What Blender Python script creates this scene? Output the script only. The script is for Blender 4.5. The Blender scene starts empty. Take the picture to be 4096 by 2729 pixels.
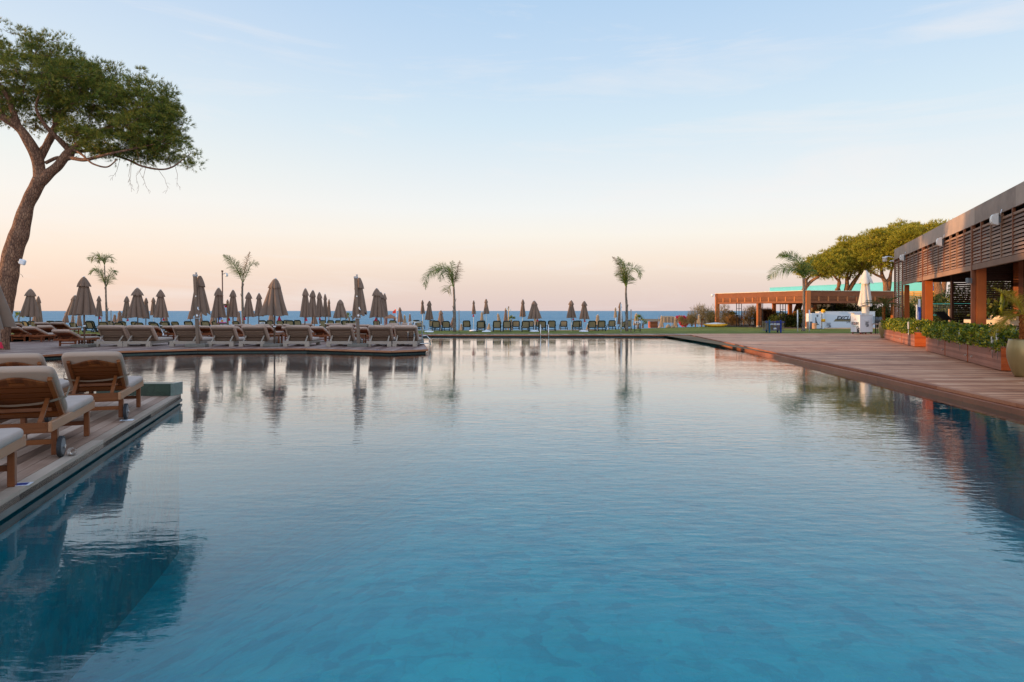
import bpy, math, random
import numpy as np
from mathutils import Vector, Matrix, noise

# ------------------------------------------------------------------ scene, camera frame
S = bpy.context.scene
COL = S.collection
F, CX, YH, H = 2730.0, 2048.0, 1244.0, 1.5        # focal length in photo pixels, principal x, horizon y, eye height
R = math.radians
RND = random.Random(7)

def G(x, y, z=0.0):
    """ground point (height z) seen at photo pixel x, y"""
    d = (H - z) * F / (y - YH)
    return Vector(((x - CX) / F * d, d, z))
def P(x, y, d):
    return Vector(((x - CX) / F * d, d, H + (YH - y) / F * d))
def ZZ(y, d): return H + (YH - y) / F * d
def XX(x, d): return (x - CX) / F * d

# ------------------------------------------------------------------ objects, tags
def tag(o, label=None, cat=None, group=None, kind=None):
    if label: o['label'] = label
    if cat: o['category'] = cat
    if group: o['group'] = group
    if kind: o['kind'] = kind
    return o
def thing(name, label, cat, loc=(0, 0, 0), rz=0.0, group=None):
    o = bpy.data.objects.new(name, None); COL.objects.link(o)
    o.empty_display_size = .2
    o.location = loc; o.rotation_euler = (0, 0, rz)
    return tag(o, label, cat, group)

class MB:
    def __init__(s): s.v = []; s.f = []; s.sm = []
    def add(s, vs, fs, smooth=False):
        n = len(s.v); s.v.extend([tuple(v) for v in vs])
        for f in fs: s.f.append([i + n for i in f]); s.sm.append(smooth)
    def box(s, lo, hi, M=None, bev=0.0):
        x0, y0, z0 = lo; x1, y1, z1 = hi
        if bev > 0:
            b = bev; vs = []; 
            # rounded-ish box: 24 verts, chamfered
            for (X, Y, Z, sx, sy, sz) in [(x, y, z, 1 if x == x0 else -1, 1 if y == y0 else -1, 1 if z == z0 else -1) for z in (z0, z1) for y in (y0, y1) for x in (x0, x1)]:
                vs += [(X, Y + sy * b, Z + sz * b), (X + sx * b, Y, Z + sz * b), (X + sx * b, Y + sy * b, Z)]
            def i(c, a): return c * 3 + a
            fs = [[i(0,0), i(4,0), i(6,0), i(2,0)], [i(1,0), i(3,0), i(7,0), i(5,0)],
                  [i(0,1), i(1,1), i(5,1), i(4,1)], [i(2,1), i(6,1), i(7,1), i(3,1)],
                  [i(0,2), i(2,2), i(3,2), i(1,2)], [i(4,2), i(5,2), i(7,2), i(6,2)],
                  [i(0,0), i(0,1), i(4,1), i(4,0)], [i(1,0), i(5,0), i(5,1), i(1,1)],
                  [i(2,0), i(6,0), i(6,1), i(2,1)], [i(3,0), i(3,1), i(7,1), i(7,0)],
                  [i(0,0), i(2,0), i(2,2), i(0,2)], [i(1,0), i(1,2), i(3,2), i(3,0)],
                  [i(4,0), i(4,2), i(6,2), i(6,0)], [i(5,0), i(7,0), i(7,2), i(5,2)],
                  [i(0,1), i(0,2), i(1,2), i(1,1)], [i(2,1), i(3,1), i(3,2), i(2,2)],
                  [i(4,1), i(5,1), i(5,2), i(4,2)], [i(6,1), i(6,2), i(7,2), i(7,1)]]
            for c in range(8):
                fs.append([i(c,0), i(c,1), i(c,2)])
        else:
            vs = [(x, y, z) for z in (z0, z1) for y in (y0, y1) for x in (x0, x1)]
            fs = [[0, 2, 3, 1], [4, 5, 7, 6], [0, 1, 5, 4], [2, 6, 7, 3], [0, 4, 6, 2], [1, 3, 7, 5]]
        if M is not None: vs = [M @ Vector(v) for v in vs]
        s.add(vs, fs)
        return s
    def bar(s, a, b, w, h, up=(0, 0, 1), bev=0.0):
        """box beam from a to b, w wide, h deep along up"""
        a, b = Vector(a), Vector(b); d = b - a; L = d.length
        if L < 1e-6: return s
        y = d / L; u = Vector(up); x = y.cross(u)
        if x.length < 1e-4: x = y.cross(Vector((1, 0, 0)))
        x.normalize(); z = x.cross(y)
        M = Matrix(((x.x, y.x, z.x, a.x), (x.y, y.y, z.y, a.y), (x.z, y.z, z.z, a.z), (0, 0, 0, 1)))
        return s.box((-w / 2, 0, -h / 2), (w / 2, L, h / 2), M, bev)
    def tube(s, pts, r, n=8, cap=True, smooth=True):
        pts = [Vector(p) for p in pts]
        rs = r if isinstance(r, (list, tuple)) else [r] * len(pts)
        vs = []; fs = []; prev = None
        for i, p in enumerate(pts):
            t = (pts[min(i + 1, len(pts) - 1)] - pts[max(i - 1, 0)])
            if t.length < 1e-9: t = Vector((0, 0, 1))
            t.normalize()
            if prev is None:
                x = t.orthogonal().normalized()
            else:
                x = prev - t * prev.dot(t)
                x = x.normalized() if x.length > 1e-6 else t.orthogonal().normalized()
            prev = x; y = t.cross(x)
            for k in range(n):
                a = 2 * math.pi * k / n
                vs.append(p + (x * math.cos(a) + y * math.sin(a)) * rs[i])
        for i in range(len(pts) - 1):
            for k in range(n):
                fs.append([i * n + k, i * n + (k + 1) % n, (i + 1) * n + (k + 1) % n, (i + 1) * n + k])
        s.add(vs, fs, smooth)
        if cap:
            m = len(s.v) - len(vs)
            s.f.append([m + k for k in range(n)][::-1]); s.sm.append(False)
            m2 = m + (len(pts) - 1) * n
            s.f.append([m2 + k for k in range(n)]); s.sm.append(False)
        return s
    def lathe(s, prof, c=(0, 0, 0), n=24, smooth=True):
        vs = []; fs = []
        for (r, z) in prof:
            for k in range(n):
                a = 2 * math.pi * k / n
                vs.append((c[0] + r * math.cos(a), c[1] + r * math.sin(a), c[2] + z))
        for i in range(len(prof) - 1):
            for k in range(n):
                fs.append([i * n + k, i * n + (k + 1) % n, (i + 1) * n + (k + 1) % n, (i + 1) * n + k])
        s.add(vs, fs, smooth)
        return s
    def wheel(s, c, r, w, ax=(1, 0, 0), n=20):
        c = Vector(c); a = Vector(ax).normalized() * w / 2
        return s.tube([c - a, c + a], r, n, True, False)
    def prism(s, poly, z0, z1):
        n = len(poly)
        vs = [(p[0], p[1], z0) for p in poly] + [(p[0], p[1], z1) for p in poly]
        fs = [list(range(n))[::-1], [n + i for i in range(n)]]
        for i in range(n): fs.append([i, (i + 1) % n, n + (i + 1) % n, n + i])
        s.add(vs, fs); return s
    def sheet(s, poly, z):
        s.add([(p[0], p[1], z) for p in poly], [list(range(len(poly)))]); return s
    def build(s, name, mat, parent=None, off=None, smooth=None):
        me = bpy.data.meshes.new(name)
        if off is not None:
            off = Vector(off); vs = [tuple(Vector(v) - off) for v in s.v]
        else: vs = s.v
        me.from_pydata(vs, [], s.f)
        sm = s.sm if smooth is None else [smooth] * len(s.f)
        me.polygons.foreach_set('use_smooth', sm)
        me.update()
        o = bpy.data.objects.new(name, me); COL.objects.link(o)
        if mat: me.materials.append(mat)
        if parent: o.parent = parent
        return o

def copy_tree(o, parent=None):
    c = o.copy(); COL.objects.link(c); c.parent = parent
    for ch in list(o.children): copy_tree(ch, c)
    return c

def np_mesh(name, V, Fc, mat, parent=None, off=(0, 0, 0), smooth=False):
    """fast mesh from numpy verts (N,3) and faces (M,k)"""
    V = np.asarray(V, dtype=np.float32) - np.asarray(off, dtype=np.float32)
    Fc = np.asarray(Fc, dtype=np.int32); m, k = Fc.shape
    me = bpy.data.meshes.new(name)
    me.vertices.add(len(V)); me.vertices.foreach_set('co', V.ravel())
    me.loops.add(m * k); me.loops.foreach_set('vertex_index', Fc.ravel())
    me.polygons.add(m); me.polygons.foreach_set('loop_start', np.arange(0, m * k, k, dtype=np.int32))
    me.polygons.foreach_set('loop_total', np.full(m, k, dtype=np.int32))
    me.polygons.foreach_set('use_smooth', np.full(m, smooth, dtype=bool))
    me.update(calc_edges=True)
    o = bpy.data.objects.new(name, me); COL.objects.link(o)
    me.materials.append(mat)
    if parent: o.parent = parent
    return o

ORD = ['first', 'second', 'third', 'fourth', 'fifth', 'sixth', 'seventh', 'eighth', 'ninth', 'tenth', 'eleventh', 'twelfth',
       'thirteenth', 'fourteenth', 'fifteenth', 'sixteenth', 'seventeenth', 'eighteenth', 'nineteenth', 'twentieth',
       'twenty-first', 'twenty-second', 'twenty-third', 'twenty-fourth', 'twenty-fifth', 'twenty-sixth', 'twenty-seventh',
       'twenty-eighth', 'twenty-ninth', 'thirtieth', 'thirty-first', 'thirty-second', 'thirty-third', 'thirty-fourth', 'thirty-fifth',
       'thirty-sixth', 'thirty-seventh', 'thirty-eighth', 'thirty-ninth', 'fortieth']

# ------------------------------------------------------------------ materials
def lin(c):
    return tuple((v / 255 / 12.92) if v / 255 <= .04045 else ((v / 255 + .055) / 1.055) ** 2.4 for v in c) + (1.0,)

class NT:
    def __init__(s, nt): s.t = nt; s.n = nt.nodes; s.l = nt.links
    def new(s, ty, **kw):
        n = s.n.new(ty)
        for k, v in kw.items(): setattr(n, k, v)
        return n
    def link(s, a, b): s.l.new(a, b)
    def math(s, op, a, b=None, c=None, clamp=False):
        m = s.new('ShaderNodeMath', operation=op, use_clamp=clamp)
        for i, v in enumerate((a, b, c)):
            if v is None: continue
            if isinstance(v, (int, float)): m.inputs[i].default_value = v
            else: s.link(v, m.inputs[i])
        return m.outputs[0]
    def ramp(s, fac, stops, interp='LINEAR'):
        r = s.new('ShaderNodeValToRGB'); cr = r.color_ramp; cr.interpolation = interp
        while len(cr.elements) < len(stops): cr.elements.new(.5)
        for e, (p, c) in zip(cr.elements, stops):
            e.position = p; e.color = c if len(c) == 4 else tuple(c) + (1,)
        if fac is not None: s.link(fac, r.inputs[0])
        return r.outputs[0]
    def mix(s, fac, a, b, mode='MIX'):
        m = s.new('ShaderNodeMix', data_type='RGBA', blend_type=mode)
        for sock, v in ((m.inputs[0], fac), (m.inputs[6], a), (m.inputs[7], b)):
            if isinstance(v, (int, float)): sock.default_value = v
            elif isinstance(v, tuple): sock.default_value = v
            else: s.link(v, sock)
        return m.outputs[2]
    def coord(s, kind='Object', scale=(1, 1, 1), rot=(0, 0, 0)):
        c = s.new('ShaderNodeTexCoord'); m = s.new('ShaderNodeMapping')
        m.inputs['Scale'].default_value = scale; m.inputs['Rotation'].default_value = rot
        s.link(c.outputs[kind], m.inputs[0]); return m.outputs[0]
    def geo_pos(s, scale=(1, 1, 1), rot=(0, 0, 0)):
        c = s.new('ShaderNodeNewGeometry'); m = s.new('ShaderNodeMapping')
        m.inputs['Scale'].default_value = scale; m.inputs['Rotation'].default_value = rot
        s.link(c.outputs['Position'], m.inputs[0]); return m.outputs[0]
    def noise(s, vec, scale=5, detail=3, rough=.55, dist=0):
        n = s.new('ShaderNodeTexNoise'); n.inputs['Scale'].default_value = scale
        n.inputs['Detail'].default_value = detail; n.inputs['Roughness'].default_value = rough
        n.inputs['Distortion'].default_value = dist
        s.link(vec, n.inputs['Vector']); return n.outputs[0]
    def bump(s, h, dist, strength=1.0, normal=None):
        b = s.new('ShaderNodeBump'); b.inputs['Strength'].default_value = strength; b.inputs['Distance'].default_value = dist
        s.link(h, b.inputs['Height'])
        if normal is not None: s.link(normal, b.inputs['Normal'])
        return b.outputs[0]

def new_mat(name):
    m = bpy.data.materials.new(name); m.use_nodes = True
    t = NT(m.node_tree); b = t.n['Principled BSDF']
    return m, t, b

def M_plain(name, col, rough=.6, metal=0.0, var=.12, scale=8, spec=.4, bump=0.0, bscale=60, coord='Object', trans=0.0, sheen=0, vary=0):
    """one colour with soft mottling"""
    m, t, b = new_mat(name)
    c = lin(col); vec = t.coord(coord)
    n = t.noise(vec, scale, 4)
    d = tuple(v * (1 - var) for v in c[:3]) + (1,); l = tuple(min(1, v * (1 + var)) for v in c[:3]) + (1,)
    cc_ = t.ramp(n, [(.3, d), (.7, l)])
    if vary:
        oi = t.new('ShaderNodeObjectInfo'); k_ = t.math('ADD', t.math('MULTIPLY', oi.outputs['Random'], 2 * vary), 1 - vary); gx = t.new('ShaderNodeCombineXYZ'); [t.link(k_, gx.inputs[i]) for i in range(3)]
        cc_ = t.mix(1.0, cc_, gx.outputs[0], 'MULTIPLY')
    t.link(cc_, b.inputs['Base Color'])
    b.inputs['Roughness'].default_value = rough; b.inputs['Metallic'].default_value = metal
    b.inputs['Specular IOR Level'].default_value = spec
    if bump: t.link(t.bump(t.noise(vec, bscale, 3), bump), b.inputs['Normal'])
    if sheen: b.inputs['Sheen Weight'].default_value = sheen
    return m

def M_wood(name, cols, axis='Y', rough=.6, grain=1.0, fine=22, spec=.3, bump=.0012, coord='Object', stain=.35, rot=0.0):
    """boards: colour varies by island, streaked along axis"""
    m, t, b = new_mat(name)
    sc = {'X': (.06, 1, 1), 'Y': (1, .06, 1), 'Z': (1, 1, .06)}[axis]
    if rot: 
        v0 = t.coord(coord, rot=(0, 0, rot)); mp = t.new('ShaderNodeMapping'); mp.inputs['Scale'].default_value = sc; t.link(v0, mp.inputs[0]); vec = mp.outputs[0]
    else: vec = t.coord(coord, sc)
    g = t.new('ShaderNodeNewGeometry')
    rnd = g.outputs['Random Per Island']
    # offset texture by island so grain never lines up
    add = t.new('ShaderNodeVectorMath', operation='ADD'); cmb = t.new('ShaderNodeCombineXYZ')
    t.link(t.math('MULTIPLY', rnd, 37.0), cmb.inputs[2]); t.link(vec, add.inputs[0]); t.link(cmb.outputs[0], add.inputs[1])
    n1 = t.noise(add.outputs[0], fine, 4, .65)
    n2 = t.noise(t.coord(coord), 1.1, 3, .6)
    f = t.math('ADD', t.math('MULTIPLY', rnd, .55), t.math('MULTIPLY', n1, .45 * grain))
    f = t.math('ADD', f, t.math('MULTIPLY', t.math('SUBTRACT', n2, .5), stain))
    k = len(cols)
    t.link(t.ramp(f, [(.12 + .76 * i / (k - 1), lin(c)) for i, c in enumerate(cols)]), b.inputs['Base Color'])
    t.link(t.math('ADD', t.math('MULTIPLY', n1, .25), rough - .12), b.inputs['Roughness'])
    b.inputs['Specular IOR Level'].default_value = spec
    t.link(t.bump(n1, bump), b.inputs['Normal'])
    return m

def M_foliage(name, cols, rough=.55, spec=.25, trans=.25, clump=1.5):
    m, t, b = new_mat(name)
    g = t.new('ShaderNodeNewGeometry'); n = t.noise(t.geo_pos(), clump, 2)
    f = t.math('ADD', t.math('MULTIPLY', g.outputs['Random Per Island'], .6), t.math('MULTIPLY', n, .5))
    k = len(cols)
    c = t.ramp(f, [(.15 + .7 * i / (k - 1), lin(q)) for i, q in enumerate(cols)])
    t.link(c, b.inputs['Base Color'])
    b.inputs['Roughness'].default_value = rough; b.inputs['Specular IOR Level'].default_value = spec
    tr = t.new('ShaderNodeBsdfTranslucent'); t.link(c, tr.inputs[0])
    mx = t.new('ShaderNodeMixShader'); mx.inputs[0].default_value = trans
    t.link(b.outputs[0], mx.inputs[1]); t.link(tr.outputs[0], mx.inputs[2])
    t.link(mx.outputs[0], t.n['Material Output'].inputs[0])
    return m
# ------------------------------------------------------------------ camera
cam = bpy.data.cameras.new('camera'); co = bpy.data.objects.new('camera', cam); COL.objects.link(co)
cam.sensor_width = 36.0; cam.lens = F / 4096 * 36.0; cam.shift_y = -(1364.5 - YH) / 4096
cam.clip_start = .1; cam.clip_end = 60000
co.location = (0, 0, H); co.rotation_euler = (R(90), 0, 0); S.camera = co
S.view_settings.view_transform = 'Standard'; S.view_settings.look = 'None'
S.view_settings.exposure = 0; S.view_settings.gamma = 1
S.cycles.use_denoising = True
S.cycles.max_bounces = 8; S.cycles.transparent_max_bounces = 10
S.cycles.sample_clamp_indirect = 4.0
S.cycles.caustics_reflective = False; S.cycles.caustics_refractive = False

# ------------------------------------------------------------------ sun and sky
SUN_EL, SUN_AZ = 6.5, 95.0       # azimuth: degrees left of straight ahead (+Y)
sd = Vector((-math.sin(R(SUN_AZ)) * math.cos(R(SUN_EL)), math.cos(R(SUN_AZ)) * math.cos(R(SUN_EL)), math.sin(R(SUN_EL))))
sl = bpy.data.lights.new('sun', 'SUN'); so = bpy.data.objects.new('sun', sl); COL.objects.link(so)
sl.energy = 5.0; sl.angle = R(.5); sl.color = (1.0, .60, .28)
so.rotation_euler = sd.to_track_quat('Z', 'Y').to_euler(); so.location = (-60, 10, 30)

W = bpy.data.worlds.new('World'); S.world = W; W.use_nodes = True
t = NT(W.node_tree); bg = t.n['Background']
sky = t.new('ShaderNodeTexSky', sky_type='NISHITA', sun_disc=False)
sky.sun_elevation = R(SUN_EL); sky.sun_rotation = R(-SUN_AZ); sky.air_density = 1; sky.dust_density = 1; sky.ozone_density = 1
tc = t.new('ShaderNodeTexCoord'); sep = t.new('ShaderNodeSeparateXYZ'); t.link(tc.outputs['Generated'], sep.inputs[0])
z = t.math('MAXIMUM', sep.outputs[2], 0.0)
def el(deg): return math.sin(R(deg))
mid = [(0, (222, 202, 200)), (2, (232, 212, 203)), (4.1, (247, 229, 214)), (6.3, (249, 242, 232)), (8.4, (242, 243, 242)),
       (11.3, (230, 238, 243)), (15.3, (212, 231, 244)), (20, (196, 220, 243)), (24.5, (182, 211, 240)), (35, (174, 204, 241)), (60, (188, 214, 246)), (90, (194, 218, 248))]
left = [(0, (243, 208, 186)), (2, (249, 216, 196)), (4.1, (253, 229, 211)), (6.3, (252, 237, 224)), (8.4, (250, 242, 234)),
        (11.3, (242, 242, 236)), (15.3, (228, 236, 241)), (20, (212, 226, 241)), (24.5, (198, 216, 240)), (35, (184, 208, 240)), (60, (188, 214, 246)), (90, (194, 218, 248))]
r1 = t.ramp(z, [(el(a), lin(c)) for a, c in mid]); r2 = t.ramp(z, [(el(a), lin(c)) for a, c in left])
side = t.new('ShaderNodeMapRange', interpolation_type='SMOOTHSTEP')
side.inputs[1].default_value = -.05; side.inputs[2].default_value = .85
t.link(t.math('MULTIPLY', sep.outputs[0], -1.0), side.inputs[0])
grad = t.mix(side.outputs[0], r1, r2)
# thin high cirrus, a little lighter and warmer than the sky behind it
mp = t.new('ShaderNodeMapping'); mp.inputs['Scale'].default_value = (1.2, 1.2, 9.0); mp.inputs['Rotation'].default_value = (0, R(7), 0); t.link(tc.outputs['Generated'], mp.inputs[0])
cn = t.noise(mp.outputs[0], 2.2, 7, .62, .6)
cm = t.new('ShaderNodeMapRange'); cm.inputs[1].default_value = .50; cm.inputs[2].default_value = .80; t.link(cn, cm.inputs[0])
cf = t.math('MULTIPLY', cm.outputs[0], .6)
grad = t.mix(cf, grad, lin((246, 240, 238)))
nish = t.new('ShaderNodeVectorMath', operation='SCALE'); nish.inputs['Scale'].default_value = .15; t.link(sky.outputs[0], nish.inputs[0])
full = t.mix(.10, grad, nish.outputs[0])
# sky behind the camera boosted as added fill for camera-facing surfaces
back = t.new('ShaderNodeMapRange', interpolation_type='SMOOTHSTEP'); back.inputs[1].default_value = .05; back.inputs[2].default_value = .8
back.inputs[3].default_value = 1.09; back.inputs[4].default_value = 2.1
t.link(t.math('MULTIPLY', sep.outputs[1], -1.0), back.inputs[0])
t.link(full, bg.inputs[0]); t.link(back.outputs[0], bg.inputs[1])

# ------------------------------------------------------------------ materials
DECK_NEAR = M_wood('deck_boards_near', [(104, 78, 64), (148, 116, 98), (180, 150, 132), (204, 178, 160)], 'Y', .62, fine=16, rot=-R(15.6), spec=.35, stain=.8)
DECK_ISL = M_wood('deck_boards_island', [(92, 66, 60), (124, 96, 88), (150, 122, 112), (170, 146, 136)], 'Y', .62, fine=14, spec=.3, stain=.7)
DECK_R = M_wood('deck_boards_right', [(128, 74, 46), (170, 108, 74), (200, 140, 104), (222, 176, 142)], 'X', .55, fine=9, spec=.35, stain=.7)
TRIM = M_wood('deck_trim', [(126, 70, 44), (160, 96, 64), (182, 122, 88)], 'X', .5, fine=10, stain=.6)
TRIM_GREY = M_wood('deck_edge_weathered', [(120, 98, 84), (156, 134, 118), (186, 166, 150)], 'Y', .6, fine=12, stain=.6, rot=-R(15.6))
DARKGAP = M_plain('deck_underside', (26, 20, 18), .9)

def tile_mat(name, a, b_, mortar, sx, sy, off=.0, rough=.35, bump=.004, warm=None, coord='pos'):
    m, t, b = new_mat(name)
    vec = t.geo_pos() if coord == 'pos' else t.coord('Object')
    br = t.new('ShaderNodeTexBrick'); br.offset = off; br.inputs['Scale'].default_value = 1
    br.inputs['Brick Width'].default_value = sx; br.inputs['Row Height'].default_value = sy
    br.inputs['Mortar Size'].default_value = .008; br.inputs['Mortar Smooth'].default_value = .3
    br.inputs['Color1'].default_value = lin(a); br.inputs['Color2'].default_value = lin(b_); br.inputs['Mortar'].default_value = lin(mortar)
    dn = t.new('ShaderNodeTexNoise'); dn.inputs['Scale'].default_value = 1.7; dn.inputs['Detail'].default_value = 3; t.link(vec, dn.inputs['Vector'])
    dsc = t.new('ShaderNodeVectorMath', operation='SCALE'); dsc.inputs['Scale'].default_value = .22; t.link(dn.outputs['Color'], dsc.inputs[0]); dad = t.new('ShaderNodeVectorMath', operation='ADD'); t.link(vec, dad.inputs[0]); t.link(dsc.outputs[0], dad.inputs[1])
    t.link(dad.outputs[0] if coord == 'pos' else vec, br.inputs['Vector'])
    n = t.noise(vec, 1.9 if coord == 'pos' else 3.0, 6, .7); n2 = t.noise(vec, 11, 5, .75)
    c = t.mix(t.math('MULTIPLY', t.math('SUBTRACT', n, .35, clamp=True), 2.2, clamp=True), t.mix(.2, br.outputs[0], (0, .02, .04, 1)), br.outputs[0])
    vo = t.new('ShaderNodeTexVoronoi', feature='DISTANCE_TO_EDGE'); vo.inputs['Scale'].default_value = 3.2
    wob = t.new('ShaderNodeVectorMath', operation='ADD'); t.link(vec, wob.inputs[0])
    nn = t.new('ShaderNodeTexNoise'); nn.inputs['Scale'].default_value = 2.5; nn.inputs['Detail'].default_value = 4; t.link(vec, nn.inputs['Vector'])
    sc = t.new('ShaderNodeVectorMath', operation='SCALE'); sc.inputs['Scale'].default_value = .5; t.link(nn.outputs['Color'], sc.inputs[0]); t.link(sc.outputs[0], wob.inputs[1])
    t.link(wob.outputs[0], vo.inputs['Vector'])
    crack = t.ramp(vo.outputs['Distance'], [(0.0, (.93, .93, .93)), (.05, (1, 1, 1))] if coord == 'pos' else [(0.0, (.7, .7, .7)), (.08, (1, 1, 1))])
    c = t.mix(1.0, c, crack, 'MULTIPLY')
    if warm:
        c = t.mix(t.math('MULTIPLY', t.math('SUBTRACT', n2, .58, clamp=True), 3.0, clamp=True), c, lin(warm))
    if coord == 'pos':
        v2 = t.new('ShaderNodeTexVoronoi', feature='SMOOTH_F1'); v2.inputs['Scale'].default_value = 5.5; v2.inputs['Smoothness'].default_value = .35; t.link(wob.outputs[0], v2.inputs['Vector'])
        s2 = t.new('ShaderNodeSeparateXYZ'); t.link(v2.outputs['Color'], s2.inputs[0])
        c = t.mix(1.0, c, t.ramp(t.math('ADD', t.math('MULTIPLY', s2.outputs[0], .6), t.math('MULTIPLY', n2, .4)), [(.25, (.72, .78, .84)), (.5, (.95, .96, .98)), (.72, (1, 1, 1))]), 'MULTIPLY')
    t.link(c, b.inputs['Base Color']); b.inputs['Roughness'].default_value = rough
    t.link(t.bump(n2, bump), b.inputs['Normal'])
    return m
FLOOR_M = tile_mat('green_stone_floor', (0, 236, 250), (0, 224, 243), (0, 226, 242), .62, .62, .5, .5, .01, (120, 240, 220))
LWALL_M = tile_mat('green_stone_lower_wall', (2, 214, 222), (2, 204, 214), (2, 200, 210), .62, .62, .5, .5, .01)
WALLT_M = tile_mat('green_stone_wall', (26, 58, 58), (34, 68, 64), (20, 40, 42), .5, .4, 0, .4, .003, coord='obj')
BLOCK_M = tile_mat('green_stone_block', (38, 60, 46), (30, 52, 42), (34, 52, 44), .9, .9, 0, .35, .003, (70, 92, 62), coord='obj')

# water: clear sheet with real ripples as bump; tint of transmitted light
def pool_water():
    m = bpy.data.materials.new('pool_water'); m.use_nodes = True
    t = NT(m.node_tree); t.n.remove(t.n['Principled BSDF'])
    p1 = t.geo_pos((.55, 1.0, 1), (0, 0, R(12)))
    p2 = t.geo_pos((.5, 1.3, 1), (0, 0, R(-8)))
    p0 = t.geo_pos()
    patch = t.new('ShaderNodeMapRange'); patch.inputs[1].default_value = .42; patch.inputs[2].default_value = .66
    patch.inputs[3].default_value = .18; patch.inputs[4].default_value = 1.0
    t.link(t.noise(t.geo_pos((.5, 1, 1)), .16, 2), patch.inputs[0])
    w1 = t.noise(p1, 1.1, 2, .45, .3)
    w2 = t.noise(p2, 8.5, 3, .5, .2)
    w3 = t.noise(p0, 15, 2, .5)
    w0 = t.noise(p2, 3.3, 2, .5, .4)
    b0 = t.bump(w1, .0045)
    b1 = t.bump(t.math('MULTIPLY', w0, patch.outputs[0]), .0052, normal=b0)
    h2 = t.math('MULTIPLY', w2, patch.outputs[0])
    b2 = t.bump(h2, .0074, normal=b1)
    h3 = t.math('MULTIPLY', w3, patch.outputs[0])
    b3 = t.bump(h3, .0010, normal=b2)
    fr = t.new('ShaderNodeFresnel'); fr.inputs[0].default_value = 1.46; t.link(b3, fr.inputs[1])
    gl = t.new('ShaderNodeBsdfGlossy'); gl.inputs['Roughness'].default_value = .012; t.link(b3, gl.inputs['Normal'])
    gl.inputs['Color'].default_value = (1, 1, 1, 1)
    tr = t.new('ShaderNodeBsdfRefraction'); tr.inputs['IOR'].default_value = 1.0
    tp = t.new('ShaderNodeBsdfTransparent'); tp.inputs[0].default_value = (.35, 1.0, 1.0, 1)
    t.n.remove(tr)
    mx = t.new('ShaderNodeMixShader'); t.link(t.math('SUBTRACT', t.math('MULTIPLY', fr.outputs[0], 1.28), .045, clamp=True), mx.inputs[0]); t.link(tp.outputs[0], mx.inputs[1]); t.link(gl.outputs[0], mx.inputs[2])
    t.link(mx.outputs[0], t.n['Material Output'].inputs[0])
    va = t.new('ShaderNodeVolumeAbsorption'); va.inputs['Color'].default_value = (.04, .93, .938, 1); va.inputs['Density'].default_value = 1.0
    t.link(va.outputs[0], t.n['Material Output'].inputs[1])
    return m
WATER_M = pool_water()

def sea_mat():
    m, t, b = new_mat('sea_water')
    p = t.geo_pos((.35, 1, 1))
    h = t.noise(p, .55, 5, .6)
    n = t.noise(t.geo_pos((.15, 1, 1)), .09, 4, .6)
    t.link(t.ramp(n, [(.3, lin((50, 106, 138))), (.55, lin((64, 124, 152))), (.75, lin((96, 148, 170)))]), b.inputs['Base Color'])
    b.inputs['Roughness'].default_value = .42; b.inputs['IOR'].default_value = 1.33
    b.inputs['Specular IOR Level'].default_value = .35
    t.link(t.bump(h, .9), b.inputs['Normal'])
    return m
SEA_M = sea_mat()
GRASS_M = None
def grass_mat():
    m, t, b = new_mat('lawn_grass')
    v = t.geo_pos()
    f = t.math('ADD', t.math('MULTIPLY', t.noise(v, .5, 3), .5), t.math('MULTIPLY', t.noise(v, 28, 3, .7), .5))
    t.link(t.ramp(f, [(.3, lin((76, 86, 36))), (.5, lin((108, 114, 50))), (.7, lin((142, 136, 70)))]), b.inputs['Base Color'])
    b.inputs['Roughness'].default_value = .85; b.inputs['Specular IOR Level'].default_value = .15
    t.link(t.bump(t.noise(v, 60, 2), .03), b.inputs['Normal'])
    return m
GRASS_M = grass_mat()
SAND_M = M_plain('beach_sand', (196, 164, 128), .9, var=.15, scale=1.2, spec=.1, bump=.02, bscale=3)
SOIL_M = M_plain('soil', (120, 100, 78), .9, var=.25, scale=.8, spec=.1, bump=.02, bscale=4)

def struct(mb, name, mat): 
    return tag(mb.build(name, mat), kind='structure')

# ------------------------------------------------------------------ terrain
WZ = -.155
struct(MB().sheet([(-22000, 74), (22000, 74), (22000, 45000), (-22000, 45000)], -2.0), 'sea', SEA_M)
# beach: slopes from the lawn edge down under the sea
b_ = MB()
xs = [-90, -60, -40, -28, -14, 0, 8, 14, 20, 30, 60, 110]
prof = lambda x: 53.5 if x < 6 else (53.5 + (x - 6) * 1.0 if x < 20 else 67.5)
rows = []
for k, (dy, dz) in enumerate([(0, -.03), (1.2, -.5), (6, -1.2), (18, -1.9), (40, -2.6)]):
    rows.append([(x, prof(x) + dy, dz) for x in xs])
vs = [p for r in rows for p in r]; n = len(xs)
b_.add(vs, [[i * n + j, i * n + j + 1, (i + 1) * n + j + 1, (i + 1) * n + j] for i in range(len(rows) - 1) for j in range(n - 1)])
struct(b_, 'beach', SAND_M)
lawn = [(-60, 42.0), (14, 45.0), (60, 47.6)] + [(x, prof(x) + .02) for x in (60, 30, 20, 14, 8, 6, -14, -60)]
struct(MB().sheet(lawn, -.02), 'lawn', GRASS_M)
struct(MB().sheet([(21, 60), (110, 60), (110, 130), (21, 130)], -.028), 'back_garden', SOIL_M)
struct(MB().sheet([(9.5, -12), (110, -12), (110, 62), (9.5, 49)], -.045), 'garden_ground', SOIL_M)
struct(MB().sheet([(-120, -12), (-23, -12), (-23, 44), (-120, 44)], -.045), 'side_ground', SOIL_M)

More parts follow.
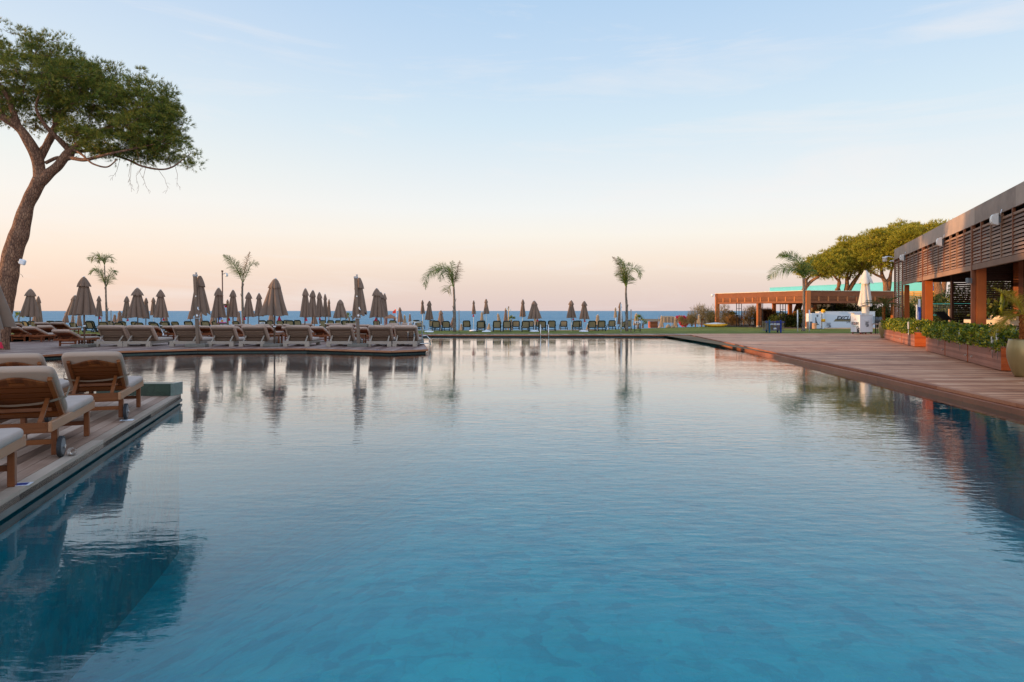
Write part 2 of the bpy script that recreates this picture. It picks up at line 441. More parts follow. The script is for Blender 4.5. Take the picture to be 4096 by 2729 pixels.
# pool basin
def floor_z(x, y):  # depths invented: deeper sides and far end darken the water
    s_ = lambda a, b, v: (lambda q: q * q * (3 - 2 * q))(min(1, max(0, (v - a) / (b - a))))
    return -.95 - 1.2 * (1 - s_(-5.0, -.6, x)) - .95 * (1 - (1 - .8 * s_(4.0, 14, y)) * (1 - .75 * s_(2.0, 8.5, x)))
fl = MB(); nx, ny = 100, 120; vs = [(-26 + 40 * i / nx, -6 + 50 * (j / ny), 0) for j in range(ny + 1) for i in range(nx + 1)]; vs = [(a, b, floor_z(a, b)) for a, b, _ in vs]
fl.add(vs, [[j * (nx + 1) + i, j * (nx + 1) + i + 1, (j + 1) * (nx + 1) + i + 1, (j + 1) * (nx + 1) + i] for j in range(ny) for i in range(nx)], True)
struct(fl, 'pool_floor', FLOOR_M)
wat = struct(MB().prism([(-26, -6), (13.5, -6), (13.5, 43.4), (-26, 43.4)], -3.7, WZ), 'pool_water', WATER_M)

# ------------------------------------------------------------------ decks
def clip(poly, a, c):
    """keep the side a.x <= c"""
    out = []; n = len(poly)
    for i in range(n):
        p, q = poly[i], poly[(i + 1) % n]
        dp = a[0] * p[0] + a[1] * p[1] - c; dq = a[0] * q[0] + a[1] * q[1] - c
        if dp <= 0: out.append(p)
        if (dp < 0 and dq > 0) or (dp > 0 and dq < 0):
            s = dp / (dp - dq); out.append((p[0] + (q[0] - p[0]) * s, p[1] + (q[1] - p[1]) * s))
    return out
def deck(name, poly, ang, w, mat, z=0.0, gap=.008, th=.03, seg=3.6, seed=1):
    """boards laid along angle ang (radians from +X)"""
    rr = random.Random(seed); u = (math.cos(ang), math.sin(ang)); v = (-u[1], u[0])
    mb = MB(); vv = [p[0] * v[0] + p[1] * v[1] for p in poly]; uu = [p[0] * u[0] + p[1] * u[1] for p in poly]
    k0 = int(math.floor(min(vv) / w)); k1 = int(math.ceil(max(vv) / w))
    for k in range(k0, k1):
        s = clip(clip(poly, v, (k + 1) * w - gap), (-v[0], -v[1]), -(k * w))
        if len(s) < 3: continue
        us = [p[0] * u[0] + p[1] * u[1] for p in s]
        a = min(us) - rr.random() * seg
        while a < max(us):
            L = seg * (.8 + .4 * rr.random())
            q = clip(clip(s, u, a + L - gap * .6), (-u[0], -u[1]), -a)
            if len(q) >= 3:
                ar = 0
                for i in range(len(q)): ar += q[i][0] * q[(i + 1) % len(q)][1] - q[(i + 1) % len(q)][0] * q[i][1]
                if abs(ar) > 1e-4:
                    if ar < 0: q = q[::-1]
                    mb.prism(q, z - th, z - rr.random() * .0015)
            a += L
    struct(mb, name, mat)
# near-left deck
A = G(708, 1585); B0 = G(0, 2008); e = (B0 - A).normalized()
Bq = A + e * 14
nl = [(A.x, A.y), (A.x - .36 * e.x * -1 * 0, A.y + .0)]
near_ang = math.atan2(-e.y, -e.x)
edge = lambda off, y: None
nrm = Vector((-e.y, e.x, 0));  nrm = nrm if nrm.x < 0 else -nrm     # points inland (left)
A2 = A - e * .36
near_poly = [(A2.x, A2.y), (-24, A2.y), (-24, Bq.y), (Bq.x, Bq.y)]
inn = .13
deck('near_deck', [(A2.x + nrm.x * inn - .0, A2.y + nrm.y * inn), (-24, A2.y), (-24, Bq.y), (Bq.x + nrm.x * inn, Bq.y + nrm.y * inn)], near_ang, .142, DECK_NEAR, seed=2)
struct(MB().prism(near_poly, -.10, -.034), 'near_deck_base', DARKGAP)
# edge board and stone rim
mb = MB(); pos = 0
L = (Bq - A2).length
while pos < L:
    l = min(2.3, L - pos); a = A2 + e * pos; c = A2 + e * (pos + l - .006)
    mb.prism([(a.x, a.y), (a.x + nrm.x * .124, a.y + nrm.y * .124), (c.x + nrm.x * .124, c.y + nrm.y * .124), (c.x, c.y)][::-1], -.085, .002)
    pos += l
struct(mb, 'near_deck_edging', TRIM_GREY)
RIM_M = M_plain('stone_rim', (104, 100, 94), .5, var=.25, scale=3)
o1 = -.022
mb = MB(); mb.prism([(A2.x + nrm.x * o1, A2.y + nrm.y * o1), (A2.x + nrm.x * .3, A2.y + nrm.y * .3), (Bq.x + nrm.x * .3, Bq.y + nrm.y * .3), (Bq.x + nrm.x * o1, Bq.y + nrm.y * o1)][::-1], -.135, -.0865)
struct(mb, 'near_pool_rim', RIM_M)
mb = MB(); mb.prism([(p[0] + (.0 if p[0] < -20 else nrm.x * .02), p[1] + (.0 if p[0] < -20 else nrm.y * .02)) for p in [near_poly[0], near_poly[1], near_poly[2], near_poly[3]]][::-1], -.27, -.13)
struct(mb, 'near_pool_wall', WALLT_M)
nw = [(p[0] + (.0 if p[0] < -20 else nrm.x * .03), p[1] + (.0 if p[0] < -20 else nrm.y * .03)) for p in near_poly][::-1]
struct(MB().prism(nw, -3.6, -.271), 'near_pool_lower_wall', LWALL_M)

# island deck (joins the far terrace on the left)
ip = [G(1710, 1398), G(1564, 1404), G(1223, 1394.5), G(788, 1396), G(478, 1405), G(300, 1413), G(185, 1419.5), G(0, 1428)]
isl = [(p.x, p.y) for p in ip]
isl = isl + [(-24, isl[-1][1] - 1.5), (-24, 44), (-60, 44), (-60, 45.3 - 3), (-6.2, 44.8), (-4.35, 33.0)]
deck('island_deck', isl, R(90), .14, DECK_ISL, seed=3, gap=.012)
def shrink(poly, k):
    out = []; n = len(poly); ar = sum(poly[i][0] * poly[(i + 1) % n][1] - poly[(i + 1) % n][0] * poly[i][1] for i in range(n)); sg = 1 if ar > 0 else -1
    for i in range(n):
        p0, p, p2 = Vector(poly[i - 1]), Vector(poly[i]), Vector(poly[(i + 1) % n])
        e1 = (p - p0).normalized(); e2 = (p2 - p).normalized()
        n1 = Vector((-e1.y, e1.x)) * sg; n2 = Vector((-e2.y, e2.x)) * sg
        bb = (n1 + n2); bb = bb / max(.3, bb.dot(n1)) 
        q = p + bb * k; out.append((q.x, q.y))
    return out
struct(MB().prism(shrink(isl, .05), -.12, -.034), 'island_deck_base', DARKGAP)
mb = MB()
fr_ = [(isl[-1]), *isl[:8]]
for i in range(len(fr_) - 1):
    a, c = Vector((*fr_[i], 0)), Vector((*fr_[i + 1], 0)); dd = (c - a); L = dd.length; dd.normalize()
    nn_ = Vector((dd.y, -dd.x, 0)); k = max(1, int(L / 2.8))
    for j in range(k):
        p = a + dd * (L * j / k + .003); q = a + dd * (L * (j + 1) / k - .003)
        if nn_.dot(Vector((8, -14, 0)) ) < 0: nn_ = -nn_
        mb.prism([(p.x, p.y), (q.x, q.y), (q.x + nn_.x * .03, q.y + nn_.y * .03), (p.x + nn_.x * .03, p.y + nn_.y * .03)], -.06, .004)
struct(mb, 'island_deck_edging', TRIM)
struct(MB().prism(shrink(isl, .08), -.33, -.121), 'island_wall', WALLT_M)
struct(MB().prism(shrink(isl, .09), -3.6, -.331), 'island_lower_wall', LWALL_M)

# far terrace strip and right terrace
fe = G(2755, 1340); yf = fe.y
rp = [(fe.x + .1, fe.y), (G(3500, 1498).x + .17, G(3500, 1498).y), (G(4096, 1640).x + .19, G(4096, 1640).y)]; fe = Vector((fe.x + .1, fe.y, 0))
dirx = (rp[2][0] - rp[0][0]) / (rp[2][1] - rp[0][1]); rp.append((rp[0][0] + dirx * (-4 - rp[0][1]), -4))
right_poly = [rp[3], rp[1], (fe.x, fe.y), (fe.x, 47.0), (70, 47.9), (70, -4)]
rin = .16
deck('right_deck', [(rp[3][0] + rin, -4), (rp[1][0] + rin, rp[1][1]), (fe.x + rin, fe.y), (fe.x + rin, 44.9), (44, 47.2), (44, -4)], 0.0, .145, DECK_R, seed=4, seg=4.2)
deck('far_terrace', [(-7.6, yf + rin), (fe.x + rin - .004, yf + rin), (fe.x + rin - .004, 44.9), (-7.6, 44.3)], R(90), .2, DECK_ISL, seed=5, gap=.02)
struct(MB().prism([(rp[3][0] + .04, -4), (rp[1][0] + .04, rp[1][1]), (fe.x + .04, fe.y + .06), (fe.x + .04, 44.7), (43.9, 47.0), (43.9, -4)][::-1], -.10, -.034), 'right_deck_base', DARKGAP)
struct(MB().prism([(-7.5, yf + .06), (fe.x + .03, yf + .06), (fe.x + .03, 44.6), (-7.5, 44.2)], -.10, -.034), 'far_terrace_base', DARKGAP)
mb = MB()
def edging(mb, a, c, w, z0, z1, seg=2.6, side=1, gap=.006):
    a, c = Vector(a), Vector(c); d = c - a; L = d.length; d.normalize(); n = Vector((-d.y, d.x)) * side; k = max(1, round(L / seg))
    for j in range(k):
        p = a + d * (L * j / k); q = a + d * (L * (j + 1) / k - gap)
        pl = [(p.x, p.y), (q.x, q.y), (q.x + n.x * w, q.y + n.y * w), (p.x + n.x * w, p.y + n.y * w)]
        mb.prism(pl if side > 0 else pl[::-1], z0, z1)
edging(mb, rp[3], rp[1], .152, -.06, .001, side=-1); edging(mb, rp[1], (fe.x, fe.y), .152, -.06, .001, side=-1)
struct(mb, 'right_deck_edging', TRIM)
mb = MB(); edging(mb, (-7.6, yf), (fe.x, yf), .152, -.075, .001, side=1)
struct(mb, 'far_terrace_edging', TRIM)
# lower rim board beside the overflow gap on the right bank
mb = MB()
o = -.12
edging(mb, (rp[3][0] + o, -4), (rp[1][0] + o, rp[1][1]), .13, -.22, -.067, side=-1, seg=1.9); edging(mb, (rp[1][0] + o, rp[1][1]), (fe.x + o, fe.y), .13, -.22, -.067, side=-1, seg=1.9)
struct(mb, 'pool_rim_board', TRIM)
pw_ = lambda o: [(rp[3][0] - o, -4), (rp[1][0] - o, rp[1][1]), (fe.x - o, yf + .12 - o), (-26, yf + .12 - o), (-26, 46.4), (20, 46.4), (20, -4)][::-1]
struct(MB().prism(pw_(.10), -.30, -.128), 'pool_wall', WALLT_M)
struct(MB().prism(pw_(.09), -3.6, -.301), 'pool_lower_wall', LWALL_M)
# raised green stone overflow block at the end of the near deck
w0 = XX(380, 12.0); w1 = XX(684, 12.0); hgt = .215
blk = thing('stone_block', 'low dark green stone overflow block at the tip of the near left deck', 'stone block', ((w0 + w1) / 2, A.y + .16, 0))
mb = MB(); hw = (w1 - w0) / 2
mb.box((-hw, -.14, 0), (hw - .02, .14, hgt), bev=.004); mb.build('body', BLOCK_M, blk)
mb = MB(); mb.box((hw - .018, -.15, 0.001), (hw + .03, .2, hgt + .006), bev=.003); mb.build('end_slab', M_plain('slate_slab', (104, 118, 112), .35, var=.2), blk)
# ------------------------------------------------------------------ furniture materials
TAUPE = M_plain('umbrella_cloth', (124, 100, 85), .85, var=.07, scale=5, spec=.15, bump=.0006, bscale=240, sheen=.2, vary=.12)
TAUPE2 = M_plain('umbrella_cloth_sunlit', (150, 130, 106), .85, var=.07, scale=5, spec=.15)  # lighter copy of the taupe cloth with sunlight mixed into its colour
CREAM = M_plain('cream_canvas', (206, 196, 184), .85, var=.05, scale=4, spec=.15)
POLE_T = M_plain('taupe_metal', (112, 92, 78), .5, .0, var=.05)
WHITE = M_plain('white_paint', (214, 216, 220), .4, var=.04)
WHITE_P = M_plain('white_plastic', (222, 224, 230), .35, var=.03)
ALU = M_plain('brushed_aluminium', (190, 194, 200), .3, .8, var=.06)
GALV = M_plain('galvanised_fitting', (158, 158, 162), .5, .2, var=.08)
CHROME = M_plain('stainless_steel', (206, 206, 208), .16, 1.0, var=.03)
REDT = M_plain('red_tag_plastic', (190, 24, 62), .45, var=.06)
CUSH = M_plain('cushion_taupe', (182, 154, 138), .9, var=.05, scale=6, spec=.12, bump=.0005, bscale=300, sheen=.2, vary=.08)
CUSH_N = M_plain('cushion_beige', (166, 142, 126), .9, var=.06, scale=4, spec=.12, bump=.0012, bscale=45, sheen=.2)
SEATC = M_plain('seat_cushion', (178, 160, 150), .9, var=.05, scale=5, spec=.12, bump=.001, bscale=45)
STRAP = M_plain('strap_webbing', (158, 140, 124), .8, var=.1, scale=30)
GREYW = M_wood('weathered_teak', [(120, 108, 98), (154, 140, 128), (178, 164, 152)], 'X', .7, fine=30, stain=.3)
GREYB = M_wood('weathered_teak_dark', [(84, 66, 54), (112, 90, 76), (136, 114, 98)], 'X', .7, fine=30, stain=.3)  # darker brown wood of the backrest slats
TEAK = M_wood('teak', [(76, 38, 16), (108, 58, 26), (136, 80, 40)], 'X', .42, fine=26, spec=.4, stain=.3)
TEAK_F = M_wood('teak_faded', [(120, 76, 50), (148, 100, 68), (170, 124, 92)], 'Y', .5, fine=26, spec=.35, stain=.5)
TEAK_D = M_wood('teak_dark', [(92, 46, 26), (122, 64, 34), (146, 82, 48)], 'X', .5, fine=24, stain=.3)
RUBBER = M_plain('dark_rubber', (40, 42, 46), .7, var=.1)
WHEELG = M_plain('grey_wheel', (104, 104, 106), .5, var=.08)
GREENP = M_plain('dark_green_plastic', (8, 34, 38), .35, var=.1)
MESHB = M_plain('beige_mesh', (164, 146, 116), .8, var=.08, scale=20)
BASEC = M_plain('concrete_base', (112, 106, 98), .8, var=.12, scale=10, bump=.002)

def canopy_mesh(mb, z0, z1, Rt, Rb, nf, seed, tw=.25, hem=.035, depth=.58, n=80, m=14, roundtop=False, cap=False, sq=1.0):
    """folded cloth hanging round a pole: nf lobes with narrow valleys"""
    rr = random.Random(seed); ph = rr.random() * 6.28
    am = [1 + rr.uniform(-.14, .14) for _ in range(nf)]; hm = [rr.uniform(-1, 1) for _ in range(nf)]
    sk = [rr.uniform(-.12, .12) for _ in range(nf)]
    vs = []
    for i in range(m + 1):
        t_ = i / m
        for k in range(n):
            a = 2 * math.pi * k / n
            u = (a / (2 * math.pi) * nf) % nf; li = int(u); fu = u - li
            fu2 = min(1, max(0, fu + sk[li] * math.sin(math.pi * fu)))
            lobe = abs(math.sin(math.pi * fu2)) ** .42
            dp = depth * (.35 + .65 * t_) if not cap else depth * (t_ ** .8)
            if roundtop: base = Rt + (Rb - Rt) * math.sin(t_ * math.pi / 2) ** .62 * (.55 + .45 * t_)
            else: base = Rt + (Rb - Rt) * t_ ** .95
            r = base * (1 - dp + dp * lobe) * (1 + (am[li] - 1) * t_ * lobe)
            z = z0 + (z1 - z0) * t_
            if i >= m - 1: z += (hm[li] * hem * .6 + hem * (.5 - lobe) * .9) * (1 if i == m else .5)
            aa = a + ph + tw * t_ * (1 if seed % 2 else -1)
            vs.append((r * math.cos(aa), r * math.sin(aa), z))
    fs = [[i * n + k, i * n + (k + 1) % n, (i + 1) * n + (k + 1) % n, (i + 1) * n + k] for i in range(m) for k in range(n)]
    mb.add(vs, fs, True)
    if cap:
        o = len(mb.v); mb.add([(0, 0, z0 + .004)], []); b = o - len(vs)
        for k in range(n): mb.f.append([o, b + (k + 1) % n, b + k]); mb.sm.append(True)

def umbrella(x, yt, yb, hw, d, label, group, g=0.0, white=False, base=None, collar=None, tag_=False, seed=0, mat=None, lean=0.0, nf=8, name='closed_parasol'):
    X = XX(x, d); zt = ZZ(yt, d) - g; zb = ZZ(yb, d) - g; Rb = hw / F * d
    r = thing(name, label, 'parasol', (X, d, g), 0, group)
    lr = random.Random(seed * 7 + 1); r.rotation_euler = (lr.uniform(-.012, .012), lean + lr.uniform(-.022, .022), lr.uniform(0, 6.28) * 0)
    mt = mat or TAUPE; h = zt - zb
    mb = MB(); canopy_mesh(mb, zt - h * .13, zb, Rb * .30, Rb, nf, seed, hem=min(.05, h * .04)); mb.build('canopy', mt, r)
    mb = MB(); canopy_mesh(mb, zt, zt - h * .25, Rb * .10, Rb * (.60 if Rb / h < .36 else .47), nf, seed, tw=.0, hem=.03, depth=.22, m=8, roundtop=True, cap=True); mb.build('top_cap', mt, r)
    pr = .034 if not white else .022
    mb = MB(); mb.tube([(0, 0, 0), (0, 0, zt - .06)], pr, 10); mb.build('pole', WHITE if white else POLE_T, r)
    mb = MB(); mb.lathe([(.002, zt + .035), (.05, zt + .03), (.06, zt + .008), (.0, zt + .006)], n=12); mb.build('finial', WHITE_P, r)
    if base == 'block':
        mb = MB(); mb.box((-.36, -.36, 0), (.36, .36, .125), bev=.015); mb.build('base', BASEC, r)
    elif base == 'disc':
        mb = MB(); mb.lathe([(0, .10), (.1, .10), (.3, .07), (.34, .02), (.34, 0)], n=24); mb.build('base', WHITE_P, r)
    if collar is not None:
        zc = ZZ(collar, d) - g
        mb = MB(); mb.lathe([(pr + .001, zc + .035), (pr + .022, zc + .035), (pr + .026, zc - .02), (pr + .001, zc - .025)], n=14); mb.build('collar', WHITE_P, r)
    if tag_:
        mb = MB(); zz = zb - .02; s = .085
        ox = tag_ * Rb * .5
        mb.bar((ox, -Rb * .35, zz + .1), (ox, -Rb * .35, zz - .02), .008, .008)
        mb.add([(ox - s * .2, -Rb * .35, zz), (ox + s * .2, -Rb * .35, zz), (ox + s * 1.0, -Rb * .35, zz - .2), (ox - s * .9, -Rb * .35, zz - .2),
                (ox - s * .2, -Rb * .35 + .01, zz), (ox + s * .2, -Rb * .35 + .01, zz), (ox + s * 1.0, -Rb * .35 + .01, zz - .2), (ox - s * .9, -Rb * .35 + .01, zz - .2)],
               [[0, 3, 2, 1], [4, 5, 6, 7], [0, 1, 5, 4], [2, 3, 7, 6], [1, 2, 6, 5], [3, 0, 4, 7]])
        mb.build('tag', REDT, r)
    return r

GD = 'closed taupe parasols over the island terrace'
GL = 'closed taupe parasols on the lawn'
GB = 'closed parasols down on the beach'
seed = 0
# x, ytop, ybottom, half width px, distance, label, extra
deckU = [
 (-66, 1012, 1311, 112, 16.0, 'huge cropped taupe parasol skirt at the left edge in front of the pine trunk', dict(tag_=0)),
 (120, 1157, 1266, 36, 40.5, 'wide closed taupe parasol just right of the leaning pine trunk', dict(collar=1304)),
 (153, 1186, 1288, 17, 52, 'slim closed taupe parasol tucked behind the one right of the pine trunk', dict(tag_=1)),
 (338, 1109, 1258, 45, 28.3, 'large closed taupe parasol standing on a grey block left of the palm with two crowns', dict(base='block', collar=1305)),
 (394, 1185, 1264, 15, 47, 'small closed taupe parasol directly left of the palm with two crowns', dict(tag_=1)),
 (504, 1186, 1272, 19, 47, 'closed taupe parasol standing fourth right of the palm with two crowns' if 0 else 'closed taupe parasol right of the palm with two crowns, partly behind a wider one', dict(white=True, tag_=1)),
 (552, 1153, 1270, 37, 41, 'wide closed taupe parasol midway between the two crowned palm and the left cantilever parasol', dict(collar=1307)),
 (583, 1192, 1274, 15, 50, 'narrow closed taupe parasol peeping out right behind a wide one', dict()),
 (615, 1191, 1260, 15, 50, 'narrow closed parasol on a white pole left of a taller taupe one', dict(white=True)),
 (646, 1160, 1269, 27, 41.5, 'tall closed taupe parasol with white collar, nearest left of the left cantilever parasol' , dict(collar=1303, tag_=1)),
 (873, 1153, 1269, 31, 37.5, 'closed taupe parasol between the left cantilever parasol and the notice board', dict(collar=1306)),
 (932, 1161, 1268, 25, 38.5, 'closed taupe parasol directly right of the notice board', dict(collar=1302, tag_=-1)),
 (991, 1170, 1266, 23, 41.5, 'closed taupe parasol in front of the ragged palm stem', dict(collar=1299, tag_=-1)),
 (1035, 1174, 1265, 19, 43.5, 'slender closed taupe parasol between the ragged palm and the largest centre parasol', dict()),
 (1097, 1116, 1261, 55, 28.7, 'largest closed taupe parasol, flared wide with orange streaks, centre of the front row', dict(base='block', collar=1307, tag_=.9)),
 (1219, 1155, 1269, 24, 38.5, 'front parasol of the overlapping cluster of five closed parasols', dict(collar=1307, tag_=.6)),
 (1249, 1162, 1267, 23, 42, 'second parasol from the left in the overlapping cluster of five', dict(collar=1301)),
 (1280, 1170, 1267, 20, 45, 'middle parasol of the overlapping cluster of five with a red tag', dict(collar=1298, tag_=.2)),
 (1303, 1177, 1267, 13, 47, 'fourth parasol of the overlapping cluster of five, warm toned top', dict(collar=1295)),
 (1315, 1197, 1267, 10, 54, 'last narrow parasol at the right end of the overlapping cluster of five', dict()),
 (1363, 1200, 1271, 34, 46.5, 'half opened cone shaped parasol on a white pole left of the right cantilever parasol', dict(white=True)),
 (1509, 1155, 1268, 32, 38.5, 'broad closed parasol with sunlit left side, right of the right cantilever parasol', dict(collar=1303, tag_=-.2)),
 (1525, 1170, 1266, 24, 41, 'closed parasol squeezed behind the broad sunlit one', dict(collar=1299)),
 (1536, 1175, 1265, 16, 44, 'rearmost parasol whose right edge shows beside the broad sunlit one', dict(white=True)),
]
for i, (x, yt, yb, hw, d, lb, kw) in enumerate(deckU):
    umbrella(x, yt, yb, hw, d, lb, GD, seed=11 + i, **kw)
lawnU = [
 (300, 1182, 1260, 32, 50, 'flared parasol on a white pole half hidden behind the large one on a grey block', dict(white=True)),
 (1692, 1201, 1255, 10, 50, 'slim closed parasol on a thin white pole, first right of the island', dict(white=True)),
 (1716, 1204, 1279, 17, 48.5, 'closed parasol on a white pole beside the slim one right of the island', dict(white=True, base='disc')),
 (1895, 1202, 1256, 9, 51, 'slim closed parasol on a tall white pole right of the leaning frond palm', dict(white=True, base='disc', tag_=-.3)),
 (1946, 1196, 1255, 12, 49, 'closed parasol on a white pole with a round white base between green loungers', dict(white=True, base='disc')),
 (2089, 1198, 1266, 13, 50, 'straight closed parasol with sunlit peak left of the widest lawn parasol', dict(white=True)),
 (2137, 1204, 1274, 28, 49.5, 'widest flared closed parasol on the lawn behind the far pool ladder', dict(white=True, base='disc', tag_=.9)),
 (2286, 1202, 1270, 19, 50.5, 'left one of two matching closed parasols on the open lawn with red tag', dict(white=True, tag_=.7)),
 (2335, 1205, 1276, 21, 49.5, 'right one of two matching closed parasols on the open lawn', dict(white=True, base='disc', tag_=.2)),
 (2481, 1210, 1297, 12, 50, 'long narrow closed parasol just left of the palm with a drooping frond', dict(white=True)),
]
for i, (x, yt, yb, hw, d, lb, kw) in enumerate(lawnU):
    umbrella(x, yt, yb, hw, d, lb, GL, seed=60 + i, **kw)
beachU = [
 (45, 1250, 1282, 9, 62, 'small low closed parasol left of the yellow green fan palm', {}),
 (254, 1247, 1290, 12, 62, 'small closed parasol against the sea with one sunlit edge, far left', dict(lean=R(6))),
 (292, 1261, 1300, 9, 64, 'small low parasol just left of the large one on a grey block', {}),
 (316, 1258, 1305, 12, 62, 'low closed parasol seen under the large one on a grey block', {}),
 (140, 1256, 1290, 15, 60, 'low closed parasol under the wide one right of the pine trunk', {}),
 (457, 1258, 1290, 10, 64, 'small low parasol beside a thin post right of the two crowned palm', {}),
 (479, 1244, 1296, 13, 60, 'low closed parasol against the sea, second right of the two crowned palm', {}),
 (663, 1246, 1296, 9, 62, 'low closed parasol half behind the tall white collared one', {}),
 (763, 1244, 1276, 12, 60, 'low closed parasol left behind the left cantilever parasol', {}),
 (803, 1250, 1300, 9, 60, 'low closed parasol right behind the left cantilever parasol', {}),
 (843, 1246, 1300, 12, 60, 'low leaning parasol left of the notice board', dict(lean=R(5))),
 (908, 1199, 1240, 10, 52, 'domed parasol top showing above the notice board', {}),
 (957, 1246, 1296, 11, 60, 'low parasol right of the notice board between two collared ones', {}),
 (1087, 1246, 1300, 17, 60, 'low parasol under the largest centre parasol', {}),
 (1258, 1256, 1296, 14, 60, 'low parasol under the overlapping cluster of five', {}),
 (1430, 1256, 1292, 10, 60, 'low parasol behind the right cantilever parasol', {}),
 (1604, 1229, 1289, 11, 58, 'tallest of three closed parasols right of the red flag', dict(lean=R(-2))),
 (1620, 1260, 1296, 8, 66, 'smallest orange tinted of the three parasols right of the red flag', dict(mat='b')),
 (1641, 1256, 1296, 8, 64, 'right one of the three closed parasols right of the red flag', {}),
 (1763, 1242, 1300, 16, 58, 'closed parasol left of the leaning frond palm behind a green lounger', {}),
 (1792, 1262, 1308, 12, 60, 'leaning low parasol touching the leaning frond palm trunk', dict(lean=R(14))),
 (1846, 1296, 1322, 8, 66, 'tiny orange parasol low beside the post right of the leaning frond palm', dict(mat='b')),
 (1926, 1247, 1296, 9, 62, 'sunlit orange parasol without pole behind a green lounger', dict(mat='b')),
 (1956, 1295, 1318, 9, 70, 'tiny orange parasol low on the beach behind a white based parasol', dict(mat='b')),
 (2021, 1231, 1284, 9, 60, 'closed parasol left of the lamp post with two floodlights', {}),
 (2009, 1253, 1296, 10, 66, 'sunlit orange leaning parasol beside the lamp post with two floodlights', dict(mat='b', lean=R(-8))),
 (2143, 1266, 1300, 10, 66, 'orange lit low parasol under the widest lawn parasol', dict(mat='b')),
 (2389, 1259, 1300, 13, 62, 'orange sunlit parasol between green loungers, left of the long narrow one', dict(mat='b')),
 (2463, 1230, 1270, 7, 58, 'narrow orange sunlit parasol on a pole left of the long narrow one', dict(mat='b', white=True)),
 (2353, 1296, 1318, 9, 66, 'tiny orange parasol beside the right matching lawn parasol', dict(mat='b')),
 (2545, 1254, 1300, 14, 60, 'orange sunlit parasol behind the folding menu stand', dict(mat='b', white=True)),
 (2646, 1264, 1308, 10, 64, 'sunlit parasol left of the cream canopy', dict(mat='b')),
 (2701, 1271, 1309, 11, 64, 'sunlit parasol right in front of the cream canopy', dict(mat='b')),
 (2797, 1260, 1293, 9, 62, 'striped looking sunlit parasol on a cream post before feathery bushes', dict(mat='b', white=True)),
]
for i, (x, yt, yb, hw, d, lb, kw) in enumerate(beachU):
    kw = dict(kw)
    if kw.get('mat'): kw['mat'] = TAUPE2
    g = -1.3 if d >= 60 else -.5
    if x > 2480: g = -.05
    if x == 908: g = 0
    umbrella(x, yt, yb, hw, d, lb, GB, g=g, seed=90 + i, **kw)

# cantilever parasols
def cantilever(x, yt, yb, xl, xr, ybase, label, seed):
    d = H * F / (ybase - YH); X = XX(x, d); zt = ZZ(yt, d)
    r = thing('cantilever_parasol', label, 'parasol', (X, d, 0), 0, 'folded cantilever parasols')
    px = d / F; tipx = -12 * px
    mb = MB(); mb.bar((0, 0, .1), (tipx, 0, zt - .12), .12, .11, up=(0, 1, 0)); mb.build('mast', POLE_T, r)
    mb = MB(); mb.box((-.42, -.3, 0), (.42, .3, .13), bev=.012); mb.build('base', BASEC, r)
    mb = MB(); mb.box((tipx - .08, -.065, zt - .14), (tipx + .09, .065, zt - .05), bev=.01); mb.tube([(tipx + .03, 0, zt - .06), (tipx + .06, 0, zt + .0)], .025, 8)
    mb.box((tipx + .01, -.035, zt - .02), (tipx + .08, .035, zt + .03), bev=.008); mb.build('hinge', GALV, r)
    cx = ((xl + xr) / 2 - x) * px - .05; hw = (xr - xl) / 2 * px
    mb = MB(); n0 = 0
    zb = ZZ(yb, d)
    canopy_mesh(mb, zt - .28, zb + .12, hw * .34, hw * 1.02, 7, seed, tw=.3, hem=.24, depth=.50, n=98, m=16)
    mb.v = [(v[0] + cx + (tipx + .05 - cx) * max(0, (v[2] - zb) / (zt - zb)) * .9, v[1] * .8 + .24, v[2]) for v in mb.v]
    mb.build('canopy', TAUPE, r)
    mb = MB(); canopy_mesh(mb, zt - .10, zt - .55, hw * .12, hw * .62, 4, seed + 1, tw=0, hem=.06, depth=.3, m=8, roundtop=True, cap=True)
    mb.v = [(v[0] + tipx + .10, v[1] * .8 + .22, v[2]) for v in mb.v]; mb.build('top_cap', TAUPE, r)
    z1 = ZZ(1262, d); 
    mb = MB(); mb.box((-.09, -.075, z1 - .14), (.09, -.045, z1 + .10), bev=.01); mb.build('bracket', POLE_T, r)
    mb = MB(); mb.tube([(0, -.05, z1), (0, -.09, z1)], .045, 12, smooth=False); mb.build('knob', WHITE_P, r)
    z2 = z1 - .12
    mb = MB(); mb.tube([(-.13, -.07, z2 + .05), (-.12, -.09, z2), (.12, -.09, z2), (.13, -.07, z2 + .06)], .013, 8); mb.build('handle', ALU, r)
    z3 = z1 + .28
    mb = MB(); mb.tube([(.03, -.06, z3 + .06), (.05, -.12, z3), (.10, -.13, z3 - .06)], .022, 8); mb.build('crank', WHITE_P, r)
    for zz in (z1 + .8,):
        mb = MB(); mb.tube([(tipx * .5, -.04, zz), (tipx * .5, -.07, zz)], .03, 10, smooth=False); mb.build('bolt', ALU, r)
    mb = MB(); mb.tube([(-.10, -.03, z2), (-.12, -.03, z2 - .4)], .008, 6); mb.build('cord', WHITE_P, r)
cantilever(792, 1093, 1264, 758, 832, 1388, 'left folded cantilever parasol with bent white topped mast behind the third grey lounger', 201)
cantilever(1435, 1101, 1271, 1408, 1471, 1387, 'right folded cantilever parasol with white topped mast beside the two end grey loungers', 204)

# ------------------------------------------------------------------ loungers
def cushion(mb, w, L, th, M, b=.03, seg=1):
    mb.box((-w / 2, 0, 0), (w / 2, L, th), M, bev=b)

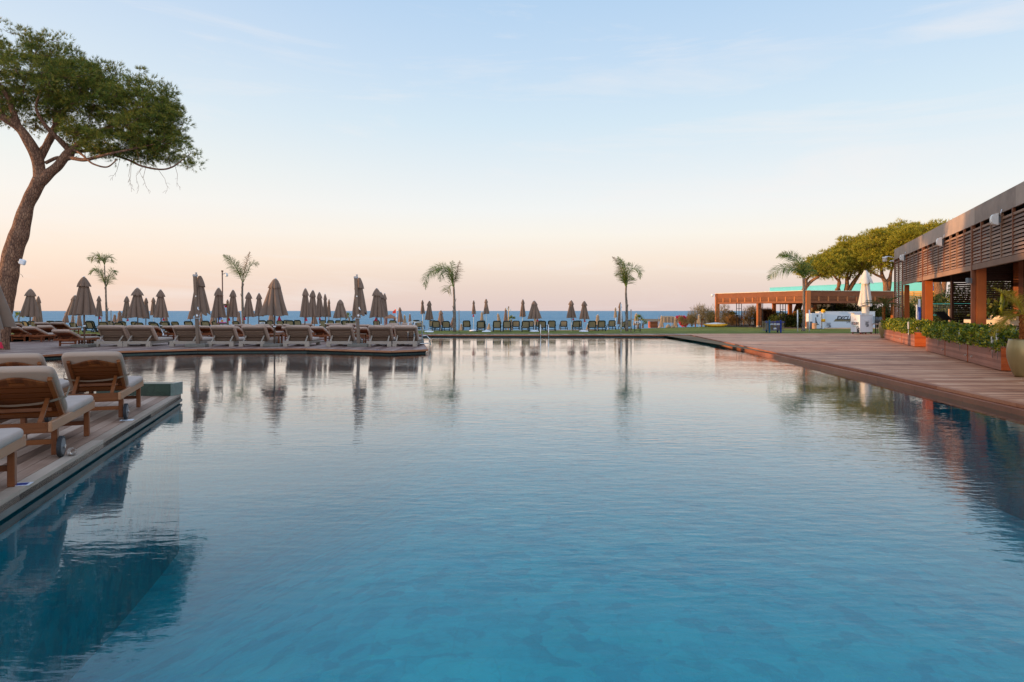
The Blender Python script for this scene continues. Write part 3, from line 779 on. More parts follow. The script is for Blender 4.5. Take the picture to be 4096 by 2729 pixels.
def pad_mesh(w, L, th, M, seed=0, nu=14, nv=12, r=.045, crease=0):
    """soft pillow slab with rounded edges and slight wrinkles"""
    mb = MB(); rr = random.Random(seed); vs = []; fs = []
    prof = []
    ns = 5
    def add_grid(f, nu, nv):
        o = len(vs)
        for j in range(nv + 1):
            for i in range(nu + 1): vs.append(f(i / nu, j / nv))
        for j in range(nv):
            for i in range(nu): fs.append([o + j * (nu + 1) + i, o + j * (nu + 1) + i + 1, o + (j + 1) * (nu + 1) + i + 1, o + (j + 1) * (nu + 1) + i])
    # superellipse ring sweep: perimeter param s, height param h
    N = 56; K = 9
    rings = []
    for k in range(K + 1):
        ph = -math.pi / 2 + math.pi * k / K
        ins = r * (1 - math.cos(ph)); zz = th / 2 + (th / 2) * math.sin(ph)
        ring = []
        for i in range(N):
            a = 2 * math.pi * i / N; c, s_ = math.cos(a), math.sin(a)
            e_ = .22
            x = math.copysign(abs(c) ** e_, c) * (w / 2 - ins); y = math.copysign(abs(s_) ** e_, s_) * (L / 2 - ins) + L / 2
            wob = .006 * noise.noise(Vector((x * 5 + seed, y * 5, zz * 7)))
            ring.append((x + wob, y + wob, zz + .008 * noise.noise(Vector((x * 3.3 + seed * 3, y * 3.3, 1)))))
        rings.append(ring)
    for ring in rings: vs.extend(ring)
    for k in range(K):
        for i in range(N): fs.append([k * N + i, k * N + (i + 1) % N, (k + 1) * N + (i + 1) % N, (k + 1) * N + i])
    fs.append([i for i in range(N)][::-1]); fs.append([K * N + i for i in range(N)])
    if M is not None: vs = [M @ Vector(v) for v in vs]
    mb.add(vs, fs, True)
    return mb

def grey_lounger():
    """low chunky weathered lounger: head end at y=0, feet towards +y"""
    Wd, L = 1.0, 1.95
    r = thing('grey_lounger', 'x', 'sun lounger')
    mb = MB()
    mb.box((-Wd / 2, 0, .11), (Wd / 2, .05, .23), bev=.005); mb.box((-Wd / 2, L - .05, .10), (Wd / 2, L, .205), bev=.005)
    mb.box((-Wd / 2, .051, .11), (-Wd / 2 + .05, L - .051, .20), bev=.005); mb.box((Wd / 2 - .05, .051, .11), (Wd / 2, L - .051, .20), bev=.005)
    for k in range(7): mb.box((-Wd / 2 + .051, .62 + k * .185, .165), (Wd / 2 - .051, .62 + k * .185 + .12, .19))
    mb.build('frame', GREYW, r)
    for sx in (-1, 1):
        for y0 in (-.012, L - .15):
            m = MB(); x0 = sx * (Wd / 2 - .08) ; m.box((x0 - .085, y0, 0), (x0 + .085, y0 + .15, .13), bev=.004); m.build('leg', GREYW, r)
    a = R(52); hy = .62; hz = .21; Lb = .80
    M = Matrix.Translation((0, hy, hz)) @ Matrix.Rotation(math.pi - a, 4, 'X')   # local +y runs up the back, local z faces away from the cushion
    M = Matrix.Translation((0, hy, hz)) @ Matrix(((1, 0, 0, 0), (0, -math.cos(a), -math.sin(a), 0), (0, math.sin(a), -math.cos(a), 0), (0, 0, 0, 1)))
    # local y: up the backrest; local z: towards the rear (viewer)
    mb = MB(); w2 = Wd / 2 - .085
    mb.box((-w2, 0, 0), (-w2 + .055, Lb * .93, .035), M); mb.box((w2 - .055, 0, 0), (w2, Lb * .93, .035), M)
    mb.box((-w2 - .0, Lb * .87, .036), (w2, Lb * .94, .055), M)
    for k in range(5):
        y0 = .03 + k * .135; mb.box((-w2 + .056, y0, .004), (w2 - .056, y0 + .092, .026), M)
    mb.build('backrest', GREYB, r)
    for sx in (-1, 1):
        m = MB(); p1 = M @ Vector((sx * (w2 - .06), Lb * .42, .05)); m.bar((sx * (w2 - .06) , .06, .20), p1, .05, .03); m.build('support_strut', GREYW, r)
    pad_mesh(Wd - .01, Lb, .13, M @ Matrix.Translation((0, .0, -.132)), 3, r=.03).build('back_cushion', CUSH, r)
    pad_mesh(Wd - .03, L - hy - .04, .13, Matrix.Translation((0, hy + .06, .205)), 5, r=.04).build('seat_cushion', SEATC, r)
    return r

greyX = [(364, 477), (478, 590), (665, 773), (821, 925), (946, 1050), (1124, 1228), (1300, 1403), (1461, 1561), (1565, 1664)]
greyL = ['grey lounger, first of the front island row, right of the brown lounger', 'grey lounger touching its left neighbour, second of the front island row',
         'grey lounger just left of the left cantilever mast', 'grey lounger just right of the left cantilever mast', 'grey lounger between the left cantilever mast and the largest parasol',
         'grey lounger just right of the largest parasol and its side table', 'lone grey lounger left of the right cantilever mast', 'grey lounger just right of the right cantilever mast',
         'grey lounger at the right tip of the island beside the chrome ladder']
gp = grey_lounger()
for i, ((x0, x1), lb) in enumerate(zip(greyX, greyL)):
    o = gp if i == 0 else copy_tree(gp)
    d = H * F / (1387.5 - YH) ; o.location = (XX((x0 + x1) / 2, d - .2), d + (i % 3) * .03, 0); o.rotation_euler = (0, 0, R([1, -1, 0, .5, -1, 1.5, 0, -.5, -1.5][i]))
    sx = (x1 - x0) / F * (d - .2) / 1.0; o.scale = (sx, 1, 1.0)
    tag(o, lb, 'sun lounger', 'grey weathered loungers along the island front')

def teak_lounger(Wd, L, hy, Lb, ang, wheels=True, cw=.12, matf=None, matc=None, arched=True, name='teak_lounger', wood=None):
    r = thing(name, 'x', 'sun lounger'); wood = wood or TEAK; matf = matf or TEAK_F; matc = matc or CUSH_N
    zt = .40; mb = MB(); hw = Wd / 2
    mb.box((-hw, 0, zt - .10), (-hw + .04, L, zt), bev=.006); mb.box((hw - .04, 0, zt - .10), (hw, L, zt), bev=.006)
    mb.build('side_rails', matf, r)
    mb = MB(); mb.box((-hw + .041, .0, zt - .095), (hw - .041, .035, zt - .005)); mb.box((-hw + .041, L - .06, zt - .10), (hw - .041, L - .02, zt - .02))
    mb.box((-hw + .041, .35, zt - .16), (hw - .041, .385, zt - .105)); mb.box((-hw + .06, .30, .13), (hw - .06, .33, .18)); mb.box((-hw + .06, L - .26, .13), (hw - .06, L - .23, .18))
    for k in range(int((L - hy - .1) / .1)): mb.box((-hw + .041, hy + .06 + k * .1, zt - .045), (hw - .041, hy + .06 + k * .1 + .06, zt - .025))
    mb.build('frame', wood, r)
    for sx in (-1, 1):
        m = MB(); m.box((sx * (hw - .055) - .028, .28, 0.02), (sx * (hw - .055) + .028, .35, zt - .1), bev=.006); m.build('leg', wood, r)
        m = MB(); m.box((sx * (hw - .03) - .028, L - .30, 0), (sx * (hw - .03) + .028, L - .235, zt - .1), bev=.006); m.build('leg', wood, r)
        if wheels:
            x = sx * (hw + .012)
            w = MB(); w.wheel((x, .26, .108), .108, .035, n=28); wo = w.build('wheel', RUBBER, r)
            w = MB(); w.wheel((x + sx * .012, .26, .108), .085, .02, n=28); w.build('rim', WHEELG, wo)
            w = MB(); w.wheel((x + sx * .025, .26, .108), .022, .03, n=12); w.build('hub', CHROME, wo)
    a = R(ang)
    M = Matrix.Translation((0, hy, zt - .03)) @ Matrix(((1, 0, 0, 0), (0, -math.cos(a), -math.sin(a), 0), (0, math.sin(a), -math.cos(a), 0), (0, 0, 0, 1)))
    mb = MB(); w2 = hw - .055
    for sx in (-1, 1): mb.box((sx * w2 - .022, 0, -.012), (sx * w2 + .022, Lb * .93, .03), M, bev=.005)
    ns = int((Lb * .74) / .085)
    for k in range(ns): mb.box((-w2 + .0225, .03 + k * .085, -.004), (w2 - .0225, .03 + k * .085 + .062, .016), M)
    y0 = .03 + ns * .085
    # arched top board with a hand slot
    N = 16; vs = []; top = lambda u: Lb * .88 + (.05 * math.cos((u - .5) * math.pi * 1.6) if arched else 0)
    slot = .11
    mb.box((-w2 + .0225, y0, -.004), (w2 - .0225, y0 + .03, .016), M)
    for sgn in (0, 1):
        pass
    for k in range(N):
        u0, u1 = k / N, (k + 1) / N; xa, xb = (-w2 + .0225) + (2 * w2 - .045) * u0, (-w2 + .0225) + (2 * w2 - .045) * u1
        for (lo0, lo1, hi0, hi1) in (([y0 + .03] * 2 + [y0 + .055] * 2), (None, None, None, None)) if abs((u0 + u1) / 2 - .5) < .13 else ((y0 + .03, y0 + .03, top(u0), top(u1)),):
            if lo0 is None: lo0 = lo1 = y0 + .078; hi0, hi1 = top(u0), top(u1)
            q = [(xa, lo0, -.004), (xb, lo1, -.004), (xb, hi1, -.004), (xa, hi0, -.004), (xa, lo0, .016), (xb, lo1, .016), (xb, hi1, .016), (xa, hi0, .016)]
            mb.add([M @ Vector(v) for v in q], [[0, 3, 2, 1], [4, 5, 6, 7], [0, 1, 5, 4], [2, 3, 7, 6], [0, 4, 7, 3], [1, 2, 6, 5]])
    mb.build('backrest', wood, r)
    for sx in (-1, 1):
        m = MB(); p1 = M @ Vector((sx * (w2 - .07), Lb * .5, .03)); m.bar((sx * (w2 - .07), .02, zt - .06), p1, .04, .025); m.build('prop', wood, r)
    m = MB(); m.box((-w2 + .0, -.005, zt - .055), (w2, .02, zt - .02)) ; 
    p = M @ Vector((0, Lb * .27, .04)); m.bar((-w2 + .06, p.y, p.z), (w2 - .06, p.y, p.z), .035, .035); m.build('prop_bar', wood, r)
    bc = pad_mesh(Wd + .03, Lb + .05, cw, M @ Matrix.Translation((-.02, -.0, -cw - .014)), 7, r=.032)
    bo = bc.build('back_cushion', matc, r)
    # webbing strap sagging across the back
    m = MB(); N = 14; pts = []
    for k in range(N + 1):
        u = k / N * 2 - 1; y = Lb * .56 - (.10 * (1 - u * u)) - .06 * (u < 0) * abs(u)
        pts.append((u * (hw + .05), y, .035 + .02 * (1 - u * u)))
    vs = []
    for (x, y, z_) in pts: vs += [M @ Vector((x, y - .02, z_)), M @ Vector((x, y + .02, z_ + .003))]
    m.add(vs, [[2 * k, 2 * k + 2, 2 * k + 3, 2 * k + 1] for k in range(N)], True)
    for sx in (0, -1):
        q = pts[sx]; s_ = 1 if sx else -1
        m.add([M @ Vector((q[0], q[1] - .02, q[2])), M @ Vector((q[0], q[1] + .02, q[2])), M @ Vector((q[0] + s_ * .012, q[1] + .02, -cw)), M @ Vector((q[0] + s_ * .012, q[1] - .02, -cw))], [[0, 1, 2, 3]])
    m.build('strap', STRAP, bo)
    pad_mesh(Wd + .02, L - hy - .02, .085, Matrix.Translation((0, hy + .03, zt - .02)), 9, r=.025).build('seat_cushion', SEATC, r)
    return r

# the four big loungers on the near deck
head = G(250, 1827); leg = G(360, 1748); dv = (leg - head); dv.normalize(); rz = math.atan2(dv.y, dv.x) - math.pi / 2
perp = Vector((dv.y, -dv.x, 0))     # towards the pool
near = teak_lounger(.70, 1.80, .62, .72, 43, cw=.085)
stepv = Vector((G(565, 1631).x - leg.x, G(565, 1631).y - leg.y, 0))
basep = Vector((head.x, head.y, 0)) - dv * .27 - perp * .372
spots = [(basep, 'nearest whole teak lounger with pale seat cushion and big wheel, left deck edge'),
         (basep + stepv, 'farther teak lounger with wheel right beside the stone block'),
         (basep + stepv - perp * .90 - dv * .08, 'teak lounger cropped by the left edge beside the one at the stone block'),
         (basep - stepv * .98 + perp * .13, 'cropped lounger of which only the foot end shows at the lower left')]
for i, (p, lb) in enumerate(spots):
    o = near if i == 0 else copy_tree(near)
    o.location = (p.x, p.y, 0); o.rotation_euler = (0, 0, rz); tag(o, lb, 'sun lounger', 'teak loungers on the near deck')

# brown loungers behind the grey row (x0, x1, y of the top edge, row)
midp = teak_lounger(.80, 1.7, .62, .80, 27, wheels=False, matf=TEAK_D, matc=CUSH, arched=False, name='brown_lounger', wood=TEAK_D)
bl = [(204, 292, 1318, 28.3, -6, 'brown lounger with dark slatted back in front, just left of the grey row'),
      (14, 88, 1305, 33, -8, 'brown lounger behind the pine trunk with white seat showing'),
      (85, 155, 1306, 32.6, -10, 'brown lounger with a long sagging strap right of the pine trunk'),
      (150, 212, 1301, 34.5, 12, 'dark brown lounger turned sideways left of the front brown lounger'),
      (45, 85, 1292, 41, 0, 'small rear cushion top right behind the pine trunk'),
      (136, 200, 1289, 43, 0, 'left half of the high double lounger behind the wide parasol'),
      (200, 262, 1289, 43, 0, 'right half of the high double lounger behind the wide parasol'),
      (461, 545, 1304, 35, 0, 'cushion top showing over the first two grey loungers'),
      (559, 640, 1303, 35, -4, 'brown lounger behind the second grey lounger beside the folded white strut'),
      (648, 722, 1303, 35.5, -4, 'brown lounger behind and left of the third grey lounger'),
      (728, 787, 1303, 35.5, 0, 'brown lounger behind the left cantilever mast, left one of a pair'),
      (789, 844, 1303, 35.5, 0, 'brown lounger behind the left cantilever mast, right one of a pair'),
      (850, 908, 1301, 37, 0, 'cushion top below the notice board, left one'),
      (902, 963, 1306, 34, -3, 'brown lounger behind the gap between the fourth and fifth grey loungers'),
      (915, 968, 1298, 40, 0, 'thin rear cushion line right of the notice board'),
      (966, 1033, 1303, 35.5, 0, 'brown lounger behind the fifth grey lounger'),
      (960, 1008, 1296, 41, 0, 'rear cushion under the parasol in front of the ragged palm'),
      (1034, 1090, 1303, 35.5, -4, 'brown lounger with sagging strap left of the largest parasol'),
      (1020, 1082, 1297, 40.5, 0, 'rear cushion behind the lounger left of the largest parasol'),
      (1085, 1131, 1297, 40.5, 0, 'rear cushion line behind the largest parasol pole, left part'),
      (1131, 1160, 1296, 41.5, 0, 'rear cushion line behind the largest parasol pole, right part'),
      (1125, 1187, 1307, 33.5, 0, 'cushion top over the sixth grey lounger'),
      (1170, 1238, 1302, 36, -4, 'brown lounger under the front parasol of the cluster of five'),
      (1205, 1254, 1294, 42, 0, 'rear cushion below the cluster of five, left one'),
      (1239, 1301, 1305, 32.5, -10, 'pale legged brown lounger turned aside right of the sixth grey lounger'),
      (1303, 1362, 1306, 33.5, 0, 'cushion top over the lone grey lounger'),
      (1303, 1372, 1294, 42, 0, 'rear cushion below the half opened parasol, left one'),
      (1380, 1428, 1294, 42, 0, 'rear cushion below the half opened parasol, right one'),
      (1332, 1388, 1301, 37, -5, 'brown lounger below the half opened parasol left of the right cantilever mast'),
      (1388, 1412, 1297, 38.5, -5, 'narrow view of a brown lounger left of the right cantilever mast'),
      (1416, 1474, 1308, 33, 0, 'dark brown lounger right behind the right cantilever mast'),
      (1436, 1492, 1298, 39.5, -4, 'rear brown lounger right of the right cantilever mast'),
      (1535, 1596, 1305, 33.5, 0, 'front cushion of the left stack line at the island end'),
      (1542, 1600, 1298, 37.5, 0, 'middle cushion of the left stack line at the island end'),
      (1552, 1601, 1292.5, 42, 0, 'rear cushion of the left stack line at the island end'),
      (1600, 1654, 1305.5, 33.5, 0, 'front cushion of the right stack line behind the chrome ladder'),
      (1604, 1653, 1299, 37.5, 0, 'middle cushion of the right stack line behind the chrome ladder'),
      (1605, 1652, 1292, 42, 0, 'rear cushion of the right stack line behind the chrome ladder')]
for i, (x0, x1, yt, d, rzd, lb) in enumerate(bl):
    o = midp if i == 0 else copy_tree(midp)
    ztop = ZZ(yt, d); s = (x1 - x0) / F * d / .90
    o.location = (XX((x0 + x1) / 2, d), d, 0); o.rotation_euler = (0, 0, R(rzd)); o.scale = (s, 1, max(.7, min(1.25, ztop / .86)))
    tag(o, lb, 'sun lounger', 'brown loungers behind the grey row')

# green plastic loungers on the lawn
def green_lounger():
    r = thing('green_lounger', 'x', 'sun lounger'); hw = .29
    a = R(66); M = Matrix.Translation((0, .34, .29)) @ Matrix(((1, 0, 0, 0), (0, -math.cos(a), -math.sin(a), 0), (0, math.sin(a), -math.cos(a), 0), (0, 0, 0, 1)))
    Lb = .56
    def rr_loop(w, y0, y1, c, n=5):
        pts = []
        for (cx, cy, a0) in ((w - c, y1 - c, 0), (-w + c, y1 - c, 90), (-w + c * .7, y0 + c * .7, 180), (w - c * .7, y0 + c * .7, 270)):
            for k in range(n + 1):
                t_ = R(a0 + 90 * k / n); q = c if a0 < 180 else c * .7; pts.append((cx + q * math.cos(t_), cy + q * math.sin(t_)))
        return pts
    pts = rr_loop(hw - .02, 0, Lb, .11); pts.append(pts[0])
    m = MB(); m.tube([M @ Vector((x, y, 0)) for x, y in pts], .043, 8, cap=False); m.build('back_frame', GREENP, r)
    m = MB(); q = rr_loop(hw - .03, .01, Lb - .01, .10); n = len(q)
    m.add([M @ Vector((x, y, 0)) for x, y in q] + [M @ Vector((x, y, .008)) for x, y in q], [list(range(n)), [n + i for i in range(n)][::-1]]); m.build('back_mesh', MESHB, r)
    m = MB()
    for sx in (-1, 1): m.bar((sx * (hw - .01), .05, .29), (sx * (hw - .01), 1.55, .30), .045, .06)
    m.bar((-hw + .01, .10, .28), (hw - .01, .10, .28), .05, .05); m.bar((-hw + .01, 1.53, .29), (hw - .01, 1.53, .29), .05, .05); m.bar((-hw + .02, .2, .12), (hw - .02, .2, .12), .04, .04)
    m.build('frame', GREENP, r)
    m = MB(); m.box((-hw + .015, .36, .285), (hw - .015, 1.5, .30)); m.build('seat_mesh', MESHB, r)
    for sx in (-1, 1):
        m = MB(); m.bar((sx * (hw + .005), .22, .28), (sx * (hw - .02), .06, .02), .05, .045, up=(0, 1, 0)); m.build('leg', GREENP, r)
        m = MB(); m.bar((sx * (hw - .02), 1.36, .28), (sx * (hw - .02), 1.44, 0), .05, .045, up=(0, 1, 0)); m.build('leg', GREENP, r)
        m = MB(); m.tube([M @ Vector((sx * (hw - .02), .2, 0)), (sx * (hw + .035), .30, .42), (sx * (hw + .045), .45, .47), (sx * (hw + .04), .7, .44), (sx * (hw + .0), .78, .31)], .022, 6); m.build('armrest', GREENP, r)
        m = MB(); m.wheel((sx * (hw + .03), .12, .085), .085, .03, n=18); wo = m.build('wheel', GREENP, r)
        m = MB(); m.tube([(sx * (hw + .048), .12 + .062 * math.cos(q_ * .5236), .085 + .062 * math.sin(q_ * .5236)) for q_ in range(13)], .012, 5, cap=False); m.build('rim', WHITE_P, wo)
    return r
gg = green_lounger()
gl = [(43, 84, 1286), (74, 98, 1284), (97, 133, 1284), (173, 212, 1283), (208, 246, 1284), (268, 297, 1290), (324, 361, 1286), (332, 369, 1283), (383, 422, 1287), (414, 446, 1283), (446, 483, 1290), (459, 496, 1285),
      (515, 546, 1286), (529, 566, 1290), (585, 618, 1287), (589, 626, 1291), (630, 668, 1286), (642, 672, 1285), (677, 708, 1286), (728, 764, 1284), (798, 832, 1283), (840, 872, 1283), (923, 951, 1284), (1028, 1060, 1281), (1062, 1086, 1281),
      (1100, 1129, 1281), (1130, 1153, 1280), (1138, 1171, 1281), (1170, 1200, 1280), (1273, 1301, 1281), (1305, 1333, 1281), (1336, 1364, 1281), (1363, 1393, 1281), (1388, 1403, 1283), (1400, 1430, 1282), (1490, 1516, 1281), (1554, 1584, 1281),
      (1649, 1678, 1280), (1660, 1690, 1284), (1714, 1742, 1281), (1726, 1758, 1283), (1766, 1798, 1284), (1850, 1881, 1282), (1906, 1939, 1284), (1914, 1941, 1282), (1971, 2004, 1283), (2011, 2044, 1283), (2050, 2080, 1283), (2087, 2120, 1283),
      (2110, 2135, 1283), (2146, 2172, 1282), (2153, 2185, 1283), (2192, 2224, 1282), (2242, 2271, 1283), (2291, 2322, 1283), (2302, 2329, 1282), (2354, 2386, 1283), (2393, 2425, 1282), (2436, 2465, 1281), (2488, 2507, 1287), (2500, 2529, 1281)]
NBR = {37: 'rear one of the two green loungers behind the chrome ladder', 38: 'front one of the two green loungers behind the chrome ladder'}
seen = 0
for i, (x0, x1, yt) in enumerate(gl):
    o = gg if i == 0 else copy_tree(gg)
    w = (x1 - x0); d = .60 * F / max(w, 29); d = min(max(d, 47.3), 55)
    if i < 37: d = min(max(d, 48), 52)
    ztop = ZZ(yt, d)
    o.location = (XX((x0 + x1) / 2, d), d + .1, -.02); o.rotation_euler = (0, 0, R(RND.uniform(-3, 3) + (-8 if x0 < 150 else 0))); o.scale = (max(.85, min(1.25, w / F * d / .62)), 1, (ztop + .02) / .845)
    if i < 37: lb = 'green framed lounger with beige back behind the island, %s from the left' % ORD[i]
    elif i in NBR: lb = NBR[i]
    else: lb = 'green framed lounger on the open far lawn, %s right of the chrome ladder' % ORD[i - 39]
    tag(o, lb, 'sun lounger', 'green plastic loungers along the far lawn')

# side tables between loungers
def side_table(x0, x1, yt, d, label, mat, shelf=False):
    w = (x1 - x0) / F * d; z1 = ZZ(yt, d); r = thing('side_table', label, 'side table', (XX((x0 + x1) / 2, d), d, 0), 0, 'small wooden side tables')
    m = MB()
    for k in range(5): m.box((-w / 2 + k * w / 5 + .003, -.24, z1 - .03), (-w / 2 + (k + 1) * w / 5 - .003, .24, z1))
    m.build('table_top', mat, r)
    for sx in (-1, 1):
        for sy in (-1, 1):
            m = MB(); m.box((sx * (w / 2 - .03) - .03, sy * .2 - .03, 0), (sx * (w / 2 - .03) + .03, sy * .2 + .03, z1 - .031)); m.build('leg', mat, r)
    m = MB(); m.box((-w / 2 + .06, -.21, z1 - .10), (w / 2 - .06, -.18, z1 - .032)); m.box((-w / 2 + .06, .18, z1 - .10), (w / 2 - .06, .21, z1 - .032)); m.build('apron', mat, r)
side_table(1071, 1124, 1337, 30, 'orange brown side table left of the sixth grey lounger by the largest parasol pole', TEAK)
side_table(1418, 1462, 1336, 30, 'orange brown side table behind the right cantilever mast', TEAK)
side_table(337, 374, 1336, 30, 'orange brown side table left of the first grey lounger', TEAK)
side_table(797, 832, 1346, 31, 'side table right of the left cantilever mast', TEAK)
def tub(x, y0, y1, w, d, label):
    r = thing('bin_tub', label, 'tub', (XX(x, d), d, 0)); rr_ = w / 2 / F * d; z1 = ZZ(y0, d)
    MB().lathe([(0, .01), (rr_ * .85, .01), (rr_, z1), (rr_ * .9, z1), (rr_ * .8, .05), (0, .05)], n=20).build('body', M_plain('grey_tub_' + str(x), (150, 156, 152), .6), r)
    MB().lathe([(rr_ * .98, z1 - .02), (rr_ * 1.06, z1 - .02), (rr_ * 1.06, z1 + .012), (rr_ * .98, z1 + .012)], n=20).build('lip', WHITE_P, r)
tub(1446, 1357, 1375, 26, 30.6, 'small round grey tub under the side table by the right cantilever mast')
tub(374, 1358, 1375, 16, 30, 'small white tub left of the first grey lounger')
# pale path strip behind the left part of the island
# chrome pool ladder at the island tip
def ladder(label, x0, x1, x2, x3, yt, ybase, d0, d1, nsteps=3):
    r = thing('pool_ladder', label, 'pool ladder', (XX((x0 + x3) / 2, d0), d0, 0), 0)
    L0 = Vector((r.location.x, r.location.y, 0))
    zt = ZZ(yt, d0)
    for (xa, xb) in ((x0, x1), (x2, x3)):
        pa = Vector((XX(xa, d0), d0, 0)) - L0; pb = Vector((XX(xb, d1), d1, 0)) - L0; m = MB()
        pts = [pa + Vector((0, 0, .0)), pa + Vector((0, 0, zt - .10)), pa.lerp(pb, .06) + Vector((0, 0, zt - .03)), pa.lerp(pb, .16) + Vector((0, 0, zt)), pa.lerp(pb, .84) + Vector((0, 0, zt)), pa.lerp(pb, .94) + Vector((0, 0, zt - .03)), pb + Vector((0, 0, zt - .10)), pb + Vector((0, 0, -.9))]
        m.tube(pts, .024, 10); m.build('handrail', CHROME, r)
    for k in range(nsteps):
        pa = Vector((XX(x1, d1), d1, -.3 - .25 * k)) - L0; pb = Vector((XX(x3, d1), d1, -.3 - .25 * k)) - L0
        MB().bar(pa, pb, .08, .03).build('step', CHROME, r)
    return r
r = ladder('chrome pool ladder with arched handrails at the right tip of the island', 1632, 1663, 1656, 1688, 1290, 1372, 28.9, 30.0)
m = MB(); m.tube([(.25, .4, .42), (.42, .5, .44), (.55, .55, .30), (.6, .5, .02)], .018, 8); m.tube([(.0, .1, .10), (.55, .2, .12)], .018, 8); m.build('lower_rail', CHROME, r)
yl = fe.y
r = thing('far_pool_ladder', 'pair of chrome grab rails at the middle of the far pool edge', 'pool ladder', (XX(2178, yl), yl, 0))
for x in (2162, 2194):
    dx = XX(x, yl) - XX(2178, yl); zt = ZZ(1300, yl)
    m = MB(); m.tube([(dx, .5, 0), (dx, .5, zt - .15), (dx, .42, zt - .04), (dx, .28, zt), (dx, .0, zt - .04), (dx, -.12, zt - .18), (dx, -.14, -.8)], .026, 8); m.build('handrail', CHROME, r)
for k in range(3):
    MB().bar((XX(2162, yl) - XX(2178, yl), -.14, -.25 - .25 * k), (XX(2194, yl) - XX(2178, yl), -.14, -.25 - .25 * k), .07, .03).build('step', CHROME, r)
# ------------------------------------------------------------------ vegetation
BARK = None
def bark_mat(name, cols, sc=7, b_=.03):
    m, t, b = new_mat(name)
    v = t.geo_pos((1, 1, .35)); n = t.noise(v, sc, 6, .7, .4)
    vo = t.new('ShaderNodeTexVoronoi', feature='DISTANCE_TO_EDGE'); vo.inputs['Scale'].default_value = sc * 2.3; t.link(v, vo.inputs['Vector'])
    e = t.ramp(vo.outputs['Distance'], [(0, (0, 0, 0)), (.18, (1, 1, 1))])
    f = t.math('MULTIPLY', n, t.math('ADD', t.math('MULTIPLY', e, .5), .5))
    t.link(t.ramp(f, [(.15, lin(cols[0])), (.38, lin(cols[1])), (.65, lin(cols[2]))]), b.inputs['Base Color'])
    b.inputs['Roughness'].default_value = .9; b.inputs['Specular IOR Level'].default_value = .15
    t.link(t.bump(f, b_), b.inputs['Normal'])
    return m
BARK = bark_mat('pine_bark', [(66, 46, 38), (120, 88, 72), (166, 126, 100)], 7, .05)
BARK_W = bark_mat('pine_bark_warm', [(84, 58, 44), (134, 96, 70), (166, 124, 92)], 5, .04)
TWIG = M_plain('twig_bark', (96, 70, 52), .9, var=.2)
PALMB = bark_mat('palm_bark', [(78, 68, 60), (120, 108, 98), (152, 138, 126)], 6, .04)
NEEDLE = M_foliage('pine_needles', [(58, 56, 30), (74, 92, 36), (106, 124, 46), (172, 146, 60)], trans=.14, clump=2.2)
NEEDLE_W = M_foliage('pine_needles_sunlit', [(78, 84, 22), (122, 124, 32), (166, 154, 44), (200, 176, 62)], trans=.14, clump=.8)  # far pines: the low sun's gold is carried in the needle colour
FROND = M_foliage('palm_leaflets', [(50, 74, 32), (78, 106, 44), (106, 128, 60), (152, 142, 86)], trans=.2, clump=1.2)
FROND_DRY = M_foliage('palm_leaflets_dry', [(96, 78, 56), (128, 102, 74), (154, 124, 92)], trans=.2, clump=1.2)
FROND_Y = M_foliage('palm_leaflets_yellow', [(140, 130, 38), (180, 160, 54), (212, 182, 84)], trans=.4, clump=2)
HEDGE = M_foliage('hedge_leaves', [(34, 58, 16), (66, 94, 24), (116, 130, 34), (186, 172, 44)], trans=.2, clump=3, spec=.4, rough=.4)
BUSH_M = M_foliage('bush_leaves', [(32, 46, 20), (56, 74, 30), (88, 98, 42), (124, 120, 58)], trans=.25, clump=1.2)
TAMAR = M_foliage('feathery_bush', [(92, 82, 50), (124, 108, 66), (150, 128, 82)], trans=.3, clump=1)
BOUG = M_foliage('bougainvillea', [(140, 16, 58), (196, 28, 80), (224, 56, 100)], trans=.3, clump=2)
DRYG = M_foliage('dry_grass', [(126, 96, 56), (160, 122, 74), (184, 144, 96)], trans=.3, clump=2)

def smooth_path(pts, n):
    """Catmull-Rom through 3-D points with radius as 4th value"""
    P_ = [np.array(p, float) for p in pts]; P_ = [2 * P_[0] - P_[1]] + P_ + [2 * P_[-1] - P_[-2]]
    out = []
    for i in range(1, len(P_) - 2):
        for k in range(n):
            t_ = k / n; a, b, c, d = P_[i - 1:i + 3]
            out.append(.5 * ((2 * b) + (-a + c) * t_ + (2 * a - 5 * b + 4 * c - d) * t_ ** 2 + (-a + 3 * b - 3 * c + d) * t_ ** 3))
    out.append(P_[-2]); return out

def needles(centers, dirs, rng, per, L, w, spread):
    """needle tufts: (N,3) centres and outward directions -> triangles"""
    N = len(centers)
    c = np.repeat(centers, per, 0); d = np.repeat(dirs, per, 0)
    r = rng.normal(size=c.shape) * spread
    v = d + r; v /= np.linalg.norm(v, axis=1)[:, None] + 1e-9
    s = np.cross(v, rng.normal(size=c.shape)); s /= np.linalg.norm(s, axis=1)[:, None] + 1e-9
    ln = (L * (.7 + .6 * rng.random(len(c))))[:, None]
    a = c + s * w / 2; b = c - s * w / 2; e = c + v * ln
    V = np.stack([a, b, e], 1).reshape(-1, 3); Fc = np.arange(len(V)).reshape(-1, 3)
    return V, Fc

def leafquads(c, rng, L, w, nd=None):
    n = len(c); v = rng.normal(size=(n, 3)); 
    if nd is not None: v = v * .7 + nd
    v /= np.linalg.norm(v, axis=1)[:, None]
    s = np.cross(v, rng.normal(size=(n, 3))); s /= np.linalg.norm(s, axis=1)[:, None]
    ln = (L * (.6 + .8 * rng.random(n)))[:, None]; ww = (w * (.6 + .8 * rng.random(n)))[:, None]
    V = np.stack([c, c + v * ln * .5 + s * ww / 2, c + v * ln, c + v * ln * .5 - s * ww / 2], 1).reshape(-1, 3)
    return V, np.arange(len(V)).reshape(-1, 4)

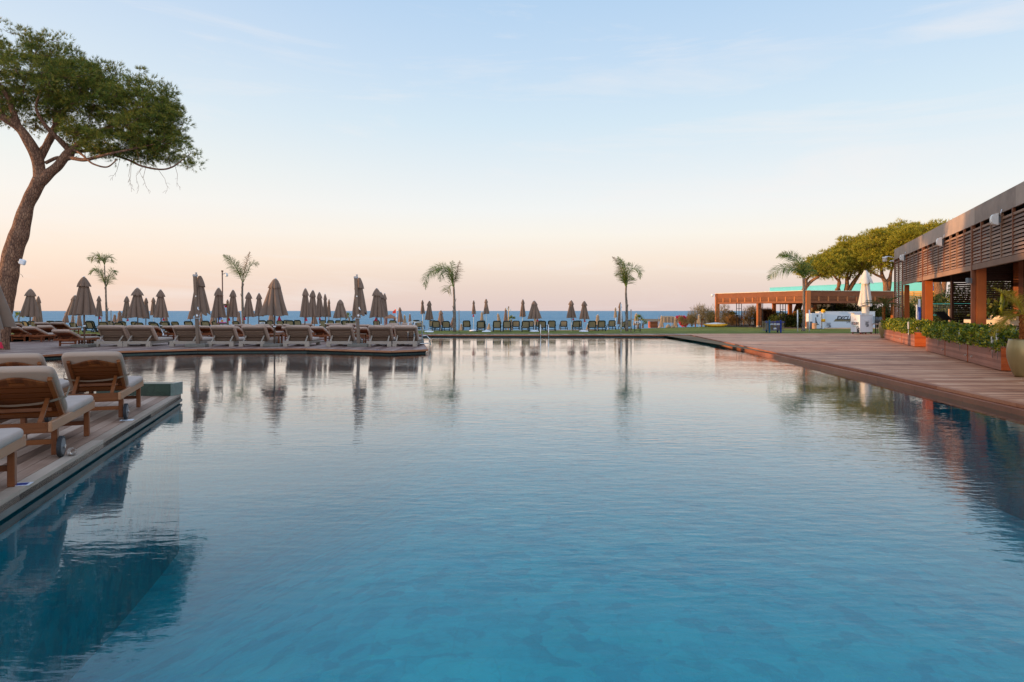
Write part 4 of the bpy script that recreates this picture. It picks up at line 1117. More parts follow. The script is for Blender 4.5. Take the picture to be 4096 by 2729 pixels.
def pine(label, d0, limbs, lobes, ncl, mats, seed, tufts=26, per=13, L=.15, w=.011, csize=.30, flat=.55, group=None, base=None, twigr=.011, sparse=0, name='umbrella_pine', hang=0, inner=.45):
    """limbs: lists of (x, y, width px, depth offset m); lobes: (x, y, rx px, ry px, depth offset, depth radius m, weight)"""
    rng = np.random.default_rng(seed); rr = random.Random(seed)
    px = d0 / F
    b0 = limbs[0][0]; o = thing(name, label, 'pine tree', (XX(b0[0], d0), d0 + b0[3], base if base is not None else 0), 0, group)
    off = o.location.copy(); nodes = []
    mb = MB()
    for li, lm in enumerate(limbs):
        pts = []
        for (x, y, wd, dz) in lm:
            pts.append((XX(x, d0), d0 + dz, ZZ(y, d0), wd / 2 * px))
        sp = smooth_path(pts, 7)
        rad = [max(.008, p[3]) for p in sp]
        rad = [r * (1 + .10 * noise.noise(Vector((p[0] * 2, p[1] * 2, p[2] * 2.2)))) for r, p in zip(rad, sp)]
        mb.tube([Vector(p[:3]) for p in sp], rad, 16 if rad[0] > .1 else 9)
        if li > 0: nodes += [(p[0], p[1], p[2]) for p in sp[3:]]
    # clump centres
    C = []; D = []
    tw = sum(l[6] for l in lobes)
    for (x, y, rx, ry, dz, rd, wt) in lobes:
        n = int(ncl * wt / tw); c0 = np.array([XX(x, d0), d0 + dz, ZZ(y, d0)]); rad = np.array([rx * px, rd, ry * px])
        k = 0
        while k < n:
            u = rng.normal(size=3); u /= np.linalg.norm(u)
            if u[2] < -.3 and rng.random() < .45: continue
            r = inner + (1 - inner) * rng.random() ** .6
            if rng.random() < .15: r *= .8
            C.append(c0 + u * rad * r * (1 + .06 * rng.normal())); D.append(u * np.array([.8, .8, 1]) + np.array([0, 0, flat])); k += 1
    C = np.array(C); D = np.array(D)
    for (x, y, dz) in (sparse or []):
        C = np.vstack([C, [XX(x, d0), d0 + dz, ZZ(y, d0)]]); D = np.vstack([D, [0, 0, 1.0]])
    D /= np.linalg.norm(D, axis=1)[:, None]
    # twigs: each clump grows from the nearest wood already there
    nodes = np.array(nodes); order = np.argsort([np.min(np.sum((nodes - c) ** 2, 1)) for c in C])
    tm = MB(); nd = [tuple(p) for p in nodes]; arr = np.zeros((len(nd) + 4 * len(C) + 4, 3)); arr[:len(nd)] = nodes; cnt = len(nd)
    for i in order:
        c = C[i]; tgt = c - D[i] * csize * .3
        dd = np.sum((arr[:cnt] - tgt) ** 2, 1) + 1.2 * np.maximum(0, arr[:cnt, 2] - tgt[2]) ** 2
        j = int(np.argmin(dd)); a = arr[j]; Ld = math.sqrt(np.sum((tgt - a) ** 2))
        if Ld < .03: continue
        m1 = a * .6 + tgt * .4 + np.array([0, 0, -.06 * Ld]) + rng.normal(size=3) * .05 * Ld
        m2 = a * .25 + tgt * .75 + np.array([0, 0, -.03 * Ld]) + rng.normal(size=3) * .04 * Ld
        k = min(1.0, Ld / 1.2)
        tm.tube([a, m1, m2, tgt], [twigr * (1 + 1.6 * k), twigr * (.9 + k), twigr * .8, twigr * .55], 4, cap=False)
        for q in (m1, m2, tgt): arr[cnt] = q; cnt += 1
    if hang:
        for k in range(hang[0]):
            x = rr.uniform(hang[1], hang[2]); y0 = rr.uniform(hang[3], hang[3] + 30); l = rr.uniform(.3, 1) * (hang[4] - hang[3])
            a = np.array([XX(x, d0), d0 + rr.uniform(-1.2, 1.2), ZZ(y0, d0)]); j = np.argsort(np.sum((arr[:cnt] - a) ** 2, 1))[0]
            p0 = arr[j]; pts = [p0]; q = np.array(a)
            for s_ in range(5):
                q = q + np.array([rr.uniform(-.06, .10), rr.uniform(-.05, .05), -l * px / 5 * rr.uniform(.7, 1.2)]); pts.append(q.copy())
            tm.tube(pts, [.009, .007, .006, .005, .004, .005], 3, cap=False)
            for s_ in range(2, 5):
                e_ = pts[s_] + np.array([rr.uniform(-.18, .18), rr.uniform(-.1, .1), -rr.uniform(.02, .15)]); tm.tube([pts[s_], (pts[s_] + e_) / 2 + np.array([0, 0, .03]), e_], [.006, .005, .004], 3, cap=False)
    mb.build('trunk', mats[0], o, off=off)
    tm.build('twigs', TWIG, o, off=off)
    # needles
    N = len(C); cc = np.repeat(C, tufts, 0); dd = np.repeat(D, tufts, 0)
    sz = csize * (.55 + .9 * rng.random(N)); sz = np.repeat(sz, tufts)[:, None]
    ut = rng.normal(size=cc.shape); ut[:, 2] = ut[:, 2] * .8 + .45; ut /= np.linalg.norm(ut, axis=1)[:, None]
    cc = cc + ut * sz * np.array([1.15, 1.15, .62]) * (.55 + .45 * rng.random((len(cc), 1)))
    dirs = ut * .9 + dd * .35; 
    V, Fc = needles(cc, dirs, rng, per, L, w, .42)
    np_mesh('crown', V, Fc, mats[1], o, off)
    return o

# the big leaning pine at the left edge
big_limbs = [
 [(-8, 1412, 80, 0), (-6, 1360, 72, 0), (4, 1290, 68, 0), (14, 1230, 67, 0), (27, 1150, 68, 0), (40, 1060, 69, 0), (58, 990, 66, 0), (80, 930, 66, 0), (92, 880, 58, 0), (110, 818, 50, 0), (138, 762, 50, 0), (160, 718, 50, 0)],
 [(160, 722, 46, 0), (157, 680, 46, 0), (154, 630, 44, -.1), (140, 580, 40, -.3), (112, 525, 32, -.5), (70, 492, 27, -.8), (20, 468, 25, -1.0), (-60, 440, 22, -1.2), (-160, 400, 16, -1.2)],
 [(152, 640, 34, 0), (166, 590, 28, .2), (178, 530, 27, .4), (190, 470, 22, .6), (215, 400, 15, .8), (240, 330, 8, 1.0)],
 [(150, 620, 26, 0), (150, 560, 24, .6), (148, 500, 20, 1.0), (130, 420, 16, 1.3), (120, 330, 10, 1.5), (110, 240, 6, 1.5)],
 [(112, 525, 26, -.5), (100, 470, 22, -.6), (90, 400, 18, -.9), (50, 330, 12, -1.2), (30, 250, 6, -1.4)],
 [(70, 492, 20, -.8), (40, 440, 14, -.4), (0, 370, 10, 0), (-50, 300, 6, .2)],
 [(-60, 440, 18, -1.2), (-130, 350, 12, -.8), (-200, 300, 8, 0)],
 [(162, 726, 44, 0), (196, 694, 40, 0), (232, 664, 36, 0), (266, 620, 33, 0), (290, 590, 28, .1), (330, 552, 22, .2), (380, 518, 17, .3), (430, 484, 12, .4), (480, 430, 7, .5)],
 [(272, 596, 22, 0), (250, 560, 18, -.3), (225, 520, 14, -.6), (210, 460, 10, -.9), (240, 380, 6, -1.0)],
 [(278, 630, 17, 0), (320, 642, 15, -.3), (372, 651, 15, -.5), (430, 642, 12, -.6), (500, 628, 9, -.7), (570, 610, 7, -.6), (640, 590, 4, -.5)],
 [(286, 602, 17, .2), (350, 592, 13, .4), (430, 586, 11, .7), (520, 574, 9, .9), (600, 540, 7, 1.0), (660, 500, 4, 1.0)],
 [(300, 600, 12, -.1), (350, 625, 9, -.4), (400, 656, 8, -.8), (440, 680, 7, -1.0), (490, 690, 6, -1.0), (530, 660, 4, -1.0)],
 [(430, 610, 10, .4), (500, 635, 9, .3), (560, 662, 8, .1), (640, 678, 7, 0), (690, 668, 6, 0), (735, 636, 4, 0), (765, 612, 3, 0)],
 [(182, 652, 14, 0), (210, 624, 13, .3), (240, 626, 11, .5), (248, 600, 9, .7), (230, 570, 7, .8), (200, 566, 6, .9)],
 [(380, 518, 12, .3), (470, 500, 9, 0), (560, 460, 7, -.2), (640, 420, 4, -.3)],
]
big_lobes = [(q[0] - 12, q[1] + 12) + q[2:] for q in [(60, 300, 300, 185, .2, 2.6, 4.2), (300, 330, 170, 150, -.3, 2.2, 2.6), (130, 420, 260, 90, .6, 2.2, 1.3), (-160, 300, 180, 160, .5, 2.2, 1.5),
             (575, 440, 155, 135, .2, 1.9, 2.5), (640, 520, 110, 115, 0, 1.5, 1.4), (420, 530, 180, 80, .2, 1.6, 1.2), (520, 585, 190, 52, 0, 1.5, 1.2), (400, 400, 140, 90, 0, 1.8, 1.0)]]
sp_ = [(455, 285, .2), (445, 265, .2), (758, 615, 0), (770, 640, 0), (748, 660, 0), (720, 640, .2), (735, 600, .1), (560, 282, .1), (10, 105, 0), (60, 120, .4), (120, 135, -.3), (775, 665, .0)]
pine('big umbrella pine leaning in from the left edge with green crown high above the loungers', 26.4, big_limbs, big_lobes, 900, (BARK, NEEDLE), 5, tufts=36, per=11, L=.15, w=.0125, csize=.30, sparse=sp_, hang=(8, 440, 690, 660, 755))

# far pines behind the pergola
FPG = 'golden lit umbrella pines behind the pergola'
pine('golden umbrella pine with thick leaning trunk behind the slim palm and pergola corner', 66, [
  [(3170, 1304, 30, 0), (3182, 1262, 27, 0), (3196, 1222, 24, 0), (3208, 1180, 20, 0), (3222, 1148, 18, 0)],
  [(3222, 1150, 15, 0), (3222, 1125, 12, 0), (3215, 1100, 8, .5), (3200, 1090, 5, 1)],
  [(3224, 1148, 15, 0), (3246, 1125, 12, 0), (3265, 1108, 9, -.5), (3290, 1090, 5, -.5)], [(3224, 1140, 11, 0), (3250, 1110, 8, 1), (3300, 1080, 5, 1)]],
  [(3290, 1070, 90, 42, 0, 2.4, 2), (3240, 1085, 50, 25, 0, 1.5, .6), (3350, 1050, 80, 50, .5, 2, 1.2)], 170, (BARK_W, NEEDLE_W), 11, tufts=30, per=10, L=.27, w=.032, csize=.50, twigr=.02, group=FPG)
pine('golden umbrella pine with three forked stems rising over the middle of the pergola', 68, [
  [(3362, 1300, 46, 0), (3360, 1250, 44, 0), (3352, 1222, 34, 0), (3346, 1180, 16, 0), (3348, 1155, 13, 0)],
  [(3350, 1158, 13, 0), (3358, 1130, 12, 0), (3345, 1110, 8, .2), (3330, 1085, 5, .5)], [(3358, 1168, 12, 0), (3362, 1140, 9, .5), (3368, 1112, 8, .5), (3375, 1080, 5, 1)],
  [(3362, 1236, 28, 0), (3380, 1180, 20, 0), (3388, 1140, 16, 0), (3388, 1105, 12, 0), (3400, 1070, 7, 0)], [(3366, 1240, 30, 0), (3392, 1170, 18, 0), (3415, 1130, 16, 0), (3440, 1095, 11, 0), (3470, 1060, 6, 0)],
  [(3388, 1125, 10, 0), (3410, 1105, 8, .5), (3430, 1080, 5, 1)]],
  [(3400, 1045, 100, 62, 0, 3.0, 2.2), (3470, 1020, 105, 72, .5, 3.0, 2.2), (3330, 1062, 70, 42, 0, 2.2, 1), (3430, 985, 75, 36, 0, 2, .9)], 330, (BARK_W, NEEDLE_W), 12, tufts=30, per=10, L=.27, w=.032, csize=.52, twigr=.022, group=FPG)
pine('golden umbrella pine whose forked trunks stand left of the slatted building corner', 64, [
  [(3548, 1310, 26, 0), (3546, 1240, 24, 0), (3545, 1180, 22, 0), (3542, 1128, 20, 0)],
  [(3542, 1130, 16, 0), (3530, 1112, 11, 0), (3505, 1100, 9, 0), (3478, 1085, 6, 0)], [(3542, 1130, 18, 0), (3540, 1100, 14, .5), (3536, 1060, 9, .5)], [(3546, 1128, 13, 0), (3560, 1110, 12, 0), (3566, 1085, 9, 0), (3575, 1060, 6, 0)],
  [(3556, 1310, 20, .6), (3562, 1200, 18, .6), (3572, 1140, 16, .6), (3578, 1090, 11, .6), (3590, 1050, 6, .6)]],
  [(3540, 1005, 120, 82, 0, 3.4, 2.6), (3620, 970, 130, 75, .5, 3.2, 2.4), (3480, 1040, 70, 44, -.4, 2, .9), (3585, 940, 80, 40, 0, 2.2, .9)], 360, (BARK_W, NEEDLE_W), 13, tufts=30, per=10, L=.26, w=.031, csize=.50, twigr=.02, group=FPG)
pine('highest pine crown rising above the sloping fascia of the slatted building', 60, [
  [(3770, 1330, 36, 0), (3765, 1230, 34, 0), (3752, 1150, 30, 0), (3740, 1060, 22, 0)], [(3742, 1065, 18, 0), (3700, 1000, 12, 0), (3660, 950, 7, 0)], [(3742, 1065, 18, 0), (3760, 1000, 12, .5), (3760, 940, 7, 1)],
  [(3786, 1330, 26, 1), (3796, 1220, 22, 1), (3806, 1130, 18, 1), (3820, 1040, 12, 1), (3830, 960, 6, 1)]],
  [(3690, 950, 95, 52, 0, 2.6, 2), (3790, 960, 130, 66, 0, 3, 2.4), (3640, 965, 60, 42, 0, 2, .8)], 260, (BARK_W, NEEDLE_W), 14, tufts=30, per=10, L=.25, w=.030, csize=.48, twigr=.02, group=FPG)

# ------------------------------------------------------------------ palms
def palm(label, d, trunk, fronds, seed, group='young feathery palms along the lawn', ll=34, dens=2.6, base=0.0, dry=(), name='palm_tree', w=.0125, mat=None):
    """trunk: (x, y, width px); fronds: lists of px points, leaflet length ll px"""
    rng = np.random.default_rng(seed); rr = random.Random(seed); px = d / F
    o = thing(name, label, 'palm tree', (XX(trunk[0][0], d), d, base), 0, group); off = o.location.copy()
    mb = MB(); sp = smooth_path([(XX(x, d), d, ZZ(y, d), wd / 2 * px) for x, y, wd in trunk], 8)
    rad = [p[3] * (1 + .12 * noise.noise(Vector((0, seed, p[2] * 5)))) for p in sp]
    mb.tube([p[:3] for p in sp], rad, 12)
    for k in range(5):      # torn leaf bases on the trunk
        p = sp[int(len(sp) * rr.uniform(.2, .9))]; a = rr.uniform(0, 6.28); r_ = p[3]
        q = Vector(p[:3]) + Vector((math.cos(a), math.sin(a), 0)) * r_; mb.bar(q, q + Vector((math.cos(a) * .06, math.sin(a) * .06, .22)), .05, .015)
    mb.build('trunk', PALMB, o, off=off)
    roll = [rr.choice((-1, 1)) * rr.uniform(.6, 1.2) for _ in fronds]
    for fi, fr in enumerate(fronds):
        dz = rr.uniform(-.8, .8)
        n = len(fr); pts = [(XX(x, d), d + dz * (i / (n - 1)) ** 1.2, ZZ(y, d), 1) for i, (x, y) in enumerate(fr)]
        sp = [np.array(p[:3]) for p in smooth_path(pts, 10)]
        # resample by length
        ds = [0]
        for i in range(1, len(sp)): ds.append(ds[-1] + np.linalg.norm(sp[i] - sp[i - 1]))
        Lt = ds[-1]; m = MB(); m.tube([tuple(p) for p in sp], [.022 * (1 - .8 * s_ / Lt) + .004 for s_ in ds], 5, cap=False)
        nl = int(Lt / px / dens); V = []; Fc = []
        for k in range(nl):
            s_ = Lt * (.16 + .84 * k / nl); i = min(len(ds) - 2, max(0, int(np.searchsorted(ds, s_)) - 1)); u = (s_ - ds[i]) / max(1e-6, ds[i + 1] - ds[i])
            p = sp[i] * (1 - u) + sp[i + 1] * u; tg = sp[i + 1] - sp[i]; tg /= np.linalg.norm(tg)
            up = np.array([0, 0, 1.0]); sd_ = np.cross(tg, up); sd_ = sd_ / (np.linalg.norm(sd_) + 1e-6)
            if abs(tg[2]) > .93: sd_ = np.array([rng.normal() * .3 + 1, rng.normal() * .5, 0]); sd_ /= np.linalg.norm(sd_)
            nr = np.cross(sd_, tg); rl_ = roll[fi]; sd_, nr = sd_ * math.cos(rl_) + nr * math.sin(rl_), nr * math.cos(rl_) - sd_ * math.sin(rl_)
            if nr[2] < 0: nr = -nr
            for sg in (-1, 1):
                f = s_ / Lt; l = 1.35 * ll * px * (math.sin(math.pi * min(1, .18 + f * .86)) ** .7 * .9 + .15) * rr.uniform(.75, 1.15)
                dr = sd_ * sg * .85 + tg * (.55 + .3 * rng.random()) + nr * (.30 + .2 * rng.normal()) + rng.normal(size=3) * .10; dr /= np.linalg.norm(dr)
                q1 = p + dr * l * .45 + np.array([0, 0, -.05 * l]); q2 = p + dr * l * .95 + np.array([0, 0, -.30 * l])
                ws = np.cross(dr, rng.normal(size=3)); ws /= np.linalg.norm(ws); ww = w * (d / 50)
                b = len(V); V += [p + ws * ww * .5, p - ws * ww * .5, q1 + ws * ww, q1 - ws * ww, q2]
                Fc += [[b, b + 1, b + 3, b + 2], [b + 2, b + 3, b + 4, b + 4]]
        o2 = len(m.v); m.v += [tuple(v) for v in V]
        for f_ in Fc:
            q = [i + o2 for i in f_]; 
            if q[2] == q[3]: q = q[:3]
            m.f.append(q); m.sm.append(False)
        m.build('frond', mat or (FROND_DRY if fi in dry else FROND), o, off=off)
    return o
palm('two tiered palm with a second small crown above the first, far left', 50, [(427, 1330, 9), (427, 1260, 9), (424, 1200, 7), (423, 1150, 6), (420, 1110, 4), (418, 1062, 4)],
     [[(423, 1152), (406, 1100), (385, 1075), (352, 1098)], [(423, 1152), (412, 1105), (395, 1082), (385, 1090)], [(424, 1152), (436, 1105), (452, 1080), (462, 1100)], [(424, 1150), (434, 1115), (442, 1100)],
      [(418, 1060), (410, 1032), (388, 1024), (368, 1042)], [(418, 1060), (425, 1032), (436, 1028), (442, 1050)], [(418, 1060), (410, 1040), (396, 1034), (386, 1048)], [(418, 1060), (420, 1038), (426, 1020)], [(418, 1060), (416, 1040), (406, 1022)]], 1, ll=26, dens=2.0)
palm('ragged palm with one wide green frond and thin torn fronds beside the lamp post', 50, [(975, 1330, 12), (971, 1240, 10), (969, 1180, 8), (970, 1128, 7)],
     [[(970, 1130), (955, 1085), (930, 1045), (897, 1021)], [(970, 1130), (950, 1080), (922, 1040), (900, 1020)], [(972, 1130), (974, 1085), (980, 1045), (986, 1003)], [(974, 1128), (986, 1090), (1000, 1052), (1023, 1056)], [(972, 1130), (968, 1095), (962, 1070)]],
     2, ll=30, dens=2.2, dry=(2,))
palm('palm with heavy frond arching down to the left, standing in open lawn', 49, [(1818, 1327, 15), (1818, 1260, 12), (1817, 1200, 9), (1815, 1148, 8)],
     [[(1815, 1150), (1800, 1100), (1770, 1075), (1735, 1085), (1705, 1120), (1707, 1160)], [(1815, 1150), (1802, 1095), (1775, 1068), (1740, 1085), (1715, 1105)], [(1815, 1150), (1812, 1105), (1806, 1070), (1808, 1040)],
      [(1816, 1150), (1822, 1110), (1832, 1070), (1838, 1042)], [(1814, 1150), (1798, 1108), (1772, 1088), (1762, 1128)], [(1814, 1146), (1800, 1142), (1787, 1168)], [(1815, 1150), (1806, 1100), (1785, 1065)]], 3, ll=32, dens=2.0, dry=(3,))
palm('tall palm with one thin frond hooking down to the right, beside two posts', 49, [(2507, 1325, 13), (2507, 1240, 10), (2504, 1180, 8), (2504, 1148, 7)],
     [[(2504, 1150), (2492, 1100), (2475, 1055), (2450, 1026)], [(2504, 1150), (2496, 1105), (2486, 1065), (2464, 1030)], [(2505, 1150), (2500, 1100), (2500, 1065), (2516, 1055)], [(2506, 1150), (2512, 1100), (2530, 1074), (2556, 1085), (2556, 1118)],
      [(2505, 1150), (2508, 1110), (2514, 1080)], [(2504, 1150), (2490, 1115), (2474, 1095), (2462, 1102)], [(2505, 1150), (2494, 1110), (2490, 1060), (2478, 1036)], [(2505, 1148), (2512, 1120), (2524, 1110)]], 4, ll=30, dens=1.8, dry=(0,))
palm('full crowned green palm in front of the pergola corner between two stakes', 49, [(3213, 1324, 17), (3215, 1300, 12), (3216, 1220, 10), (3215, 1160, 9), (3214, 1112, 9)],
     [[(3214, 1118), (3196, 1062), (3160, 1026), (3112, 1022), (3092, 1034)], [(3214, 1118), (3190, 1076), (3140, 1072), (3096, 1090), (3076, 1122)], [(3214, 1118), (3200, 1050), (3170, 1024), (3128, 1014)],
      [(3215, 1118), (3226, 1075), (3240, 1033)], [(3215, 1118), (3222, 1080), (3244, 1050)], [(3215, 1118), (3216, 1070), (3206, 1045)], [(3214, 1118), (3195, 1085), (3160, 1075), (3130, 1090)], [(3215, 1118), (3232, 1090), (3250, 1080), (3256, 1098)], [(3214, 1118), (3204, 1070), (3186, 1048)]],
     5, ll=34, dens=2.0, w=.014)

def fan_palm(label, x, ytop, ybot, d, base, seed, hw=24, trunk=True, mat=None):
    rng = np.random.default_rng(seed); px = d / F; z0 = ZZ(ybot, d); zc = ZZ(ytop + (ybot - ytop) * .55, d)
    o = thing('fan_palm', label, 'fan palm', (XX(x, d), d, base), 0, 'small fan palms by the beach')
    m = MB(); m.tube([(0, 0, 0), (0, 0, zc - base)], [.10, .07], 9); m.build('trunk', PALMB, o)
    V = []; Fc = []
    for k in range(16):
        a = rng.random() * 6.28; e_ = rng.uniform(-.25, 1.35); dr = np.array([math.cos(a) * math.cos(e_), math.sin(a) * math.cos(e_), math.sin(e_)])
        c = np.array([0, 0, zc - base]) + dr * hw * px * .45; up = np.cross(dr, rng.normal(size=3)); up /= np.linalg.norm(up)
        b = len(V); V += [np.array([0, 0, zc - base]), c + up * .008, c - up * .008]; Fc.append([b, b + 1, b + 2])
        for j in range(15):
            t_ = (j - 7) / 7 * 1.25; d2 = dr * math.cos(t_) + up * math.sin(t_); l = hw * px * .6 * (1 - .2 * abs(t_)); s_ = np.cross(dr, up) * .01 + up * .012
            b = len(V); V += [c + s_, c - s_, c + d2 * l + np.array([0, 0, -.1 * l * rng.random()])]; Fc.append([b, b + 1, b + 2])
    np_mesh('fan_leaves', V, Fc, mat or HEDGE, o)
fan_palm('yellow green fan palm behind loungers just right of the pine trunk', 75, 1249, 1284, 56, -.6, 21, 27)
fan_palm('fan palm with pinkish top left of the right cantilever parasol', 1397, 1254, 1283, 54, -.4, 22, 24)
fan_palm('dark fan palm behind the lamp post with two floodlights', 2046, 1268, 1290, 56, -.5, 23, 22)
fan_palm('fan palm behind the sunlit parasol at the menu stand', 2553, 1252, 1300, 58, 0, 24, 26)
fan_palm('low fan palm left of the brown timber box', 2571, 1273, 1310, 60, 0, 25, 24)

def bush(label, x, ytop, ybot, hw, d, mat, seed, n=1500, L=.14, w=.05, dr=.8, group=None, name='bush', cat='bush', stems=3, feather=False, base=None, lumps=7):
    rng = np.random.default_rng(seed); px = d / F; zt, zb = ZZ(ytop, d), ZZ(ybot, d); base = zb if base is None else base
    o = thing(name, label, cat, (XX(x, d), d, base), 0, group)
    h = zt - zb; C = []; cen = []
    for k in range(lumps):
        cen.append([rng.uniform(-.65, .65) * hw * px, rng.uniform(-.6, .6) * dr, (zb - base) + h * rng.uniform(.22, .74)])
    cen = np.array(cen); idx = rng.integers(0, lumps, n); u = rng.normal(size=(n, 3)); u /= np.linalg.norm(u, axis=1)[:, None]
    rad = np.array([hw * px * .5, dr * .55, h * .34]) * (.75 + .5 * rng.random((lumps, 1)))
    C = cen[idx] + u * rad[idx] * (rng.random((n, 1)) ** .35)
    nd = u * .5 + np.array([0, 0, 1.1 if feather else .3])
    V, Fc = leafquads(C, rng, L, w, nd); np_mesh('foliage', V, Fc, mat, o)
    if stems:
        m = MB()
        for k in range(stems):
            c = cen[k % lumps]; m.tube([(rng.uniform(-.15, .15) * hw * px, 0, 0), (c[0] * .5, c[1] * .5, c[2] * .5), tuple(c)], [.04, .03, .012], 5)
            for j in range(4 if feather else 1):
                e_ = c + rng.normal(size=3) * rad[k % lumps] * .8; m.tube([(c[0] * .7, c[1] * .7, c[2] * .7), tuple(e_)], [.015, .005], 4)
        m.build('stems', TWIG, o)
    return o
FG = 'feathery tamarisk bushes near the pergola'
bush('feathery olive bush immediately left of the pergola end post', 2825, 1226, 1306, 48, 66, TAMAR, 31, n=3000, L=.34, w=.02, dr=1.2, group=FG, feather=True, name='tamarisk_bush', lumps=12)
bush('dark green bush low behind the yellow kayak end', 2842, 1252, 1300, 26, 69, BUSH_M, 45, n=1400, L=.2, w=.05, group=FG, name='tamarisk_bush')
bush('feathery low bush on thin stems left of the striped parasol', 2768, 1254, 1306, 20, 64, TAMAR, 32, n=1300, L=.28, w=.02, dr=.8, group=FG, feather=True, name='tamarisk_bush')
bush('feathery bush seen through the first pergola bay', 2902, 1219, 1300, 32, 72, TAMAR, 33, n=2200, L=.36, w=.024, dr=1.2, group=FG, feather=True, name='tamarisk_bush', lumps=9)
bush('feathery bush seen left of the middle pergola post', 3000, 1222, 1300, 28, 70, TAMAR, 34, n=2200, L=.34, w=.024, dr=1.2, group=FG, feather=True, name='tamarisk_bush', lumps=9)
bush('small thatch brown bush in front of the bougainvillea', 2726, 1266, 1300, 16, 63, TAMAR, 35, n=900, L=.22, w=.02, dr=.5, group=FG, feather=True, name='tamarisk_bush')
bush('red bougainvillea hanging from the low beach arbour', 2738, 1277, 1306, 24, 65, BOUG, 36, n=1500, L=.13, w=.10, dr=.6, name='bougainvillea', cat='flowering bush')
bush('thin band of pink bougainvillea on top of the beach arbour', 2738, 1264, 1276, 36, 65, BOUG, 37, n=500, L=.12, w=.09, dr=.4, name='bougainvillea', cat='flowering bush', stems=0, base=0)
bush('orange dry grass tuft inside the first pergola bay', 2935, 1268, 1302, 30, 68, DRYG, 38, n=2500, L=.5, w=.02, dr=.7, feather=True, stems=0, name='dry_grass_clump', cat='grass clump')
bush('dark round bush beyond the first pergola bay', 2930, 1250, 1268, 12, 75, BUSH_M, 39, n=600, L=.2, w=.06, base=0)
HG = 'dark green hedge bushes behind the pergola'
hb = [(3110, 1248, 1302, 28, 'dark hedge bush behind the second black trellis'), (3160, 1252, 1302, 30, 'hedge bush left of the leaning pine trunk'), (3215, 1244, 1302, 32, 'olive lit hedge bush right of the leaning pine trunk'),
      (3285, 1222, 1290, 36, 'tall hedge bush in front of the pale building left part'), (3350, 1216, 1290, 36, 'tall hedge bush left of the thick triple pine trunk'), (3408, 1210, 1290, 34, 'leafy hedge bush right of the thick triple pine trunk'),
      (3465, 1206, 1290, 36, 'leafy hedge bush behind the cream parasol'), (3520, 1214, 1300, 36, 'sunlit hedge bush left of the palm in the far pot'), (3570, 1210, 1310, 34, 'hedge bush beside the slatted corner screen')]
for i, (x, a, b_, hw, lb) in enumerate(hb):
    bush(lb, x, a, b_ + 10, hw, 62.5, BUSH_M, 50 + i, n=3000, L=.19, w=.07, dr=1.0, group=HG, name='hedge_bush', cat='bush', lumps=11)
hb2 = [(3640, 1196, 1330, 44, 52, 'tall dark bush seen through the far opening of the building'), (3720, 1176, 1330, 40, 52, 'tall bush behind the volleyball net, left'), (3778, 1132, 1330, 52, 50, 'tall bush behind the volleyball net, right'),
       (3880, 1098, 1330, 66, 50, 'bush glimpsed through the left slatted screen'), (3990, 1090, 1330, 76, 48, 'bush glimpsed through the right slatted screen'), (4110, 1085, 1330, 76, 46, 'bush behind the far right screen')]
for i, (x, a, b_, hw, d, lb) in enumerate(hb2):
    bush(lb, x, a, b_, hw, d, BUSH_M, 70 + i, n=3800, L=.19, w=.08, dr=1.1, group='bushes behind the slatted building', name='garden_bush', cat='bush', lumps=12)

# trees out of frame on the left that keep the low sun off the pool terrace
for i, (x, y, h, r_) in enumerate([(-44, -19, 14, 5), (-43, -10, 14.6, 5), (-44, -1, 15.5, 4.8), (-43, 7.5, 15.5, 4.4), (-45, 15, 15, 3.8), (-44, 23.5, 5.2, 3.6), (-44, 32, 14.5, 3.9), (-46, 41, 9.5, 4.2)]):
    rng = np.random.default_rng(200 + i); o = thing('shade_tree', 'broad leafy tree beyond the left edge of the terrace, %s along the row' % ORD[i], 'tree', (x, y, 0), 0, 'trees beyond the left edge')
    m = MB(); m.tube([(0, 0, 0), (.1, .1, h * .35), (0, .3, h * .7)], [.28, .22, .08], 10); m.build('trunk', BARK, o)
    n = 15000; k = 26; cen = np.stack([rng.uniform(-.6, .6, k) * r_, rng.uniform(-.85, .85, k) * r_, h * rng.uniform(.18, .82, k)], 1)
    idx = rng.integers(0, k, n); u = rng.normal(size=(n, 3)); u /= np.linalg.norm(u, axis=1)[:, None]
    C = cen[idx] + u * np.array([1.7, 1.9, 1.5]) * rng.random((n, 1)) ** .4; C[:, 2] = np.maximum(C[:, 2], .1)
    V, Fc = leafquads(C, rng, .5, .34); np_mesh('crown', V, Fc, BUSH_M, o)
# ------------------------------------------------------------------ slatted building on the right
GW = M_wood('grey_slat_wood', [(104, 72, 54), (138, 102, 80), (162, 126, 102)], 'X', .6, fine=10, stain=.5, rot=-math.atan2(1, .39))
FASC = M_wood('fascia_wood', [(108, 86, 74), (138, 114, 100), (160, 136, 120), (178, 150, 132)], 'X', .55, fine=7, stain=.9, rot=-math.atan2(1, .39), spec=.35)
PILL = M_wood('orange_pillar_wood', [(140, 66, 22), (172, 88, 34), (196, 110, 52)], 'Z', .5, fine=14, stain=.6, spec=.35)
TRIMW = M_wood('red_brown_trim', [(104, 58, 38), (128, 76, 50), (150, 96, 66)], 'Z', .5, fine=12, stain=.4)
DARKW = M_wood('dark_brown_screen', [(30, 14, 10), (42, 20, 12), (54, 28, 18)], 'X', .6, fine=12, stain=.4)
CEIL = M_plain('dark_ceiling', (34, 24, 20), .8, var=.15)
PLW = M_wood('planter_boards', [(122, 70, 52), (148, 92, 72), (170, 112, 92)], 'X', .5, fine=9, stain=.7, rot=-math.atan2(1, .39), spec=.4)
PLO = M_wood('planter_end_orange', [(150, 62, 20), (180, 82, 30), (198, 100, 44)], 'X', .5, fine=10, stain=.4, spec=.35)
